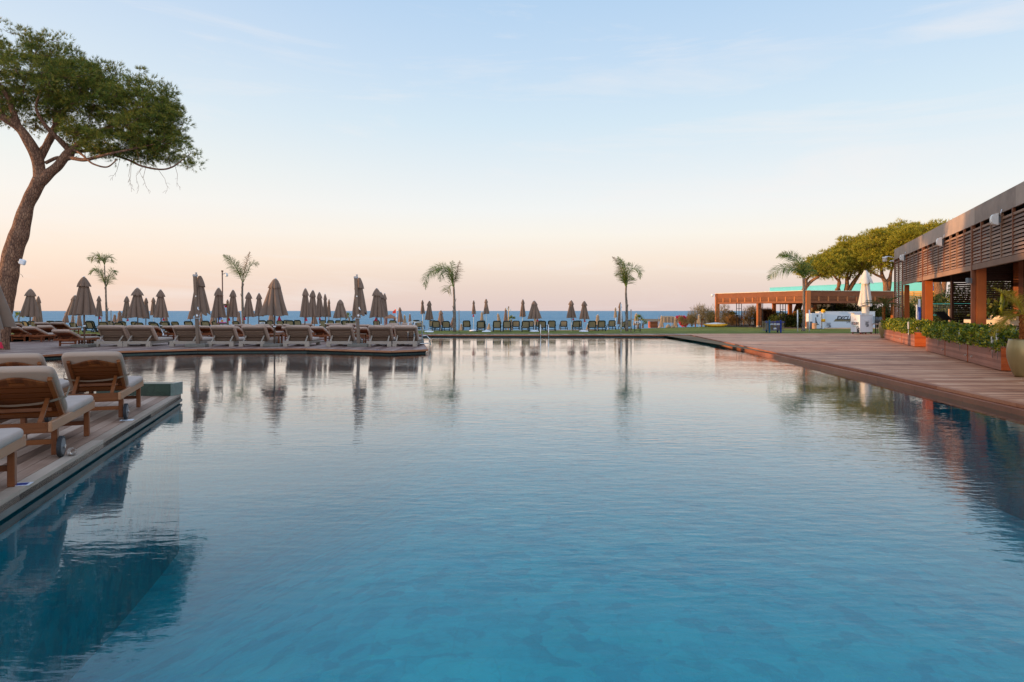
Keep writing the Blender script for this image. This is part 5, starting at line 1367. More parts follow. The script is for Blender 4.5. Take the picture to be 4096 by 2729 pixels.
STUCCO = M_plain('cream_stucco', (214, 192, 164), .75, var=.05, scale=6, bump=.002, bscale=90)
BLACKP = M_plain('black_panel', (20, 20, 22), .35, var=.05)
GREYM = M_plain('grey_metal_box', (110, 116, 122), .45, .4, var=.05)
LAMPG = M_plain('opal_lamp_glass', (226, 220, 214), .3, var=.02, spec=.5)
STEEL = M_plain('small_steel_light', (214, 206, 196), .25, .6, var=.02)

SL = .39; bu = Vector((SL, 1, 0)).normalized(); ang = math.atan2(bu.y, bu.x)
BO = Vector((13.45, 17.0, 0))
bld = thing('slatted_pavilion', 'long dark timber pavilion with horizontal slat screens and sloping looking fascia on the right', 'pavilion', BO, ang)
# local frame: +x runs away along the front, +y towards the pool, -y into the building
ZT, ZF, ZS, ZB0, ZB1 = 5.10, 4.50, 4.36, 3.12, 2.93
def inv(x):   # local x of photo column x on the front line
    k = (x - CX) / F; Y = 6.82 / (k - SL); return (Y - 17) * math.sqrt(1 + SL * SL)
X0, X1 = -12.0, inv(3577)
sA, sB, sC, sD = inv(3609), inv(3690), inv(3887), -1.4
posts = [sB, sC, sD, -10.3]
m = MB()
x = X1
while x > X0:
    m.box((max(X0, x - 4.4), -.06, ZF), (x - .004, 0, ZT)); x -= 4.4
m.build('fascia', FASC, bld)
m = MB(); m.box((X0, -9.5, ZT - .25), (X1 - .02, -.062, ZT - .06)); m.build('roof', FASC, bld)
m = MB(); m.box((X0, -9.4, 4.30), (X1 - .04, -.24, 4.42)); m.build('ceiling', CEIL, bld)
m = MB(); m.box((X1 - .05, -9.5, 4.42), (X1, -.062, ZT - .262)); m.build('end_fascia', FASC, bld)
m = MB()
for (a, b) in ((sB, sA), (sC + .0, sB), (sD, sC), (-10.3, sD)):
    m.box((a + .05, -.10, ZB1), (b - .05, .0, ZB0)); m.box((a + .05, -.08, ZS - .07), (b - .05, -.01, ZS))
m.box((sA + .03, -.08, ZS - .07), (X1 - .05, -.01, ZS))
m.build('beam', GW, bld)
def slat_bay(a, b, z0, z1, pitch=.113, y=-.014, name='slat_panel', mat=GW, h=.082, tilt=.03):
    mm = MB(); z = z0 + .02
    while z + h < z1:
        mm.box((a, y - .012, z), (b, y + .010, z + h), Matrix.Translation((0, 0, 0)))
        # tilt: shift the upper edge back
        n = len(mm.v)
        for i in range(n - 8, n):
            v = mm.v[i]
            if v[2] > z + h / 2: mm.v[i] = (v[0], v[1] - tilt, v[2])
        z += pitch
    return mm.build(name, mat, bld)
def mull(x, z0, z1, w=.055, mat=GW):
    mm = MB(); mm.box((x - w / 2, -.07, z0), (x + w / 2, .008, z1)); return mm.build('mullion', mat, bld)
for (a, b, n) in ((sB, sA, 5), (sC, sB, 8), (sD, sC, 8), (-10.3, sD, 8)):
    for k in range(n):
        xa = a + .05 + (b - a - .1) * k / n; xb = a + .05 + (b - a - .1) * (k + 1) / n
        slat_bay(xa + .03, xb - .03, ZB0, ZS - .07)
        if k: mull(xa, ZB0, ZF, mat=TRIMW if k % 3 == 1 else GW)
# full height corner screen
for k in range(2):
    a = sA + .06 + (X1 - sA - .12) * k / 2; b = sA + .06 + (X1 - sA - .12) * (k + 1) / 2
    slat_bay(a + .05, b - .03, .02, 1.78); slat_bay(a + .05, b - .03, 1.86, ZS - .07)
    mull(a + .02, 0, ZF, .07, TRIMW)
    m = MB(); m.box((a + .05, -.075, 1.78), (b - .03, .005, 1.85)); m.build('cross_rail', GW, bld)
m = MB(); m.box((X1 - .07, -.09, 0), (X1, .016, ZF)); m.build('corner_post', TRIMW, bld)
m = MB(); m.box((sA - .05, -.34, 0), (sA + .045, -.10, ZB1 - .002)); m.build('inner_post', PILL, bld)
for s_ in posts:
    m = MB(); m.box((s_ - .15, -.40, 0), (s_ + .15, -.11, 4.29)); m.build('pillar', PILL, bld)
    m = MB(); m.box((s_ - .05, -.105, 0), (s_ + .05, .022, ZF)); m.build('post_trim', TRIMW, bld)
# interior beams below the ceiling seen through the openings
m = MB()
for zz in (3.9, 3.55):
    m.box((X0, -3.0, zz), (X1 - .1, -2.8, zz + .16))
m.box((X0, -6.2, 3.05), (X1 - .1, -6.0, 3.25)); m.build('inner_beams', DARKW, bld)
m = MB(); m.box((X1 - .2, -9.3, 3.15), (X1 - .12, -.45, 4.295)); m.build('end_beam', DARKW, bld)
m = MB(); m.box((X0, -9.4, 3.35), (X1 - .21, -9.3, 4.295)); m.build('dark_back_board', DARKW, bld)  # dark board added so the slat gaps read as shaded interior
# loose structure in world space: inner slatted screens parallel to the picture (facing the camera)
def world_part(mb, name, mat, parent):
    o = mb.build(name, mat); o.parent = parent; o.matrix_parent_inverse = (Matrix.Translation(parent.location) @ Matrix.Rotation(parent.rotation_euler.z, 4, 'Z')).inverted(); return o
YS = 30.5
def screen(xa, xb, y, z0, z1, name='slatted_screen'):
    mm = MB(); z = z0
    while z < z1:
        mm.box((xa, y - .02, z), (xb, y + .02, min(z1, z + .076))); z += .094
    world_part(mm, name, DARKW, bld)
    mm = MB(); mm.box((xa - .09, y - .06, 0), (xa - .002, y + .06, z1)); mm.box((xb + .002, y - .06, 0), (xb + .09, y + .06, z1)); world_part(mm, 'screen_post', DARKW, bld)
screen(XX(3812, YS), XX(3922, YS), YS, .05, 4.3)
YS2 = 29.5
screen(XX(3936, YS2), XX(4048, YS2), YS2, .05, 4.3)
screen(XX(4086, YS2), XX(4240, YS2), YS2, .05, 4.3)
m = MB(); m.box((XX(4060, 29.2), 29.0, 0), (XX(4080, 29.2), 29.3, 4.3)); world_part(m, 'inner_column', TRIMW, bld)

# wall lights on the fascia
def front(s_, y_=0, z=0): return Matrix.Translation(BO) @ Matrix.Rotation(ang, 4, 'Z') @ Vector((s_, y_, z))
for (px_, py_, hpx, lb) in ((3622, 1030, 26, 'white half round wall light farthest along the pavilion screen'), (3776, 967, 34, 'white half round wall light in the middle of the pavilion screen'), (4004, 877, 46, 'largest white half round wall light near the right picture edge')):
    s_ = inv(px_); p = front(s_, .0); zc = ZZ(py_, p.y); hh = hpx / F * p.y
    o = thing('wall_light', lb, 'wall light', (p.x, p.y, zc), ang, 'white wall lights on the pavilion')
    m = MB(); m.box((-.03, .016, -hh * .3), (.03, .09, hh * .3)); m.build('bracket', GREYM, o)
    m = MB(); prof = [(.0, -hh / 2), (.05, -hh / 2), (.13, -hh * .42), (.17, -hh * .25), (.18, 0), (.17, hh * .25), (.13, hh * .42), (.05, hh / 2), (0, hh / 2)]
    n = len(prof); vs = [(-.11, .09 + a, b) for a, b in prof] + [(.11, .09 + a, b) for a, b in prof]
    m.add(vs, [list(range(n)), [n + i for i in range(n)][::-1]] + [[i, n + i, n + (i + 1) % n, (i + 1) % n] for i in range(n)]); m.build('lamp_body', LAMPG, o)
    m = MB(); m.tube([(-.12, .06, hh * .3), (-.2, .05, hh * .55), (-.16, .02, hh * .8)], .012, 6); m.build('cable', WHITE_P, o)
# pillar lamp
p = front(sC, -.1); zc = ZZ(1124, p.y)
o = thing('pillar_lamp', 'small grey box lamp on the left side of the second orange pillar', 'wall light', (p.x - .26, p.y - .06, zc), 0)
m = MB(); m.box((-.075, -.07, -.09), (.075, .07, .10), bev=.01); m.build('housing', GREYM, o)
m = MB(); m.box((-.05, -.05, -.105), (.05, .05, -.091)); m.build('lens', LAMPG, o)
# lantern and floodlights at the far corner
p = front(X1, 0); zc = ZZ(1040, p.y)
o = thing('corner_lantern', 'white cylinder lantern on an arm at the far upper corner of the pavilion', 'lantern', (p.x, p.y, zc))
m = MB(); m.tube([(0, .03, .12), (-.3, .03, .2), (-.52, .03, .2)], .02, 8); m.build('arm', WHITE_P, o)
m = MB(); m.lathe([(0, .18), (.13, .17), (.135, .1), (.12, .09), (.12, -.07), (.10, -.1), (0, -.1)], (-.54, .03, 0), 18); m.build('lamp_body', LAMPG, o)
o = thing('security_camera', 'small white camera below the corner lantern of the pavilion', 'camera', (p.x, p.y, ZZ(1045, p.y)))
m = MB(); m.tube([(-.28, 0, -.02), (-.05, 0, .03)], .035, 10, smooth=False); m.build('body', WHITE_P, o); m = MB(); m.box((-.05, -.04, -.05), (.0, .04, .08)); m.build('bracket', WHITE_P, o)
p = Vector((XX(3538, 41), 41, 0))

# ------------------------------------------------------------------ planters and hedges
def planter(pa, pb, cuts, label, hlabel, hh, seed, knobs):
    """pa near end, pb far end (ground points on the pool side line)"""
    pa, pb = Vector(pa), Vector(pb); L = (pb - pa).length; Wd = .62; hgt = .62
    o = thing('planter_box', label, 'planter', pa, ang, 'long timber planters along the deck')
    # +x along, -y away from pool
    e_ = [0] + [c * L for c in cuts] + [L]
    for i in range(len(e_) - 1):
        a, b = e_[i] + (.05 if i else 0), e_[i + 1] - (.05 if i < len(e_) - 2 else 0)
        m = MB(); n = 7
        for k in range(n):
            z = .02 + k * (hgt - .05) / n; m.box((a, -.03, z), (b, 0, z + (hgt - .05) / n - .0025)); m.box((a, -Wd, z), (b, -Wd + .03, z + (hgt - .05) / n - .0025))
        m.build('side_boards', PLW, o)
        for (q0, q1, yq) in ((a - .002, a + .026, -.0005), (b - .026, b + .002, -.031)):
            m = MB()
            for k in range(n):
                z = .02 + k * (hgt - .05) / n; m.box((q0, -Wd + .031, z), (q1, yq, z + (hgt - .05) / n - .002))
            m.build('end_boards', PLO, o)
        m = MB(); m.box((a - .012, -.05, hgt - .03), (b + .012, .012, hgt)); m.box((a - .012, -Wd - .012, hgt - .03), (b + .012, -Wd + .05, hgt)); m.box((a - .012, -Wd + .051, hgt - .03), (a + .05, -.051, hgt)); m.box((b - .05, -Wd + .051, hgt - .03), (b + .012, -.051, hgt)); m.build('rim', PLW, o)
    m = MB(); m.box((.06, -Wd + .04, .3), (L - .06, -.04, .52)); m.build('soil', SOIL_M, o)
    for kx in knobs:
        m = MB(); m.tube([(kx * L, -.002, .2), (kx * L, .05, .2)], .028, 12, smooth=False); m.build('step_light', STEEL, o)
    rng = np.random.default_rng(seed); n = int(7200 * L / 9)
    h = thing('hedge', hlabel, 'hedge', pa, ang, 'clipped hedges growing in the planters')
    U = rng.random((n, 3)); C = np.zeros((n, 3)); C[:, 0] = U[:, 0] * (L - .1) + .05; 
    top = hh * (.86 + .14 * np.sin(C[:, 0] * 2.1 + seed) + .10 * np.sin(C[:, 0] * 5.3))
    face = rng.random(n)
    yy = U[:, 1] * (Wd + .16); zz = U[:, 2] * top
    zz = np.where(face < .45, top * (1 - .16 * rng.random(n) ** 2), zz); yy = np.where((face >= .45) & (face < .8), (Wd + .16) * .12 * rng.random(n), yy)
    C[:, 0] = np.where((face >= .8) & (face < .87), .0 + .1 * rng.random(n), C[:, 0])
    bulge = .07 * np.sin(C[:, 0] * 3.3 + seed * 2) * np.sin(zz * 6)
    C[:, 1] = -(yy - .10) + bulge + .02 * rng.normal(size=n); C[:, 2] = hgt - .08 + zz + .02 * rng.normal(size=n)
    V, Fc = leafquads(C, rng, .085, .05, np.array([0, .25, .45])); np_mesh('foliage', V, Fc, HEDGE, h)
    m = MB()
    for k in range(int(L * 5)):
        x_ = rng.random() * L; y_ = -rng.random() * Wd; m.tube([(x_, y_, .5), (x_ + rng.normal() * .1, y_ + rng.normal() * .05, .5 + hh * .8)], [.012, .005], 4)
    m.build('stems', TWIG, h)
    return o
pB0, pB1 = G(4004, 1485.4), G(3704, 1404); pA0, pA1 = G(3658, 1388), G(3537, 1356)
planter(pB0, pB1, [.345, .66], 'near long timber planter with orange end panel beside the big egg shaped pot', 'clipped yellow flecked hedge in the near planter with white marker stakes', .50, 5, [.355 + .01, .33 - .04, .69])
planter(pA0, pA1, [.36, .62], 'far timber planter ending beside the small far pot', 'dark green clipped hedge in the far planter', .52, 6, [.40, .66, .99])
# slim marker lights standing in the hedges
for (x, y0, y1, w, lb) in ((3634, 1288, 1310, 5, 'thin white marker light in the far hedge'), (3752, 1300, 1338, 5, 'grey marker stake at the far end of the near hedge'), (3839, 1322, 1352, 6, 'thin white marker light in the middle of the near hedge'),
                           (3969, 1345, 1375, 7, 'small white marker light left of the tallest one'), (3990, 1320, 1384, 10, 'tallest white marker light at the near end of the hedge')):
    k = (x - CX) / F; pl = 15.5 - SL * 25.6; Y = (pB0.x - SL * pB0.y) / (k - SL); Y = Y * .993
    z0 = .5; z1 = ZZ(y0, Y); zm = z1 - (z1 - z0) * (.5 if x > 3960 else .55)
    o = thing('marker_light', lb, 'marker light', (XX(x, Y), Y, z0), 0, 'marker lights standing in the hedges')
    m = MB(); m.tube([(0, 0, -.2), (0, 0, zm - z0)], .010, 6); m.build('stake', ALU, o)
    hw_ = w / 2 / F * Y; m = MB(); m.box((-hw_, -.02, zm - z0), (hw_, .02, z1 - z0), bev=.004); m.build('head', GREYM if x == 3752 else LAMPG, o)

# egg shaped pots with palms
POT = M_plain('olive_glazed_pot', (150, 130, 88), .3, .35, var=.08, scale=4, spec=.5)
def egg_pot(x, ybase, d, hgt, rm, label, plabel, seed, hp, fr_len, nf, mat):
    o = thing('egg_pot', label, 'pot', (XX(x, d), d, 0), 0, 'egg shaped pots beside the planters')
    prof = [(.0, .0), (.52, .0), (.60, .06), (.82, .28), (.97, .5), (1.0, .66), (.96, .82), (.88, .95), (.86, 1.0), (.80, 1.0), (.80, .94), (.0, .92)]
    m = MB(); m.lathe([(a * rm, b * hgt) for a, b in prof], n=36); m.build('body', POT, o)
    m = MB(); m.lathe([(0, hgt * .935), (.79 * rm, hgt * .935)], n=24); m.build('soil', SOIL_M, o)
    m = MB(); m.tube([(-rm * .35, -rm * .72, .07), (-rm * .37, -rm * .78, .07)], .014, 8); m.build('drain_plug', STEEL, o)
    rng = np.random.default_rng(seed); q = thing('potted_palm', plabel, 'palm', (XX(x, d), d, hgt * .93), 0, 'palms growing in egg shaped pots')
    m = MB(); N = 14; pts = [(.012 * math.sin(k * 2), .012 * math.cos(k * 3), hp * k / N) for k in range(N + 1)]; m.tube(pts, [.075 + .014 * (k % 2) for k in range(N + 1)], 12); m.build('trunk', bark_mat('potted_palm_bark' + str(seed), [(96, 50, 24), (150, 84, 40), (190, 122, 66)], 14, .03), q)
    for k in range(nf):
        az = 2 * math.pi * k / nf + rng.normal() * .3; el_ = rng.uniform(-.25, 1.2); 
        L = fr_len * rng.uniform(.8, 1.1); m = MB(); pts = []; p_ = np.array([0, 0, hp]); e2 = el_
        for s_ in range(9):
            pts.append(p_.copy()); p_ = p_ + np.array([math.cos(az) * math.cos(e2), math.sin(az) * math.cos(e2), math.sin(e2)]) * L / 8; e2 -= .10 + .035 * (1 - el_)
        m.tube(pts, [.014 - .0013 * i for i in range(9)], 5, cap=False)
        for j in range(46):
            u = .12 + .88 * j / 46; i = min(7, int(u * 8)); f = u * 8 - i; c = pts[i] * (1 - f) + pts[i + 1] * f; tg = pts[i + 1] - pts[i]; tg /= np.linalg.norm(tg)
            sd_ = np.cross(tg, [0, 0, 1.0]); sd_ /= np.linalg.norm(sd_) + 1e-6
            for sg in (-1, 1):
                dr = sd_ * sg * .8 + tg * .6 + np.array([0, 0, .15]) + rng.normal(size=3) * .12; dr /= np.linalg.norm(dr)
                l = fr_len * .30 * (math.sin(math.pi * min(1, .15 + u * .85)) ** .6 + .1) * rng.uniform(.8, 1.1)
                q1 = c + dr * l * .5; q2 = c + dr * l + np.array([0, 0, -.12 * l]); ws = np.cross(dr, [0.3, .2, 1.0]); ws = ws / np.linalg.norm(ws) * .0055
                b = len(m.v); m.v += [tuple(c + ws), tuple(c - ws), tuple(q1 + ws), tuple(q1 - ws), tuple(q2)]; m.f += [[b, b + 1, b + 3, b + 2], [b + 2, b + 3, b + 4]]; m.sm += [False, False]
        m.build('frond', mat, q)
egg_pot(4094, 1508, 15.5, .86, .325, 'large olive egg shaped pot cut by the right picture edge', 'yellow green palm rising from the large pot at the right edge', 41, .62, .95, 13, FROND_Y)
egg_pot(3535, 1352, 38.2, .87, .26, 'small far egg shaped pot at the left end of the far planter', 'small palm in the far pot before the slatted corner screen', 42, .95, 1.15, 14, FROND)

# ------------------------------------------------------------------ inside the pavilion
def arc_slab(mb, cx, cy, rx, ry, z0, z1, n=48, a0=0, a1=2 * math.pi):
    mb.prism([(cx + rx * math.cos(a0 + (a1 - a0) * k / n), cy + ry * math.sin(a0 + (a1 - a0) * k / n)) for k in range(n)], z0, z1)
bx, by = 20.6, 25.6
o = thing('bar_counter', 'curved cream bar counter with two round tiers behind the second orange pillar', 'bar counter', (bx, by, 0))
zc = 1.17
m = MB(); arc_slab(m, 0, 0, 3.3, 2.4, zc - .19, zc); m.build('counter_top', STUCCO, o)
m = MB(); arc_slab(m, 0, 0, 2.95, 2.1, 0, zc - .191); m.build('counter_body', M_plain('grey_stucco', (178, 160, 144), .8, var=.06, bump=.002, bscale=90), o)
m = MB(); arc_slab(m, .35, .0, 2.75, 1.7, zc + .001, zc + .17); m.build('upper_tier', STUCCO, o)
m = MB()
for k in range(26):
    a = math.pi * 1.12 + k * .034; m.bar((3.02 * math.cos(a), 2.17 * math.sin(a), .3), (3.02 * math.cos(a), 2.17 * math.sin(a), zc - .25), .03, .02)
m.build('slats', DARKW, o)
o = thing('bar_plant', 'dark green leafy plant growing on top of the bar counter', 'plant', (XX(3985, 24.9), 24.9, zc + .17))
rng = np.random.default_rng(3); C = rng.normal(size=(260, 3)) * np.array([.30, .14, .13]) + np.array([0, 0, .16]); V, Fc = leafquads(C, rng, .22, .09, np.array([0, 0, .5])); np_mesh('leaves', V, Fc, BUSH_M, o)
o = thing('cactus', 'tall fleshy green stem plant on the bar behind the fronds', 'plant', (XX(4003, 24.7), 24.7, zc + .17))
m = MB(); m.tube([(0, 0, 0), (.02, 0, .3), (.06, 0, .55), (.04, 0, .8)], [.06, .08, .075, .03], 10); m.tube([(.03, 0, .2), (.2, 0, .4), (.24, 0, .7)], [.04, .06, .03], 8); m.build('stem', HEDGE, o)
o = thing('orange_bucket', 'small orange bucket with utensils on the bar beside the second pillar', 'bucket', (XX(3929, 24.2), 24.2, zc))
m = MB(); m.lathe([(0, 0), (.06, 0), (.065, .12), (.055, .12), (0, .1)], n=16); m.build('body', M_plain('orange_clay', (196, 110, 50), .6), o)
m = MB(); m.bar((0, 0, .05), (.06, 0, .22), .012, .012); m.bar((0, .01, .05), (-.03, 0, .20), .012, .012); m.build('utensils', ALU, o)
# tilted screen
d = 28.5; o = thing('tilted_display', 'black tilted display panel above the near hedge left of the slatted screen', 'display', (XX(3780, d), d, 0))
m = MB(); m.bar((0, 0, 0), (0, 0, ZZ(1275, d)), .05, .05); m.build('stand', BLACKP, o)
z0, z1 = ZZ(1277, d), ZZ(1247, d); x0, x1, x2, x3 = [XX(q, d) - o.location.x for q in (3745, 3785, 3764, 3802)]
m = MB(); m.add([(x2, -.1, z0), (x3, -.1, z0), (x1, .12, z1), (x0, .12, z1), (x2, -.06, z0 - .04), (x3, -.06, z0 - .04), (x1, .17, z1 - .04), (x0, .17, z1 - .04)], [[0, 1, 2, 3], [7, 6, 5, 4], [0, 4, 5, 1], [2, 6, 7, 3], [1, 5, 6, 2], [3, 7, 4, 0]]); m.build('panel', BLACKP, o)
# volleyball net and its post
d = 45.0; zt, zb = ZZ(1214, d), ZZ(1262, d)
o = thing('volleyball_net', 'turquoise edged volleyball net stretched behind the pavilion opening', 'net', (XX(3690, d), d, 0))
m = MB(); xa, xb = 0, XX(3990, d) - XX(3690, d); TURQ = M_plain('turquoise_tape', (60, 170, 152), .6)
m.box((xa, -.01, zt - .05), (xb, .01, zt)); m.box((xa, -.01, zb), (xb, .01, zb + .05)); m.build('tape', TURQ, o)
m = MB(); n = int((xb - xa) / .11)
for k in range(n): m.box((xa + k * .11, -.003, zb + .05), (xa + k * .11 + .010, .003, zt - .05))
for k in range(1, 7): z = zb + (zt - zb) * k / 7; m.box((xa, .004, z), (xb, .008, z + .010))
m.build('mesh', M_plain('net_cord', (150, 140, 116), .8), o)
o = thing('net_post', 'blue and white padded net post left of the first orange pillar', 'post', (XX(3677, 44.6), 44.6, 0))
m = MB(); m.tube([(0, 0, 0), (0, 0, ZZ(1229, 44.6))], .085, 14, smooth=False); m.build('blue_pad', M_plain('blue_padding', (26, 66, 150), .5), o)
m = MB(); m.tube([(0, 0, ZZ(1229, 44.6) + .001), (0, 0, ZZ(1197, 44.6))], .065, 14, smooth=False); m.build('white_pad', WHITE_P, o)
for k, xx in ((0, 3797), (1, 3668)):
    o = thing('net_stake', ['pale timber stake right of the volleyball net', 'small white post beside the blue net post'][k], 'post', (XX(xx, 43), 43, 0)); m = MB(); m.box((-.04, -.04, 0), (.04, .04, ZZ(1236 if k == 0 else 1219, 43))); m.build('body', M_plain('pale_timber' + str(k), (206, 160, 118) if k == 0 else (200, 204, 210), .7), o)
# dining chairs behind the hedge
def rope_chair(x, d, ztop, label, rz=0, cols=None):
    o = thing('rope_chair', label, 'chair', (XX(x, d), d, 0), rz, 'rope backed chairs'); m = MB()
    for sx in (-1, 1):
        for sy in (-1, 1): m.bar((sx * .22, sy * .2, 0), (sx * .2, sy * .18, ztop * .55), .03, .03)
    m.build('legs', DARKW, o); m = MB(); m.box((-.24, -.23, ztop * .55), (.24, .23, ztop * .55 + .06), bev=.01); m.build('seat', CUSH, o)
    m = MB(); N = 22
    for k in range(N + 1):
        a = math.pi * 1.05 + math.pi * .9 * k / N; x_, y_ = .27 * math.cos(a), .26 * math.sin(a); m.tube([(x_ * .92, y_ * .92, ztop * .58), (x_ * 1.05, y_ * 1.05, ztop)], .009, 4)
    m.build('backrest', cols or STRAP, o)
    m = MB(); m.tube([(.285 * math.cos(math.pi * 1.05 + math.pi * .9 * k / N), .273 * math.sin(math.pi * 1.05 + math.pi * .9 * k / N), ztop) for k in range(N + 1)], .014, 6); m.build('top_rail', DARKW, o)
rope_chair(3838, 25.0, 1.06, 'rope backed chair behind the hedge left of the second orange pillar')
rope_chair(4073, 20.5, 1.04, 'rope backed chair behind the hedge under the bar at the right edge', .3)
rope_chair(3506, 44.3, 1.12, 'dark rope backed bar chair right of the white kiosk', .2, GREYM)
rope_chair(3519, 44.9, 1.12, 'second dark rope backed bar chair against the far pot', -.2, GREYM)
# ------------------------------------------------------------------ pergola in the distance
PW = M_wood('pergola_wood', [(140, 78, 38), (170, 98, 50), (188, 116, 66)], 'Z', .5, fine=4, stain=.5)
PWH = M_wood('pergola_boards', [(92, 48, 26), (122, 66, 36), (146, 86, 52)], 'X', .55, fine=5, stain=.6)
BLK = M_plain('black_metal', (34, 30, 28), .5, .3)
ROOFW = M_plain('pale_roof_edge', (214, 196, 170), .6)
SLAB = M_plain('dark_floor_slab', (64, 56, 54), .7, var=.1, scale=2)
cc = G(3225, 1315.0); cl = G(2866, 1304.6); rr0 = Vector((XX(3572, 59.5), 59.5, 0))
zt_ = ZZ(1164, cc.y); zb_ = ZZ(1212.5, cc.y); zm_ = ZZ(1188, cc.y)
pg = thing('pergola', 'low timber pergola with louvred fascia and square posts on the far lawn', 'pergola', (cc.x, cc.y, 0))
def pface(a, b, nmid, mid_posts):
    """a, b in pergola space; louvre strip with short studs"""
    a, b = Vector(a), Vector(b); d = b - a; L = d.length; rz = math.atan2(d.y, d.x)
    M = Matrix.Translation(a) @ Matrix.Rotation(rz, 4, 'Z')
    m = MB(); k = max(1, int(L / 4))
    for i in range(k): m.box((L * i / k, -.03, zm_ + .04), (L * (i + 1) / k - .01, .03, zt_), M)
    m.build('fascia', PWH, pg)
    m = MB(); m.box((0, -.03, zb_), (L, .03, zb_ + .16), M); m.build('lower_beam', PWH, pg)
    m = MB(); m.box((-.1, -.10, zt_ + .001), (L + .1, .3, zt_ + .045), M); m.build('roof_edge', ROOFW, pg)
    for j in range(nmid):
        x0 = L * j / nmid; x1 = L * (j + 1) / nmid; m = MB(); z = zb_ + .165
        while z + .065 < zm_ + .03: m.box((x0 + .07, -.02, z), (x1 - .07, -.005, z + .066), M); z += .1
        m.build('louvre_panel', PWH, pg)
        m = MB(); m.box((x0 + .01, .05, zb_ + .162), (x1 - .01, .07, zm_ + .038), M); m.build('louvre_gap_shade', DARKW, pg)  # dark board added behind the slats to stand for interior shade
        m = MB(); m.box((x0 - .065, -.045, zb_ + .161), (x0 + .065, .02, zm_ + .039), M); m.build('stud', PW, pg)
def ppost(x, y, d, label=None, w=.32, h=None, foot=True):
    p = Vector((XX(x, d), d, 0)) - Vector((cc.x, cc.y, 0)); m = MB(); m.box((p.x - w / 2, p.y - w / 2, .16), (p.x + w / 2, p.y + w / 2, (h or zt_) - .01)); m.build('post', PW, pg)
    m = MB(); m.box((p.x - w / 2 + .02, p.y - w / 2 + .02, 0), (p.x + w / 2 - .02, p.y + w / 2 - .02, .159)); m.build('post_foot', ROOFW, pg)
A_ = (0, -.14, 0); B_ = (cl.x - cc.x, cl.y - cc.y, 0); C_ = (rr0.x - cc.x, rr0.y - cc.y, 0)
pface(B_, (-.2, .0, 0), 11, 0); pface((.2, -.05, 0), C_, 9, 0)
dd_ = cl - cc
ppost(3231, 0, cc.y, w=.36, h=zt_ + .04); ppost(2869, 0, cl.y, w=.36, h=zt_ + .03)
tm = .50; k = (3033 - CX) / F; tt = (cc.x - k * cc.y) / (k * dd_.y - dd_.x); ym = cc.y + dd_.y * tt; ppost(3036, 0, ym + .1, w=.36, h=zt_ + .03)
ppost(3575, 0, 59.7, w=.36); ppost(3466, 0, 59.6, w=.001 + .02, h=zb_)
for x, d in ((3160, 69), (3096, 76), (3258, 72), (3345, 66)): ppost(x, 0, d, w=.34, h=zb_ + .1)
m = MB(); m.prism([(B_[0], B_[1] + .3), (-.1, .3), (C_[0], C_[1] + .3), (C_[0] + 3, 20), (B_[0] + 3, 20)], zt_ - .16, zt_ - .02); m.build('roof', ROOFW, pg)
m = MB(); m.box((XX(3090, 69) - cc.x, 69 - cc.y, zb_ - .0), (XX(3330, 69) - cc.x, 69.2 - cc.y, zb_ + .14)); m.build('rear_beam', PWH, pg)
struct(MB().prism([(cl.x - .4, cl.y - .3), (cc.x - .2, cc.y - .5), (rr0.x, rr0.y - .5), (rr0.x + 2, 76), (cl.x + 1, 78)], -.02, .035), 'pergola_floor', SLAB)
def trellis(x0, x1, ytop, d, label):
    o = thing('metal_trellis', label, 'trellis', (XX((x0 + x1) / 2, d), d, .035), 0, 'black metal trellises inside the pergola'); w = (x1 - x0) / 2 / F * d; zt = ZZ(ytop, d)
    m = MB()
    for x_ in (-w, 0, w): m.bar((x_, 0, 0), (x_, 0, zt), .05, .05)
    m.build('uprights', BLK, o); m = MB()
    for z in (.05, zt * .45, zt * .75): m.bar((-w, 0, z), (w, 0, z), .04, .04)
    m.build('rungs', BLK, o)
trellis(2946, 2966, 1213, 64.5, 'black metal trellis in the first pergola bay'); trellis(3037, 3051, 1213, 61.5, 'black metal trellis just right of the middle pergola post')
trellis(3121, 3142, 1216, 61, 'black metal trellis in the second pergola bay'); trellis(3237, 3251, 1213, 61, 'black metal trellis right of the pergola corner'); trellis(3325, 3336, 1213, 61.5, 'black metal trellis left of the orange rear post'); trellis(3423, 3437, 1213, 61.5, 'black metal trellis left of the cream parasol')
o = thing('pergola_lamp', 'white cylinder lantern on an arm at the left end of the pergola', 'lantern', (XX(2863, cl.y), cl.y, ZZ(1181, cl.y)))
m = MB(); m.tube([(0, 0, .02), (-.2, 0, .10), (-.32, 0, .06)], .025, 6); m.build('arm', WHITE_P, o); m = MB(); m.lathe([(0, .12), (.11, .12), (.12, -.1), (.09, -.14), (0, -.14)], (-.34, 0, 0), 14); m.build('lamp_body', LAMPG, o)
o = thing('hanging_speaker', 'black box hanging under the pergola just right of its corner post', 'speaker', (XX(3240, 58.4), 58.4, ZZ(1225, 58.4)))
m = MB(); m.box((-.1, -.1, -.17), (.1, .1, .14), bev=.015); m.build('body', BLACKP, o); m = MB(); m.box((-.02, -.02, .14), (.02, .02, .27)); m.build('bracket', BLK, o)
o = thing('sun_lounge_chair', 'grey chair with reclined back just left of the orange rear pergola post', 'chair', (XX(3150, 66), 66, .035))
m = MB(); m.bar((-.1, 0, .4), (.25, 0, 1.05), .5, .08, up=(0, 1, 0)); m.build('backrest', CUSH, o); m = MB(); m.box((-.5, -.25, .32), (0, .25, .42)); m.build('seat', CUSH, o); m = MB(); m.bar((-.4, 0, 0), (-.4, 0, .32), .04, .4); m.bar((.0, 0, 0), (.0, 0, .32), .04, .4); m.build('legs', BLK, o)

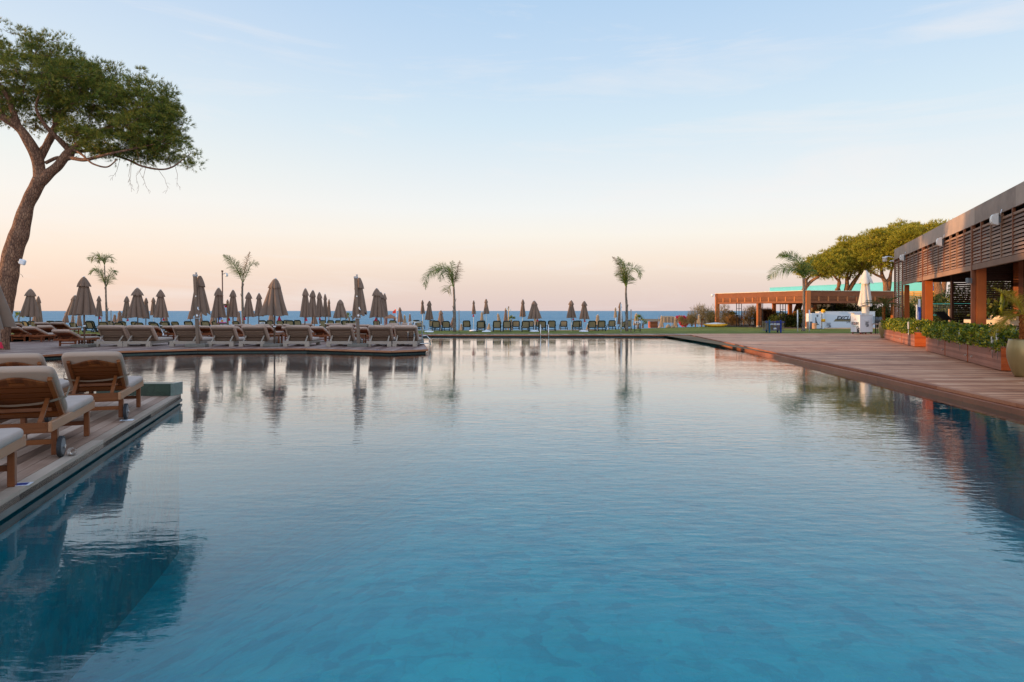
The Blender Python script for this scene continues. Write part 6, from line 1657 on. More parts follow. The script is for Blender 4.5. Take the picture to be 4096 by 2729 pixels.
# long turquoise wall, pale house and yellow slat fence behind the trees
TW = M_plain('turquoise_render', (104, 196, 208), .8, var=.04, scale=1)
T_ = 3.15; d1 = T_ * F / 91; p1 = Vector((XX(3079, d1), d1)); d2 = T_ * F / 122; p2 = Vector((XX(3740, d2), d2))
o = thing('turquoise_wall', 'long plain turquoise wall rising behind the pergola and pines', 'wall', (p1.x, p1.y, 0), math.atan2(p2.y - p1.y, p2.x - p1.x))
m = MB(); L = (p2 - p1).length; m.box((0, 0, 2.95), (L, .3, H + T_)); m.build('wall_face', TW, o); m = MB(); [m.box((k * 4.1 + .3, .05, 0), (k * 4.1 + .6, .28, 2.949)) for k in range(2, int(L / 4.1))]; m.build('columns', TW, o); m = MB(); m.box((0, -.04, H + T_ + .001), (L, .34, H + T_ + .06)); m.build('coping', TW, o)
BW = M_plain('blue_render', (20, 96, 150), .7, var=.04, scale=1)
o = thing('blue_wall', 'deep blue wall section seen behind the first orange pillar', 'wall', (XX(3716, 70), 70, 0)); m = MB(); m.box((0, 0, 2.9), (1.6, .3, ZZ(1144, 70))); m.box((.1, .05, 0), (.4, .25, 2.899)); m.build('wall_face', BW, o)
HS = M_plain('pale_peach_render', (222, 190, 150), .85, var=.04)
o = thing('pale_house', 'low pale peach house behind the hedge bushes under the pergola roof', 'house', (XX(3258, 74), 74, 0)); w = XX(3500, 74) - XX(3258, 74)
m = MB(); m.box((0, 0, 0), (w, 3, ZZ(1212, 74))); m.build('wall', HS, o); m = MB(); m.box((-.2, -.2, ZZ(1212, 74) + .001), (w + .2, 3.2, ZZ(1207, 74))); m.build('roof_slab', ROOFW, o)
YF = M_wood('yellow_fence_boards', [(196, 138, 58), (214, 158, 76), (226, 178, 98)], 'X', .6, fine=3, stain=.3)
d = 62; o = thing('slat_fence', 'sunlit yellow slat fence seen through the far pavilion opening', 'fence', (XX(3600, d), d, 0), R(-30)); zt = ZZ(1168, d)
m = MB(); k = 0
while .1 + k * .16 < zt: m.box((0, 0, .1 + k * .16), (2.95, .03, .1 + k * .16 + .145)); k += 1
m.build('boards', YF, o)
for k in range(4): m = MB(); m.box((k * .95, -.05, 0), (k * .98 + .08, -.001, zt + .03)); m.build('post', YF, o)

# ------------------------------------------------------------------ sports stand, cabinet, bins
BOARD = M_plain('white_board', (204, 208, 218), .5, var=.02)
INK = M_plain('dark_ink', (44, 48, 60), .6, var=.02); GOLD = M_plain('olive_gold_ink', (120, 108, 82), .6, var=.02); COPPER = M_plain('copper_ink', (184, 112, 84), .6, var=.02); MINT = M_plain('mint_ink', (150, 186, 170), .6, var=.02)
def text(body, size, loc, mat, parent, name, rz=0.0, shear=0.0, align='LEFT', bold=0.0, sx=1.0):
    c = bpy.data.curves.new(name, 'FONT'); c.body = body; c.size = size; c.shear = shear; c.align_x = align; c.extrude = .003; c.offset = bold
    ob = bpy.data.objects.new(name, c); COL.objects.link(ob); ob.location = loc; ob.rotation_euler = (R(90), 0, rz); ob.scale = (sx, 1, 1)
    c.materials.append(mat); bpy.context.view_layer.update()
    me = bpy.data.meshes.new_from_object(ob.evaluated_get(bpy.context.evaluated_depsgraph_get())); mo = bpy.data.objects.new(name, me); COL.objects.link(mo)
    mo.location = ob.location; mo.rotation_euler = ob.rotation_euler; mo.scale = ob.scale; bpy.data.objects.remove(ob); mo.name = name; me.materials.clear(); me.materials.append(mat); mo.parent = parent; return mo
def cheer_mark(parent, x, z, w, y=-.004, rz=0.0, ux=Vector((1, 0, 0)), nrm=Vector((0, -1, 0))):
    """BE ... UP! sketch logo: two short lettered rows, big UP!, a drawn line with little marks"""
    def at(u, v): return Vector((x, y, z)) + ux * u * w + Vector((0, 0, v * w)) + nrm * .003
    text('KEEP', w * .30, at(-.30, .10), INK, parent, 'lettering', rz, .2, bold=w * .006); text('CALM&', w * .27, at(-.42, -.12), INK, parent, 'lettering', rz, .15, bold=w * .004); text('UP!', w * .42, at(-.14, -.46), INK, parent, 'lettering', rz, .15, bold=w * .012)
    m = MB()
    for (a, b) in (((-.5, .5), (-.2, .42)), ((-.2, .42), (.2, .44)), ((.2, .44), (.4, .56)), ((.38, .34), (.5, .40))): m.bar(at(*a), at(*b), .008, w * .025, up=nrm)
    m.bar(at(-.4, -.34), at(-.3, -.26), .008, w * .09, up=nrm); m.bar(at(.42, .26), at(.5, .34), .008, w * .08, up=nrm); m.build('logo_strokes', INK, parent)
dw = 57.5; xa, xb = XX(3290, dw), XX(3500, dw)
o = thing('sports_stand', 'white boarded beach sports stand lettered EXCLUSIVE SPORT behind the white kiosk', 'stand', (xa, dw, 0))
W_ = xb - xa; zt = ZZ(1247, dw); m = MB(); m.box((.1, 0, .02), (W_, .06, zt)); m.build('front_board', BOARD, o); m = MB(); m.box((.1, .07, .02), (.16, 1.6, zt - .02)); m.box((W_ - .06, .07, .02), (W_, 1.6, zt - .02)); m.build('side_board', BOARD, o)
m = MB(); m.box((.06, -.02, zt + .001), (W_ + .03, 1.6, zt + .03)); m.build('counter_top', WHITE, o)
text('EXCLUSIVE', .44, (XX(3346, dw) - xa, -.004, ZZ(1279.5, dw)), INK, o, 'lettering', 0, .25, bold=.016, sx=1.02)
m = MB(); x0, x1 = XX(3334, dw) - xa, XX(3425, dw) - xa; z0, z1 = ZZ(1286.5, dw), ZZ(1276, dw); m.add([(x0, -.002, z0), (x1, -.002, z0), (x1, -.002, z1), (x0 + .18, -.002, z1)], [[0, 1, 2, 3]]); m.build('logo_band', GOLD, o)
text('SPORT', .27, (XX(3384, dw) - xa, -.004, ZZ(1293, dw)), INK, o, 'lettering', 0, .25)
cheer_mark(o, XX(3313, dw) - xa, ZZ(1301, dw), .46)
m = MB(); m.box((-.02, -.5, 0), (W_ + .4, -.25, .09)); struct_ = m.build('kerb_boards', M_plain('pale_kerb', (210, 176, 142), .8, var=.15), o)
xw = XX(3275, dw) - xa; m = MB(); m.box((xw, -.02, zt - .13), (.1, .04, zt)); m.build('gate_rail', WHITE, o)
o = thing('net_pole', 'white padded pole with two yellow bands beside the white sports stand', 'post', (XX(3292, 57.2), 57.2, 0))
m = MB(); m.tube([(0, 0, 0), (0, 0, ZZ(1247, 57.2))], .11, 14, smooth=False); m.build('pole', WHITE, o); YEL = M_plain('yellow_plastic', (224, 160, 24), .5)
for zz in (ZZ(1245, 57.2), ZZ(1282, 57.2)):
    m = MB(); m.lathe([(.1, -.13), (.16, -.11), (.17, 0), (.15, .12), (.05, .16)], (0.02, 0, zz), 14); m.build('band', YEL, o)
dc = 57.0; o = thing('white_cabinet', 'white cabinet with seated figure drawing left of the sports stand', 'cabinet', (XX(3247, dc), dc, 0)); w = XX(3284, dc) - XX(3247, dc); zt = ZZ(1253, dc)
m = MB(); m.box((0, 0, .02), (w, .8, zt), bev=.01); m.build('body', BOARD, o); m = MB(); m.box((XX(3234, dc) - o.location.x, -.05, .55), (-.01, .5, zt - .03)); m.build('side_panel', WHITE, o)
cheer_mark(o, w * .58, zt - .22, .20)
m = MB(); m.tube([(w * .42, -.01, .95), (w * .45, -.01, .70)], .035, 6); m.tube([(w * .45, -.01, .70), (w * .5, -.01, .35)], .06, 6); m.tube([(w * .5, -.01, .35), (w * .78, -.01, .38)], .03, 6); m.tube([(w * .47, -.01, .62), (w * .66, -.01, .42)], .02, 6); m.build('figure_drawing', INK, o)
o = thing('grey_box', 'dark grey box under the side panel of the white cabinet', 'box', (XX(3240, dc - .1), dc - .1, 0)); m = MB(); m.box((-.17, -.1, 0), (.16, .3, ZZ(1288, dc)), bev=.01); m.build('body', M_plain('dark_grey_box', (80, 82, 92), .5), o)
m = MB(); m.box((-.18, -.11, ZZ(1288, dc) + .001), (.17, .31, ZZ(1288, dc) + .03)); m.build('lid', M_plain('grey_lid', (96, 98, 106), .5), o)
BINW = M_wood('bin_slats', [(176, 132, 100), (196, 152, 120), (212, 172, 142)], 'Z', .6, fine=8)
db = 56.2; o = thing('wood_bin', 'round timber slat litter bin in front of the white cabinet', 'litter bin', (XX(3257.5, db), db, 0)); zt = ZZ(1293, db)
m = MB(); m.lathe([(0, .02), (.15, .02), (.15, zt - .04), (0, zt - .04)], n=18, smooth=False); m.build('liner', RUBBER, o)
m = MB()
for k in range(16): a = 2 * math.pi * k / 16; m.box((-.028, -.012, .03), (.028, .012, zt), Matrix.Rotation(a, 4, 'Z') @ Matrix.Translation((0, -.17, 0)))
m.build('slats', BINW, o)
# kiosk cart
dk = 44.0; kf = G(3440, 1337.5); kl = G(3403, 1336.5); kr = Vector((XX(3491, kf.y + .55), kf.y + .55, 0))
o = thing('kiosk_cart', 'white wheeled kiosk cart lettered EXCLUSIVE under the cream parasol', 'kiosk', (kf.x, kf.y, 0)); zt = ZZ(1261, kf.y)
a_ = math.atan2(kr.y - kf.y, kr.x - kf.x); wl = (kr - kf).length; ul = Vector((kl.x - kf.x, .62, 0)); 
b_l = Vector((-math.sin(a_), math.cos(a_), 0))
# footprint: right face from kf to kr, left face from kf to kl2
kl2 = Vector((XX(3403, kf.y + .75) - kf.x, .75, 0)); krv = kr - kf; back = kl2 + krv
zb0 = .13
m = MB(); m.prism([(0, 0), (krv.x, krv.y), (back.x, back.y), (kl2.x, kl2.y)], zb0, zt); m.build('body', WHITE, o)
m = MB(); g_ = .03; m.prism([(0, -g_), (krv.x + g_, krv.y), (back.x, back.y + g_), (kl2.x - g_, kl2.y)], zt + .001, zt + .022); m.build('counter_top', WHITE, o)
m = MB(); m.prism([(kl2.x * .6, kl2.y * .6), (kl2.x * .6 + .45, kl2.y * .6 + .1), (kl2.x * .6 + .4, kl2.y * .6 + .45), (kl2.x * .6 - .05, kl2.y * .6 + .35)], zt + .022, zt + .12); m.prism([(kl2.x * .75 - .12, kl2.y * .6 - .06), (kl2.x * .6 + .5, kl2.y * .6 + .06), (kl2.x * .6 + .45, kl2.y * .6 + .5), (kl2.x * .6 - .2, kl2.y * .6 + .4)], zt + .121, zt + .15); m.build('riser', WHITE, o)
for (fx, fy) in ((.08, .08), (krv.x - .08, krv.y + .06), (kl2.x + .12, kl2.y - .02), (back.x - .1, back.y - .1), (krv.x * .5, krv.y * .5 + .1)):
    m = MB(); m.wheel((fx, fy, .06), .06, .05, n=14); wo = m.build('caster', M_plain('caster_red' + str(round(fx, 2)), (130, 40, 34), .5), o)
m = MB(); m.prism([(.1, .1), (krv.x - .1, krv.y + .05), (back.x - .05, back.y - .1), (kl2.x + .1, kl2.y - .05)], .09, .128); m.build('base_frame', DARKW, o)
fd = krv.normalized(); fn = Vector((fd.y, -fd.x, 0)); c = krv * .52 + fn * .005; cheer_mark(o, c.x, zt * .53, .40, y=c.y, rz=a_, ux=fd, nrm=fn)
ld = (-kl2).normalized(); ln = Vector((ld.y, -ld.x, 0)); al = math.atan2(ld.y, ld.x); c = kl2 * .90 + ln * .006; Ll = kl2.length
text('EXCLUSIVE', .235, (c.x, c.y, zt * .50), INK, o, 'lettering', al, 0, bold=.006, sx=Ll * .8 / 1.2)
text('LA', .20, (kl2.x * .72 + ln.x * .012, kl2.y * .72 + ln.y * .012, zt * .50), COPPER, o, 'lettering', al, .2, sx=.8)
text('BEACH CLUB', .085, (kl2.x * .76 + ln.x * .01, kl2.y * .76 + ln.y * .01, zt * .40), MINT, o, 'lettering', al, 0)
m = MB(); q = kl2 * .52 + ln * .006; m.tube([(q.x, q.y, zt * .86), (q.x + .02, q.y, zt * .80), (q.x - .01, q.y, zt * .74)], .018, 5); m.build('emblem', COPPER, o)
for k, (u, h_) in enumerate(((.24, .36), (.10, .27))):
    q = kl2 * u + ln * .03; m = MB(); hh = h_; r_ = hh * .22
    m.tube([Vector((q.x, q.y, zb0 + hh - r_)) + ld * (r_ * .7 * math.cos(t_ * .5236)) + Vector((0, 0, r_ * 1.15 * math.sin(t_ * .5236))) for t_ in range(13)], .012, 5, cap=False)
    m.bar((q.x, q.y, zb0 - .05), (q.x, q.y, zb0 + hh * .6), hh * .26, .015, up=tuple(ln)); m.build('bottle_opener_cutout', INK, o)
o = thing('cream_parasol', 'tall closed cream parasol with open capped top above the white kiosk', 'parasol', (XX(3462, kf.y + .75), kf.y + .75, 0)); d = kf.y + .75; px = d / F
zt_c, zcap, zbt, zwr = ZZ(1082, d), ZZ(1128, d), ZZ(1222, d), ZZ(1262, d)
m = MB(); canopy_mesh(m, zt_c - .35, zbt, 9 * px, 27 * px, 7, 301, tw=.35, hem=.08, depth=.38); m.build('canopy', CREAM, o)
m = MB(); canopy_mesh(m, zt_c, zcap - .05, 5 * px, 26 * px, 4, 303, tw=0, hem=.16, depth=.32, m=8, roundtop=False, cap=True); m.build('top_cap', CREAM, o)
m = MB(); canopy_mesh(m, zbt + .2, zwr, 13 * px, 14 * px, 6, 305, tw=.6, hem=.05, depth=.18); m.build('lower_wrap', CREAM, o)
m = MB(); m.tube([(0, 0, 0), (0, 0, zt_c - .05)], .035, 8); m.build('pole', WHITE, o)
m = MB(); m.lathe([(0, zt_c + .05), (.08, zt_c + .04), (.10, zt_c)], n=10); m.build('finial', RUBBER, o)
# blue framed recycling station
BLUE = M_plain('blue_paint', (24, 50, 128), .45); BLUE2 = M_plain('teal_blue_paint', (10, 84, 120), .45); LATTE = M_wood('bin_lattes', [(112, 94, 72), (140, 122, 92), (160, 142, 112)], 'Z', .6, fine=8)
d = 47.0; o = thing('recycling_station', 'blue framed slatted recycling bin station standing on the deck edge', 'recycling bin', (XX(3098, d), d, 0)); px = d / F
z0, z1 = ZZ(1321, d), ZZ(1284, d); w = 39 * px
m = MB(); n = 23
for k in range(n): x_ = -w + 2 * w * k / n; m.box((x_ + .012, -.02, z0), (x_ + 2 * w / n - .028, .02, z1 - .02))
for k in range(n): x_ = -w + 2 * w * k / n; m.box((x_ + .012, .5, z0), (x_ + 2 * w / n - .028, .54, z1 - .02))
m.build('slats', LATTE, o)
m = MB(); m.box((-w, -.035, z1 - .11), (w, -.021, z1 - .05)); m.box((-w, -.05, z0 - .02), (w, .54, z0)); m.box((-w * .16, -.037, z0), (-w * .13, -.021, z1)); m.box((w * .17, -.037, z0), (w * .2, -.021, z1)); m.build('rails', BLUE, o)
for x_, mt in ((XX(3076, d) - XX(3098, d), BLUE2), (XX(3121, d) - XX(3098, d), BLUE)):
    m = MB(); m.box((x_ - .05, -.12, 0), (x_ + .05, -.038, ZZ(1281, d)), bev=.01); m.box((x_ - .05, .44, 0), (x_ + .05, .49, z1)); m.build('post', mt, o)
for k, xx in enumerate((3085.5, 3099, 3112.5)):
    x_ = XX(xx, d) - XX(3098, d); m = MB(); m.box((x_ - .095, -.046, ZZ(1300, d)), (x_ + .095, -.0385, ZZ(1294.5, d))); s_ = m.build('sign', WHITE_P, o)
    for j in range(2): m = MB(); m.box((x_ - .07, -.0475, ZZ(1298.3 - j * 2, d) - .008), (x_ + .07, -.0465, ZZ(1298.3 - j * 2, d) + .008)); m.build('sign_line', [BLUE2, GREYM, BLUE2][k], s_)
x_ = XX(3099, d) - XX(3098, d); m = MB(); m.box((x_ - .095, -.046, ZZ(1318, d)), (x_ + .095, -.0385, ZZ(1312, d))); s_ = m.build('sign', WHITE_P, o); m = MB(); m.box((x_ - .06, -.0475, ZZ(1316.5, d)), (x_ - .02, -.0465, ZZ(1313.5, d))); m.box((x_ + .0, -.0475, ZZ(1316, d)), (x_ + .07, -.0465, ZZ(1314.5, d))); m.build('sign_mark', INK, s_)

# posts and stakes on the lawn
def post(x, yt, yb, d, w, label, mat, name='timber_post', g=None):
    g = -.02 if g is None else g
    o = thing(name, label, 'post', (XX(x, d), d, g)); m = MB(); m.tube([(0, 0, 0), (.01, 0, (ZZ(yt, d) - g) * .5), (0, 0, ZZ(yt, d) - g)], w / 2 / F * d, 8); m.build('shaft', mat, o)
    m = MB(); m.lathe([(w * .54 / F * d, ZZ(yt, d) - g - .03), (w * .54 / F * d, ZZ(yt, d) - g + .01), (0, ZZ(yt, d) - g + .02)], n=8); m.build('tip', mat, o)
PALEW = M_plain('pale_stake_wood', (156, 142, 130), .8, var=.15)
post(406, 1244, 0, 50, 3, 'thin pale post left of the two crowned palm stem', PALEW); post(444, 1243, 0, 50, 4, 'thin pale post right of the two crowned palm stem', PALEW)
post(1836, 1243, 0, 48, 3.5, 'slim pale post just right of the leaning frond palm', PALEW); post(2484, 1216, 0, 48.5, 4.5, 'tall white post left of the hooked frond palm', WHITE)
post(2524, 1239, 0, 48.5, 4.5, 'reddish topped stake right of the hooked frond palm', PALEW); post(3190, 1241, 0, 49, 4.5, 'white stake left of the full crowned palm', WHITE); post(3237, 1241, 0, 49, 5, 'white stake right of the full crowned palm', WHITE)
# lamp posts
BRW = M_plain('brown_lamp_post', (96, 66, 52), .6)
d = 49.5; o = thing('lamp_post', 'tall brown lamp post with one white lantern beside the ragged palm', 'lamp post', (XX(890, d), d, 0)); L0 = o.location
m = MB(); m.tube([(.04, 0, 0), (-.02, 0, ZZ(1083, d))], .045, 8); m.build('pole', BRW, o); m = MB(); m.box((-.07, -.05, ZZ(1088, d)), (.04, .05, ZZ(1082, d))); m.build('cap', BRW, o)
m = MB(); m.tube([(0, 0, ZZ(1098, d)), (.2, 0, ZZ(1093, d)), (.33, 0, ZZ(1094, d))], .025, 6); m.build('arm', ALU, o); m = MB(); m.lathe([(0, .1), (.10, .10), (.105, -.08), (.08, -.12), (0, -.12)], (.30, 0, ZZ(1100, d)), 14); m.build('lantern', LAMPG, o)
d = 54; o = thing('floodlight_post', 'short golden lamp post with two white floodlights among the green loungers', 'lamp post', (XX(2034, d), d, -.4))
m = MB(); m.tube([(-.03, 0, 0), (.02, 0, ZZ(1228, d) + .4)], .035, 8); m.build('pole', M_plain('golden_post', (190, 150, 90), .5), o)
for sx in (-1, 1): m = MB(); m.box((sx * .13 - .07, -.06, ZZ(1245 if sx > 0 else 1240, d) + .4), (sx * .13 + .07, .06, ZZ(1236 if sx > 0 else 1231, d) + .4), bev=.01); m.build('floodlight', LAMPG, o)
m = MB(); m.box((-.03, -.03, ZZ(1232, d) + .4), (.05, .03, ZZ(1226, d) + .4)); m.build('cap', BRW, o)
# notice board
d = 48.5; o = thing('notice_board', 'timber framed beach notice board with red header and small prints, between two taupe parasols', 'notice board', (XX(888, d), d, 0)); px = d / F
OAK = M_plain('oak_frame', (128, 104, 74), .7, var=.12); w = 24 * px; z1, z0 = ZZ(1219, d), ZZ(1296, d)
for sx in (-1, 1): m = MB(); m.box((sx * w - .04, -.05, 0), (sx * w + .04, .05, z1)); m.build('post', OAK, o)
m = MB(); m.box((-w - .1, -.08, z1 + .001), (w + .1, .08, z1 + .06)); m.box((-w + .041, -.03, z0 - .05), (w - .041, .03, z0)); m.build('frame', OAK, o)
m = MB(); m.box((-w + .041, -.03, z0 + .001), (w - .041, .02, z1 - .001)); m.build('panel', BLACKP, o)
PRINT = M_plain('pale_blue_print', (180, 196, 220), .5)
m = MB(); m.box((-w + .08, -.036, z0 + .05), (w - .08, -.031, z1 - .06)); s_ = m.build('poster', PRINT, o)
m = MB(); m.box((-w + .08, -.041, z1 - .20), (w - .08, -.037, z1 - .07)); m.build('poster_header', M_plain('poster_red', (176, 24, 40), .5), s_)
m = MB(); m.box((w * .30, -.045, z1 - .185), (w * .5, -.042, z1 - .12)); m.build('header_mark', WHITE_P, s_)
m = MB(); m.box((-w + .1, -.041, z0 + .06), (w - .1, -.037, z0 + .13)); m.build('poster_footer', M_plain('poster_pink', (180, 70, 130), .5), s_)
m = MB(); m.box((-.06, -.041, z0 + .15), (.10, -.037, z0 + .28)); m.build('poster_orange_patch', M_plain('poster_orange', (206, 130, 30), .5), s_)
m = MB(); m.box((-w * .45, -.041, z0 + .30), (-w * .28, -.037, z0 + .58)); m.box((-w * .2, -.041, z0 + .30), (-w * .02, -.037, z0 + .58)); m.build('poster_blue_patches', M_plain('poster_blue', (30, 84, 160), .5), s_)
m = MB(); m.tube([(w * .42 + .05 * math.cos(a * .5236), -.041, z1 - .32 + .05 * math.sin(a * .5236)) for a in range(13)], .014, 5, cap=False); m.build('poster_emblem', M_plain('poster_navy', (24, 52, 104), .5), s_)
m = MB(); [m.box((w * .22, -.041, z1 - .45 - k * .07), (w * .62, -.037, z1 - .435 - k * .07)) for k in range(6)]; m.build('poster_text_lines', GREYM, s_)
# small signboard near the centre and folding menu stand
d = 46; o = thing('small_sign', 'small white sign standing among the green loungers right of the ragged palm', 'sign', (XX(1048, d), d, 0)); m = MB(); m.box((-.19, -.01, ZZ(1296, d)), (.19, .01, ZZ(1289, d))); s_ = m.build('board', WHITE_P, o)
m = MB(); [m.box((-.08 + k * .08, -.016, ZZ(1294.5, d)), (-.03 + k * .08, -.011, ZZ(1291, d))) for k in range(3)]; m.build('marks', INK, s_); m = MB(); m.bar((0, 0, 0), (0, 0, ZZ(1296, d)), .03, .03); m.build('post', ALU, o)
d = 49; o = thing('menu_stand', 'dark folding stand with white sign on the lawn right of the hooked frond palm', 'sign stand', (XX(2550, d), d, -.02)); w = .21; z1 = ZZ(1284, d)
m = MB()
for sx in (-1, 1): m.bar((sx * w, -.1, 0), (sx * w, -.02, z1), .025, .025); m.bar((sx * w, .22, 0), (sx * w, .02, z1), .025, .025)
for z in (.12, .24, .34): m.bar((-w, -.06, z), (w, -.06, z), .02, .02)
m.build('legs', BLK, o); m = MB(); m.box((-w - .01, -.05, z1 - .15), (w + .01, -.035, z1)); s_ = m.build('board', WHITE_P, o)
m = MB(); m.box((-.12, -.056, z1 - .12), (-.03, -.051, z1 - .04)); m.box((.0, -.056, z1 - .11), (.03, -.051, z1 - .04)); m.box((.06, -.056, z1 - .12), (.12, -.051, z1 - .04)); m.build('marks', INK, s_)
# gazebo and red flag on the beach
d = 66; g = -1.6; o = thing('beach_gazebo', 'small four post beach gazebo with brown hipped roof below the red flag', 'gazebo', (XX(1562, d), d, g)); px = d / F; w = 24 * px; ze, zt = ZZ(1271, d) - g, ZZ(1257, d) - g
m = MB(); m.add([(-w, -w, ze), (w, -w, ze), (w, w, ze), (-w, w, ze), (0, 0, zt), (-w, -w, ze - .08), (w, -w, ze - .08), (w, w, ze - .08), (-w, w, ze - .08)], [[0, 1, 4], [1, 2, 4], [2, 3, 4], [3, 0, 4], [0, 5, 6, 1], [1, 6, 7, 2], [2, 7, 8, 3], [3, 8, 5, 0], [5, 8, 7, 6]]); m.build('roof', M_plain('brown_roof', (132, 96, 74), .8, var=.08), o)
for sx in (-1, 1):
    for sy in (-1, 1): m = MB(); m.box((sx * w * .78 - .06, sy * w * .78 - .06, 0), (sx * w * .78 + .06, sy * w * .78 + .06, ze - .081)); m.build('post', PWH, o)
d = 64; o = thing('red_flag', 'orange red triangular flag on a white pole above the beach gazebo', 'flag', (XX(1585, d), d, -1.5)); m = MB(); m.tube([(0, 0, 0), (0, 0, ZZ(1232, d) + 1.5)], .03, 6); m.build('pole', WHITE, o)
m = MB(); z1, z0 = ZZ(1235, d) + 1.5, ZZ(1254, d) + 1.5; N = 8; vs = []
for k in range(N + 1):
    u = k / N; xx = -.30 * u * 1.0; vs += [(xx - .03, .05 * math.sin(u * 5), z1 - (z1 - z0) * u * .62), (xx - .03, .05 * math.sin(u * 5 + .4), z0 + .02 * math.sin(u * 4))]
m.add(vs, [[2 * k, 2 * k + 2, 2 * k + 3, 2 * k + 1] for k in range(N)], True); m.build('cloth', M_plain('red_flag_cloth', (232, 62, 34), .7), o)
# beach club corner: box, cabana, arbour, kayak, thatch, pouffes
d = 60.5; o = thing('timber_box', 'brown timber box counter with orange lit left side on the lawn edge', 'box', (XX(2604, d), d, -.02)); w = (2625 - 2588) / 2 / F * d; z1 = ZZ(1286, d)
m = MB(); n = 6
for k in range(n): m.box((-w + .3, -.5, .03 + k * z1 / n), (w + .1, -.46, .03 + (k + 1) * z1 / n - .01))
m.build('front_boards', TEAK_D, o); m = MB(); m.box((-w + .26, -.5, .02), (-w + .299, .5, z1)); m.build('side_board', PLO, o); m = MB(); m.box((-w + .25, -.52, z1 + .001), (w + .12, .52, z1 + .03)); m.build('top', TEAK_D, o)
m = MB(); m.box((-w + .3, -.459, .02), (w + .08, .5, z1 - .001)); m.build('core', DARKW, o)
d = 67; o = thing('cabana_canopy', 'cream fabric cabana canopy on thin posts facing the sea', 'cabana', (XX(2678, d), d, -.3)); w = 28 / F * d; zz0, zz1 = ZZ(1292, d) + .3, ZZ(1269, d) + .3
m = MB(); N = 24; vs = []
for k in range(N + 1): u = k / N; x_ = -w + 2 * w * u; vs += [(x_, .04 * math.cos(u * 6.28 * 4), zz1), (x_, .06 * math.cos(u * 6.28 * 4) - .03, zz0 + .03 * abs(math.sin(u * 12.6)))]
m.add(vs, [[2 * k, 2 * k + 2, 2 * k + 3, 2 * k + 1] for k in range(N)], True); m.add([(-w, 0, zz1), (w, 0, zz1), (w, 1.8, zz1 + .1), (-w, 1.8, zz1 + .1)], [[0, 1, 2, 3]]); m.build('canopy', TAUPE2, o)
for sx in (-1, 1): 
    for yy in (.02, 1.8): m = MB(); m.bar((sx * w * .97, yy, 0), (sx * w * .97, yy, zz1), .05, .05); m.build('post', PALEW, o)
d = 66; o = thing('beach_arbour', 'low brown arbour beam covered with pink bougainvillea', 'arbour', (XX(2745, d), d, -.1)); w = 42 / F * d
m = MB(); m.box((-w, -.05, ZZ(1277, d)), (w * 1.6, .05, ZZ(1270, d))); m.build('beam', PWH, o)
for sx in (-.9, 0, .9, 1.5): m = MB(); m.box((sx * w - .05, .06, 0), (sx * w + .05, .16, ZZ(1277, d))); m.build('post', PWH, o)
for k, (x, hw, yt, lb) in enumerate(((2672, 10, 1298, 'cream bean bag left one beside the sunlit parasol'), (2690, 12, 1302, 'cream bean bag right one beside the sunlit parasol'), (2638, 6, 1303, 'small grey beach cushion heap left of the cream canopy'))):
    d = 61.5; o = thing('bean_bag', lb, 'bean bag', (XX(x, d), d, -.04), 0, 'bean bags on the lawn edge'); rr_ = hw / F * d; hh = ZZ(yt, d) + .04
    m = MB(); m.lathe([(0, 0), (rr_ * .9, .01), (rr_, hh * .35), (rr_ * .75, hh * .75), (rr_ * .25, hh), (0, hh)], n=16); m.v = [(v[0], v[1] * .6, v[2] * (1 + .25 * v[0] / rr_)) for v in m.v]; m.build('body', TAUPE2 if k < 2 else CUSH, o); m = MB(); m.lathe([(0, hh * .98), (.03, hh), (0, hh * 1.05)], n=8); m.build('top_knot', STRAP, o)
d = 64.5; o = thing('kayak', 'yellow and white kayak lying on the grass behind the pergola end post', 'kayak', (XX(2862, d), d, 0), R(3)); m = MB(); L = 52 / F * d; N = 16; K = 10; vs = []
for i in range(N + 1):
    u = i / N * 2 - 1; r_ = (1 - abs(u) ** 2.6) ** .7; zoff = .12 * abs(u) ** 3 + .10
    for k in range(K): a = 2 * math.pi * k / K; vs.append((u * L, .33 * r_ * math.cos(a), zoff + .15 * r_ * math.sin(a) + .02))
m.add(vs, [[i * K + k, i * K + (k + 1) % K, (i + 1) * K + (k + 1) % K, (i + 1) * K + k] for i in range(N) for k in range(K)], True); m.build('hull', YEL, o)
m = MB(); m.tube([(-L * .8, -.05, .28), (0, 0, .27), (L * .8, .05, .30)], [.03, .13, .03], 8); m.build('deck', WHITE_P, o)
THM = M_foliage('straw_thatch', [(74, 52, 38), (104, 76, 54), (134, 100, 70)], trans=.05, clump=2)
d = 72; o = thing('thatch_screen', 'rounded brown straw thatch hump behind the middle pergola post', 'thatch', (XX(3062, d), d, 0)); rng = np.random.default_rng(8); n = 7000; w = 42 / F * d; zt = ZZ(1250, d)
u = rng.random(n) * 2 - 1; C = np.stack([u * w, rng.normal(size=n) * .12, rng.random(n) * zt * (1 - .35 * np.abs(u) ** 3)], 1); V, Fc = leafquads(C, rng, .5, .035, np.array([0, 0, 2.6])); np_mesh('straw', V, Fc, THM, o); m = MB(); m.box((-w, .15, 0), (w, .2, zt * .8)); m.build('backing', DARKW, o)
d = 71; o = thing('wood_crate', 'open orange brown timber box frame in the first pergola bay', 'crate', (XX(2975, d), d, 0)); m = MB(); w = 9 / F * d; z0, z1 = ZZ(1281, d), ZZ(1268, d)
m.box((-w, -.2, z0), (w, .2, z0 + .05)); m.box((-w, -.2, z1), (w, .2, z1 + .05)); m.box((-w, -.2, z0 + .051), (-w + .05, .2, z1 - .001)); m.box((w - .05, -.2, z0 + .051), (w, .2, z1 - .001)); m.build('frame', TEAK_D, o); m = MB(); m.bar((0, 0, 0), (0, 0, z0), .1, .1); m.build('stand', TEAK_D, o)
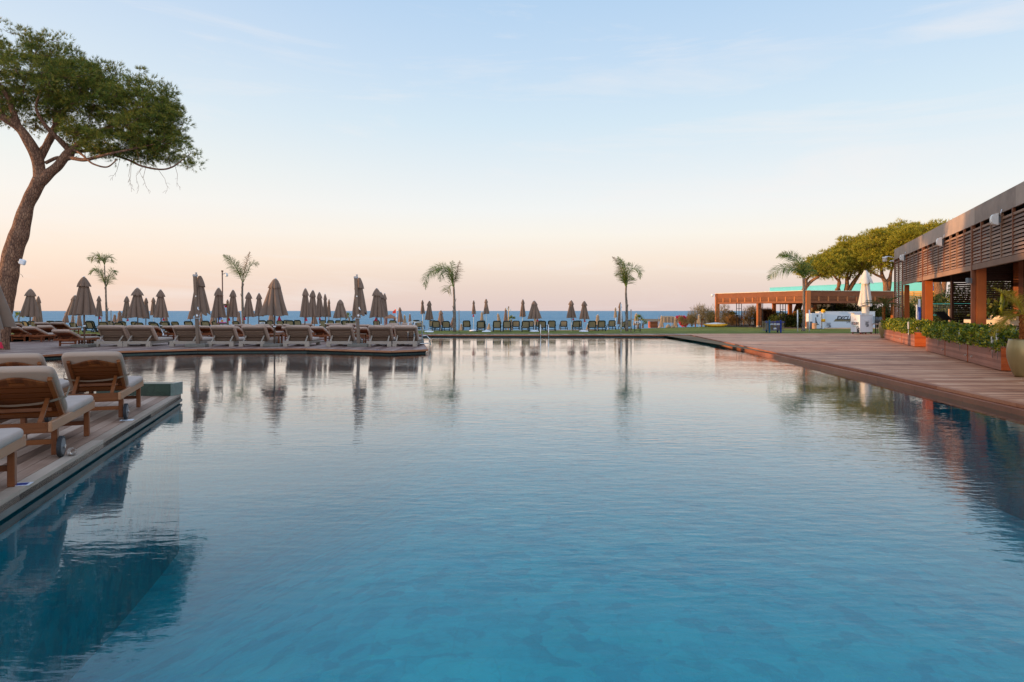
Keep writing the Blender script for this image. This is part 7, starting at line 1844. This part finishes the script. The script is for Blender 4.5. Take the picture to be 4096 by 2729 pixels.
# lamp on the pine trunk
d = 26.0; o = thing('trunk_lamp', 'small white lamp box fixed to the leaning pine trunk', 'lamp', (XX(84, d), d, ZZ(1047, d))); m = MB(); m.tube([(-.14, .05, .0), (-.03, 0, .0)], .03, 8); m.build('bracket', GREYM, o)
m = MB(); m.box((-.06, -.07, -.10), (.17, .07, .10), Matrix.Rotation(R(18), 4, 'Y'), bev=.03); m.build('housing', WHITE_P, o)
m = MB(); m.tube([(-.10, 0, -.42), (.04, 0, -.52), (.08, 0, -.60)], .006, 4); m.build('wire', BLK, o)
# red tag at the bottom left of the trunk
d = 23.5; o = thing('red_floor_tag', 'red plastic tag hanging at the very left edge in front of the pine base', 'tag', (XX(3, d), d, ZZ(1368, d))); m = MB(); w = 11 / F * d; h = 26 / F * d
m.add([(-w * .3, 0, 0), (w * .2, 0, 0), (w, 0, -h), (-w, 0, -h), (-w * .3, .01, 0), (w * .2, .01, 0), (w, .01, -h), (-w, .01, -h)], [[0, 3, 2, 1], [4, 5, 6, 7], [0, 1, 5, 4], [1, 2, 6, 5], [2, 3, 7, 6], [3, 0, 4, 7]]); m.build('plate', REDT, o); m = MB(); m.bar((0, .005, 0), (-.03, .005, .5), .008, .008); m.build('cord', STRAP, o)
# glass on the near deck, floor markers
GL_ = bpy.data.materials.new('clear_glass'); GL_.use_nodes = True; b = GL_.node_tree.nodes['Principled BSDF']; b.inputs['Transmission Weight'].default_value = 1; b.inputs['Roughness'].default_value = .03; b.inputs['IOR'].default_value = 1.2
p = G(290, 1822); o = thing('glass_cup', 'clear plastic cup lying on its side on the deck beside the near lounger wheel', 'cup', (p.x, p.y, .042), R(20)); m = MB()
m.lathe([(.030, -.05), (.040, .05), (.037, .05), (.028, -.045)], n=20); M_ = Matrix.Rotation(R(78), 4, 'X'); m.v = [tuple(M_ @ Vector(v)) for v in m.v]; m.build('wall', GL_, o); m = MB(); m.lathe([(0, -.0445), (.0275, -.0445)], n=20); m.v = [tuple(M_ @ Vector(v)) for v in m.v]; m.build('base', GL_, o)
for k, (x, y, mt, lb) in enumerate(((508, 1682, WHITE_P, 'small white floor sticker near the far lounger wheel'), (82, 1940, BLUE2, 'blue and white floor sticker by the cropped lounger leg'), (1508, 1401, WHITE_P, 'white floor sticker at the island edge in front of the end grey loungers'))):
    p = G(x, y); o = thing('floor_sticker', lb, 'sticker', (p.x, p.y, .0045), R(18) if k < 2 else 0, 'safety stickers on the deck'); s_ = .062; m = MB(); m.box((-s_ * 1.3, -s_, 0), (s_ * 1.3, s_, .002)); m.build('plate', WHITE_P, o); m = MB(); m.box((-s_ * 1.0, -s_ * .7, .0021), (s_ * (.9 if k else .1), s_ * .7, .003)); m.build('print', BLUE if k else GREYM, o)
# white folded strut leaning on the brown lounger
d = 34.6; o = thing('folded_strut', 'thin pale metal strut leaning on the brown loungers behind the second grey lounger', 'strut', (XX(655, d), d, 0)); m = MB(); m.tube([(-.12, 0, ZZ(1318, d)), (.02, -.1, .35)], .025, 8); m.build('rod', ALU, o); m = MB(); m.tube([(.02, -.1, .35), (.05, -.12, .25)], .035, 8); m.build('foot', WHITE_P, o)
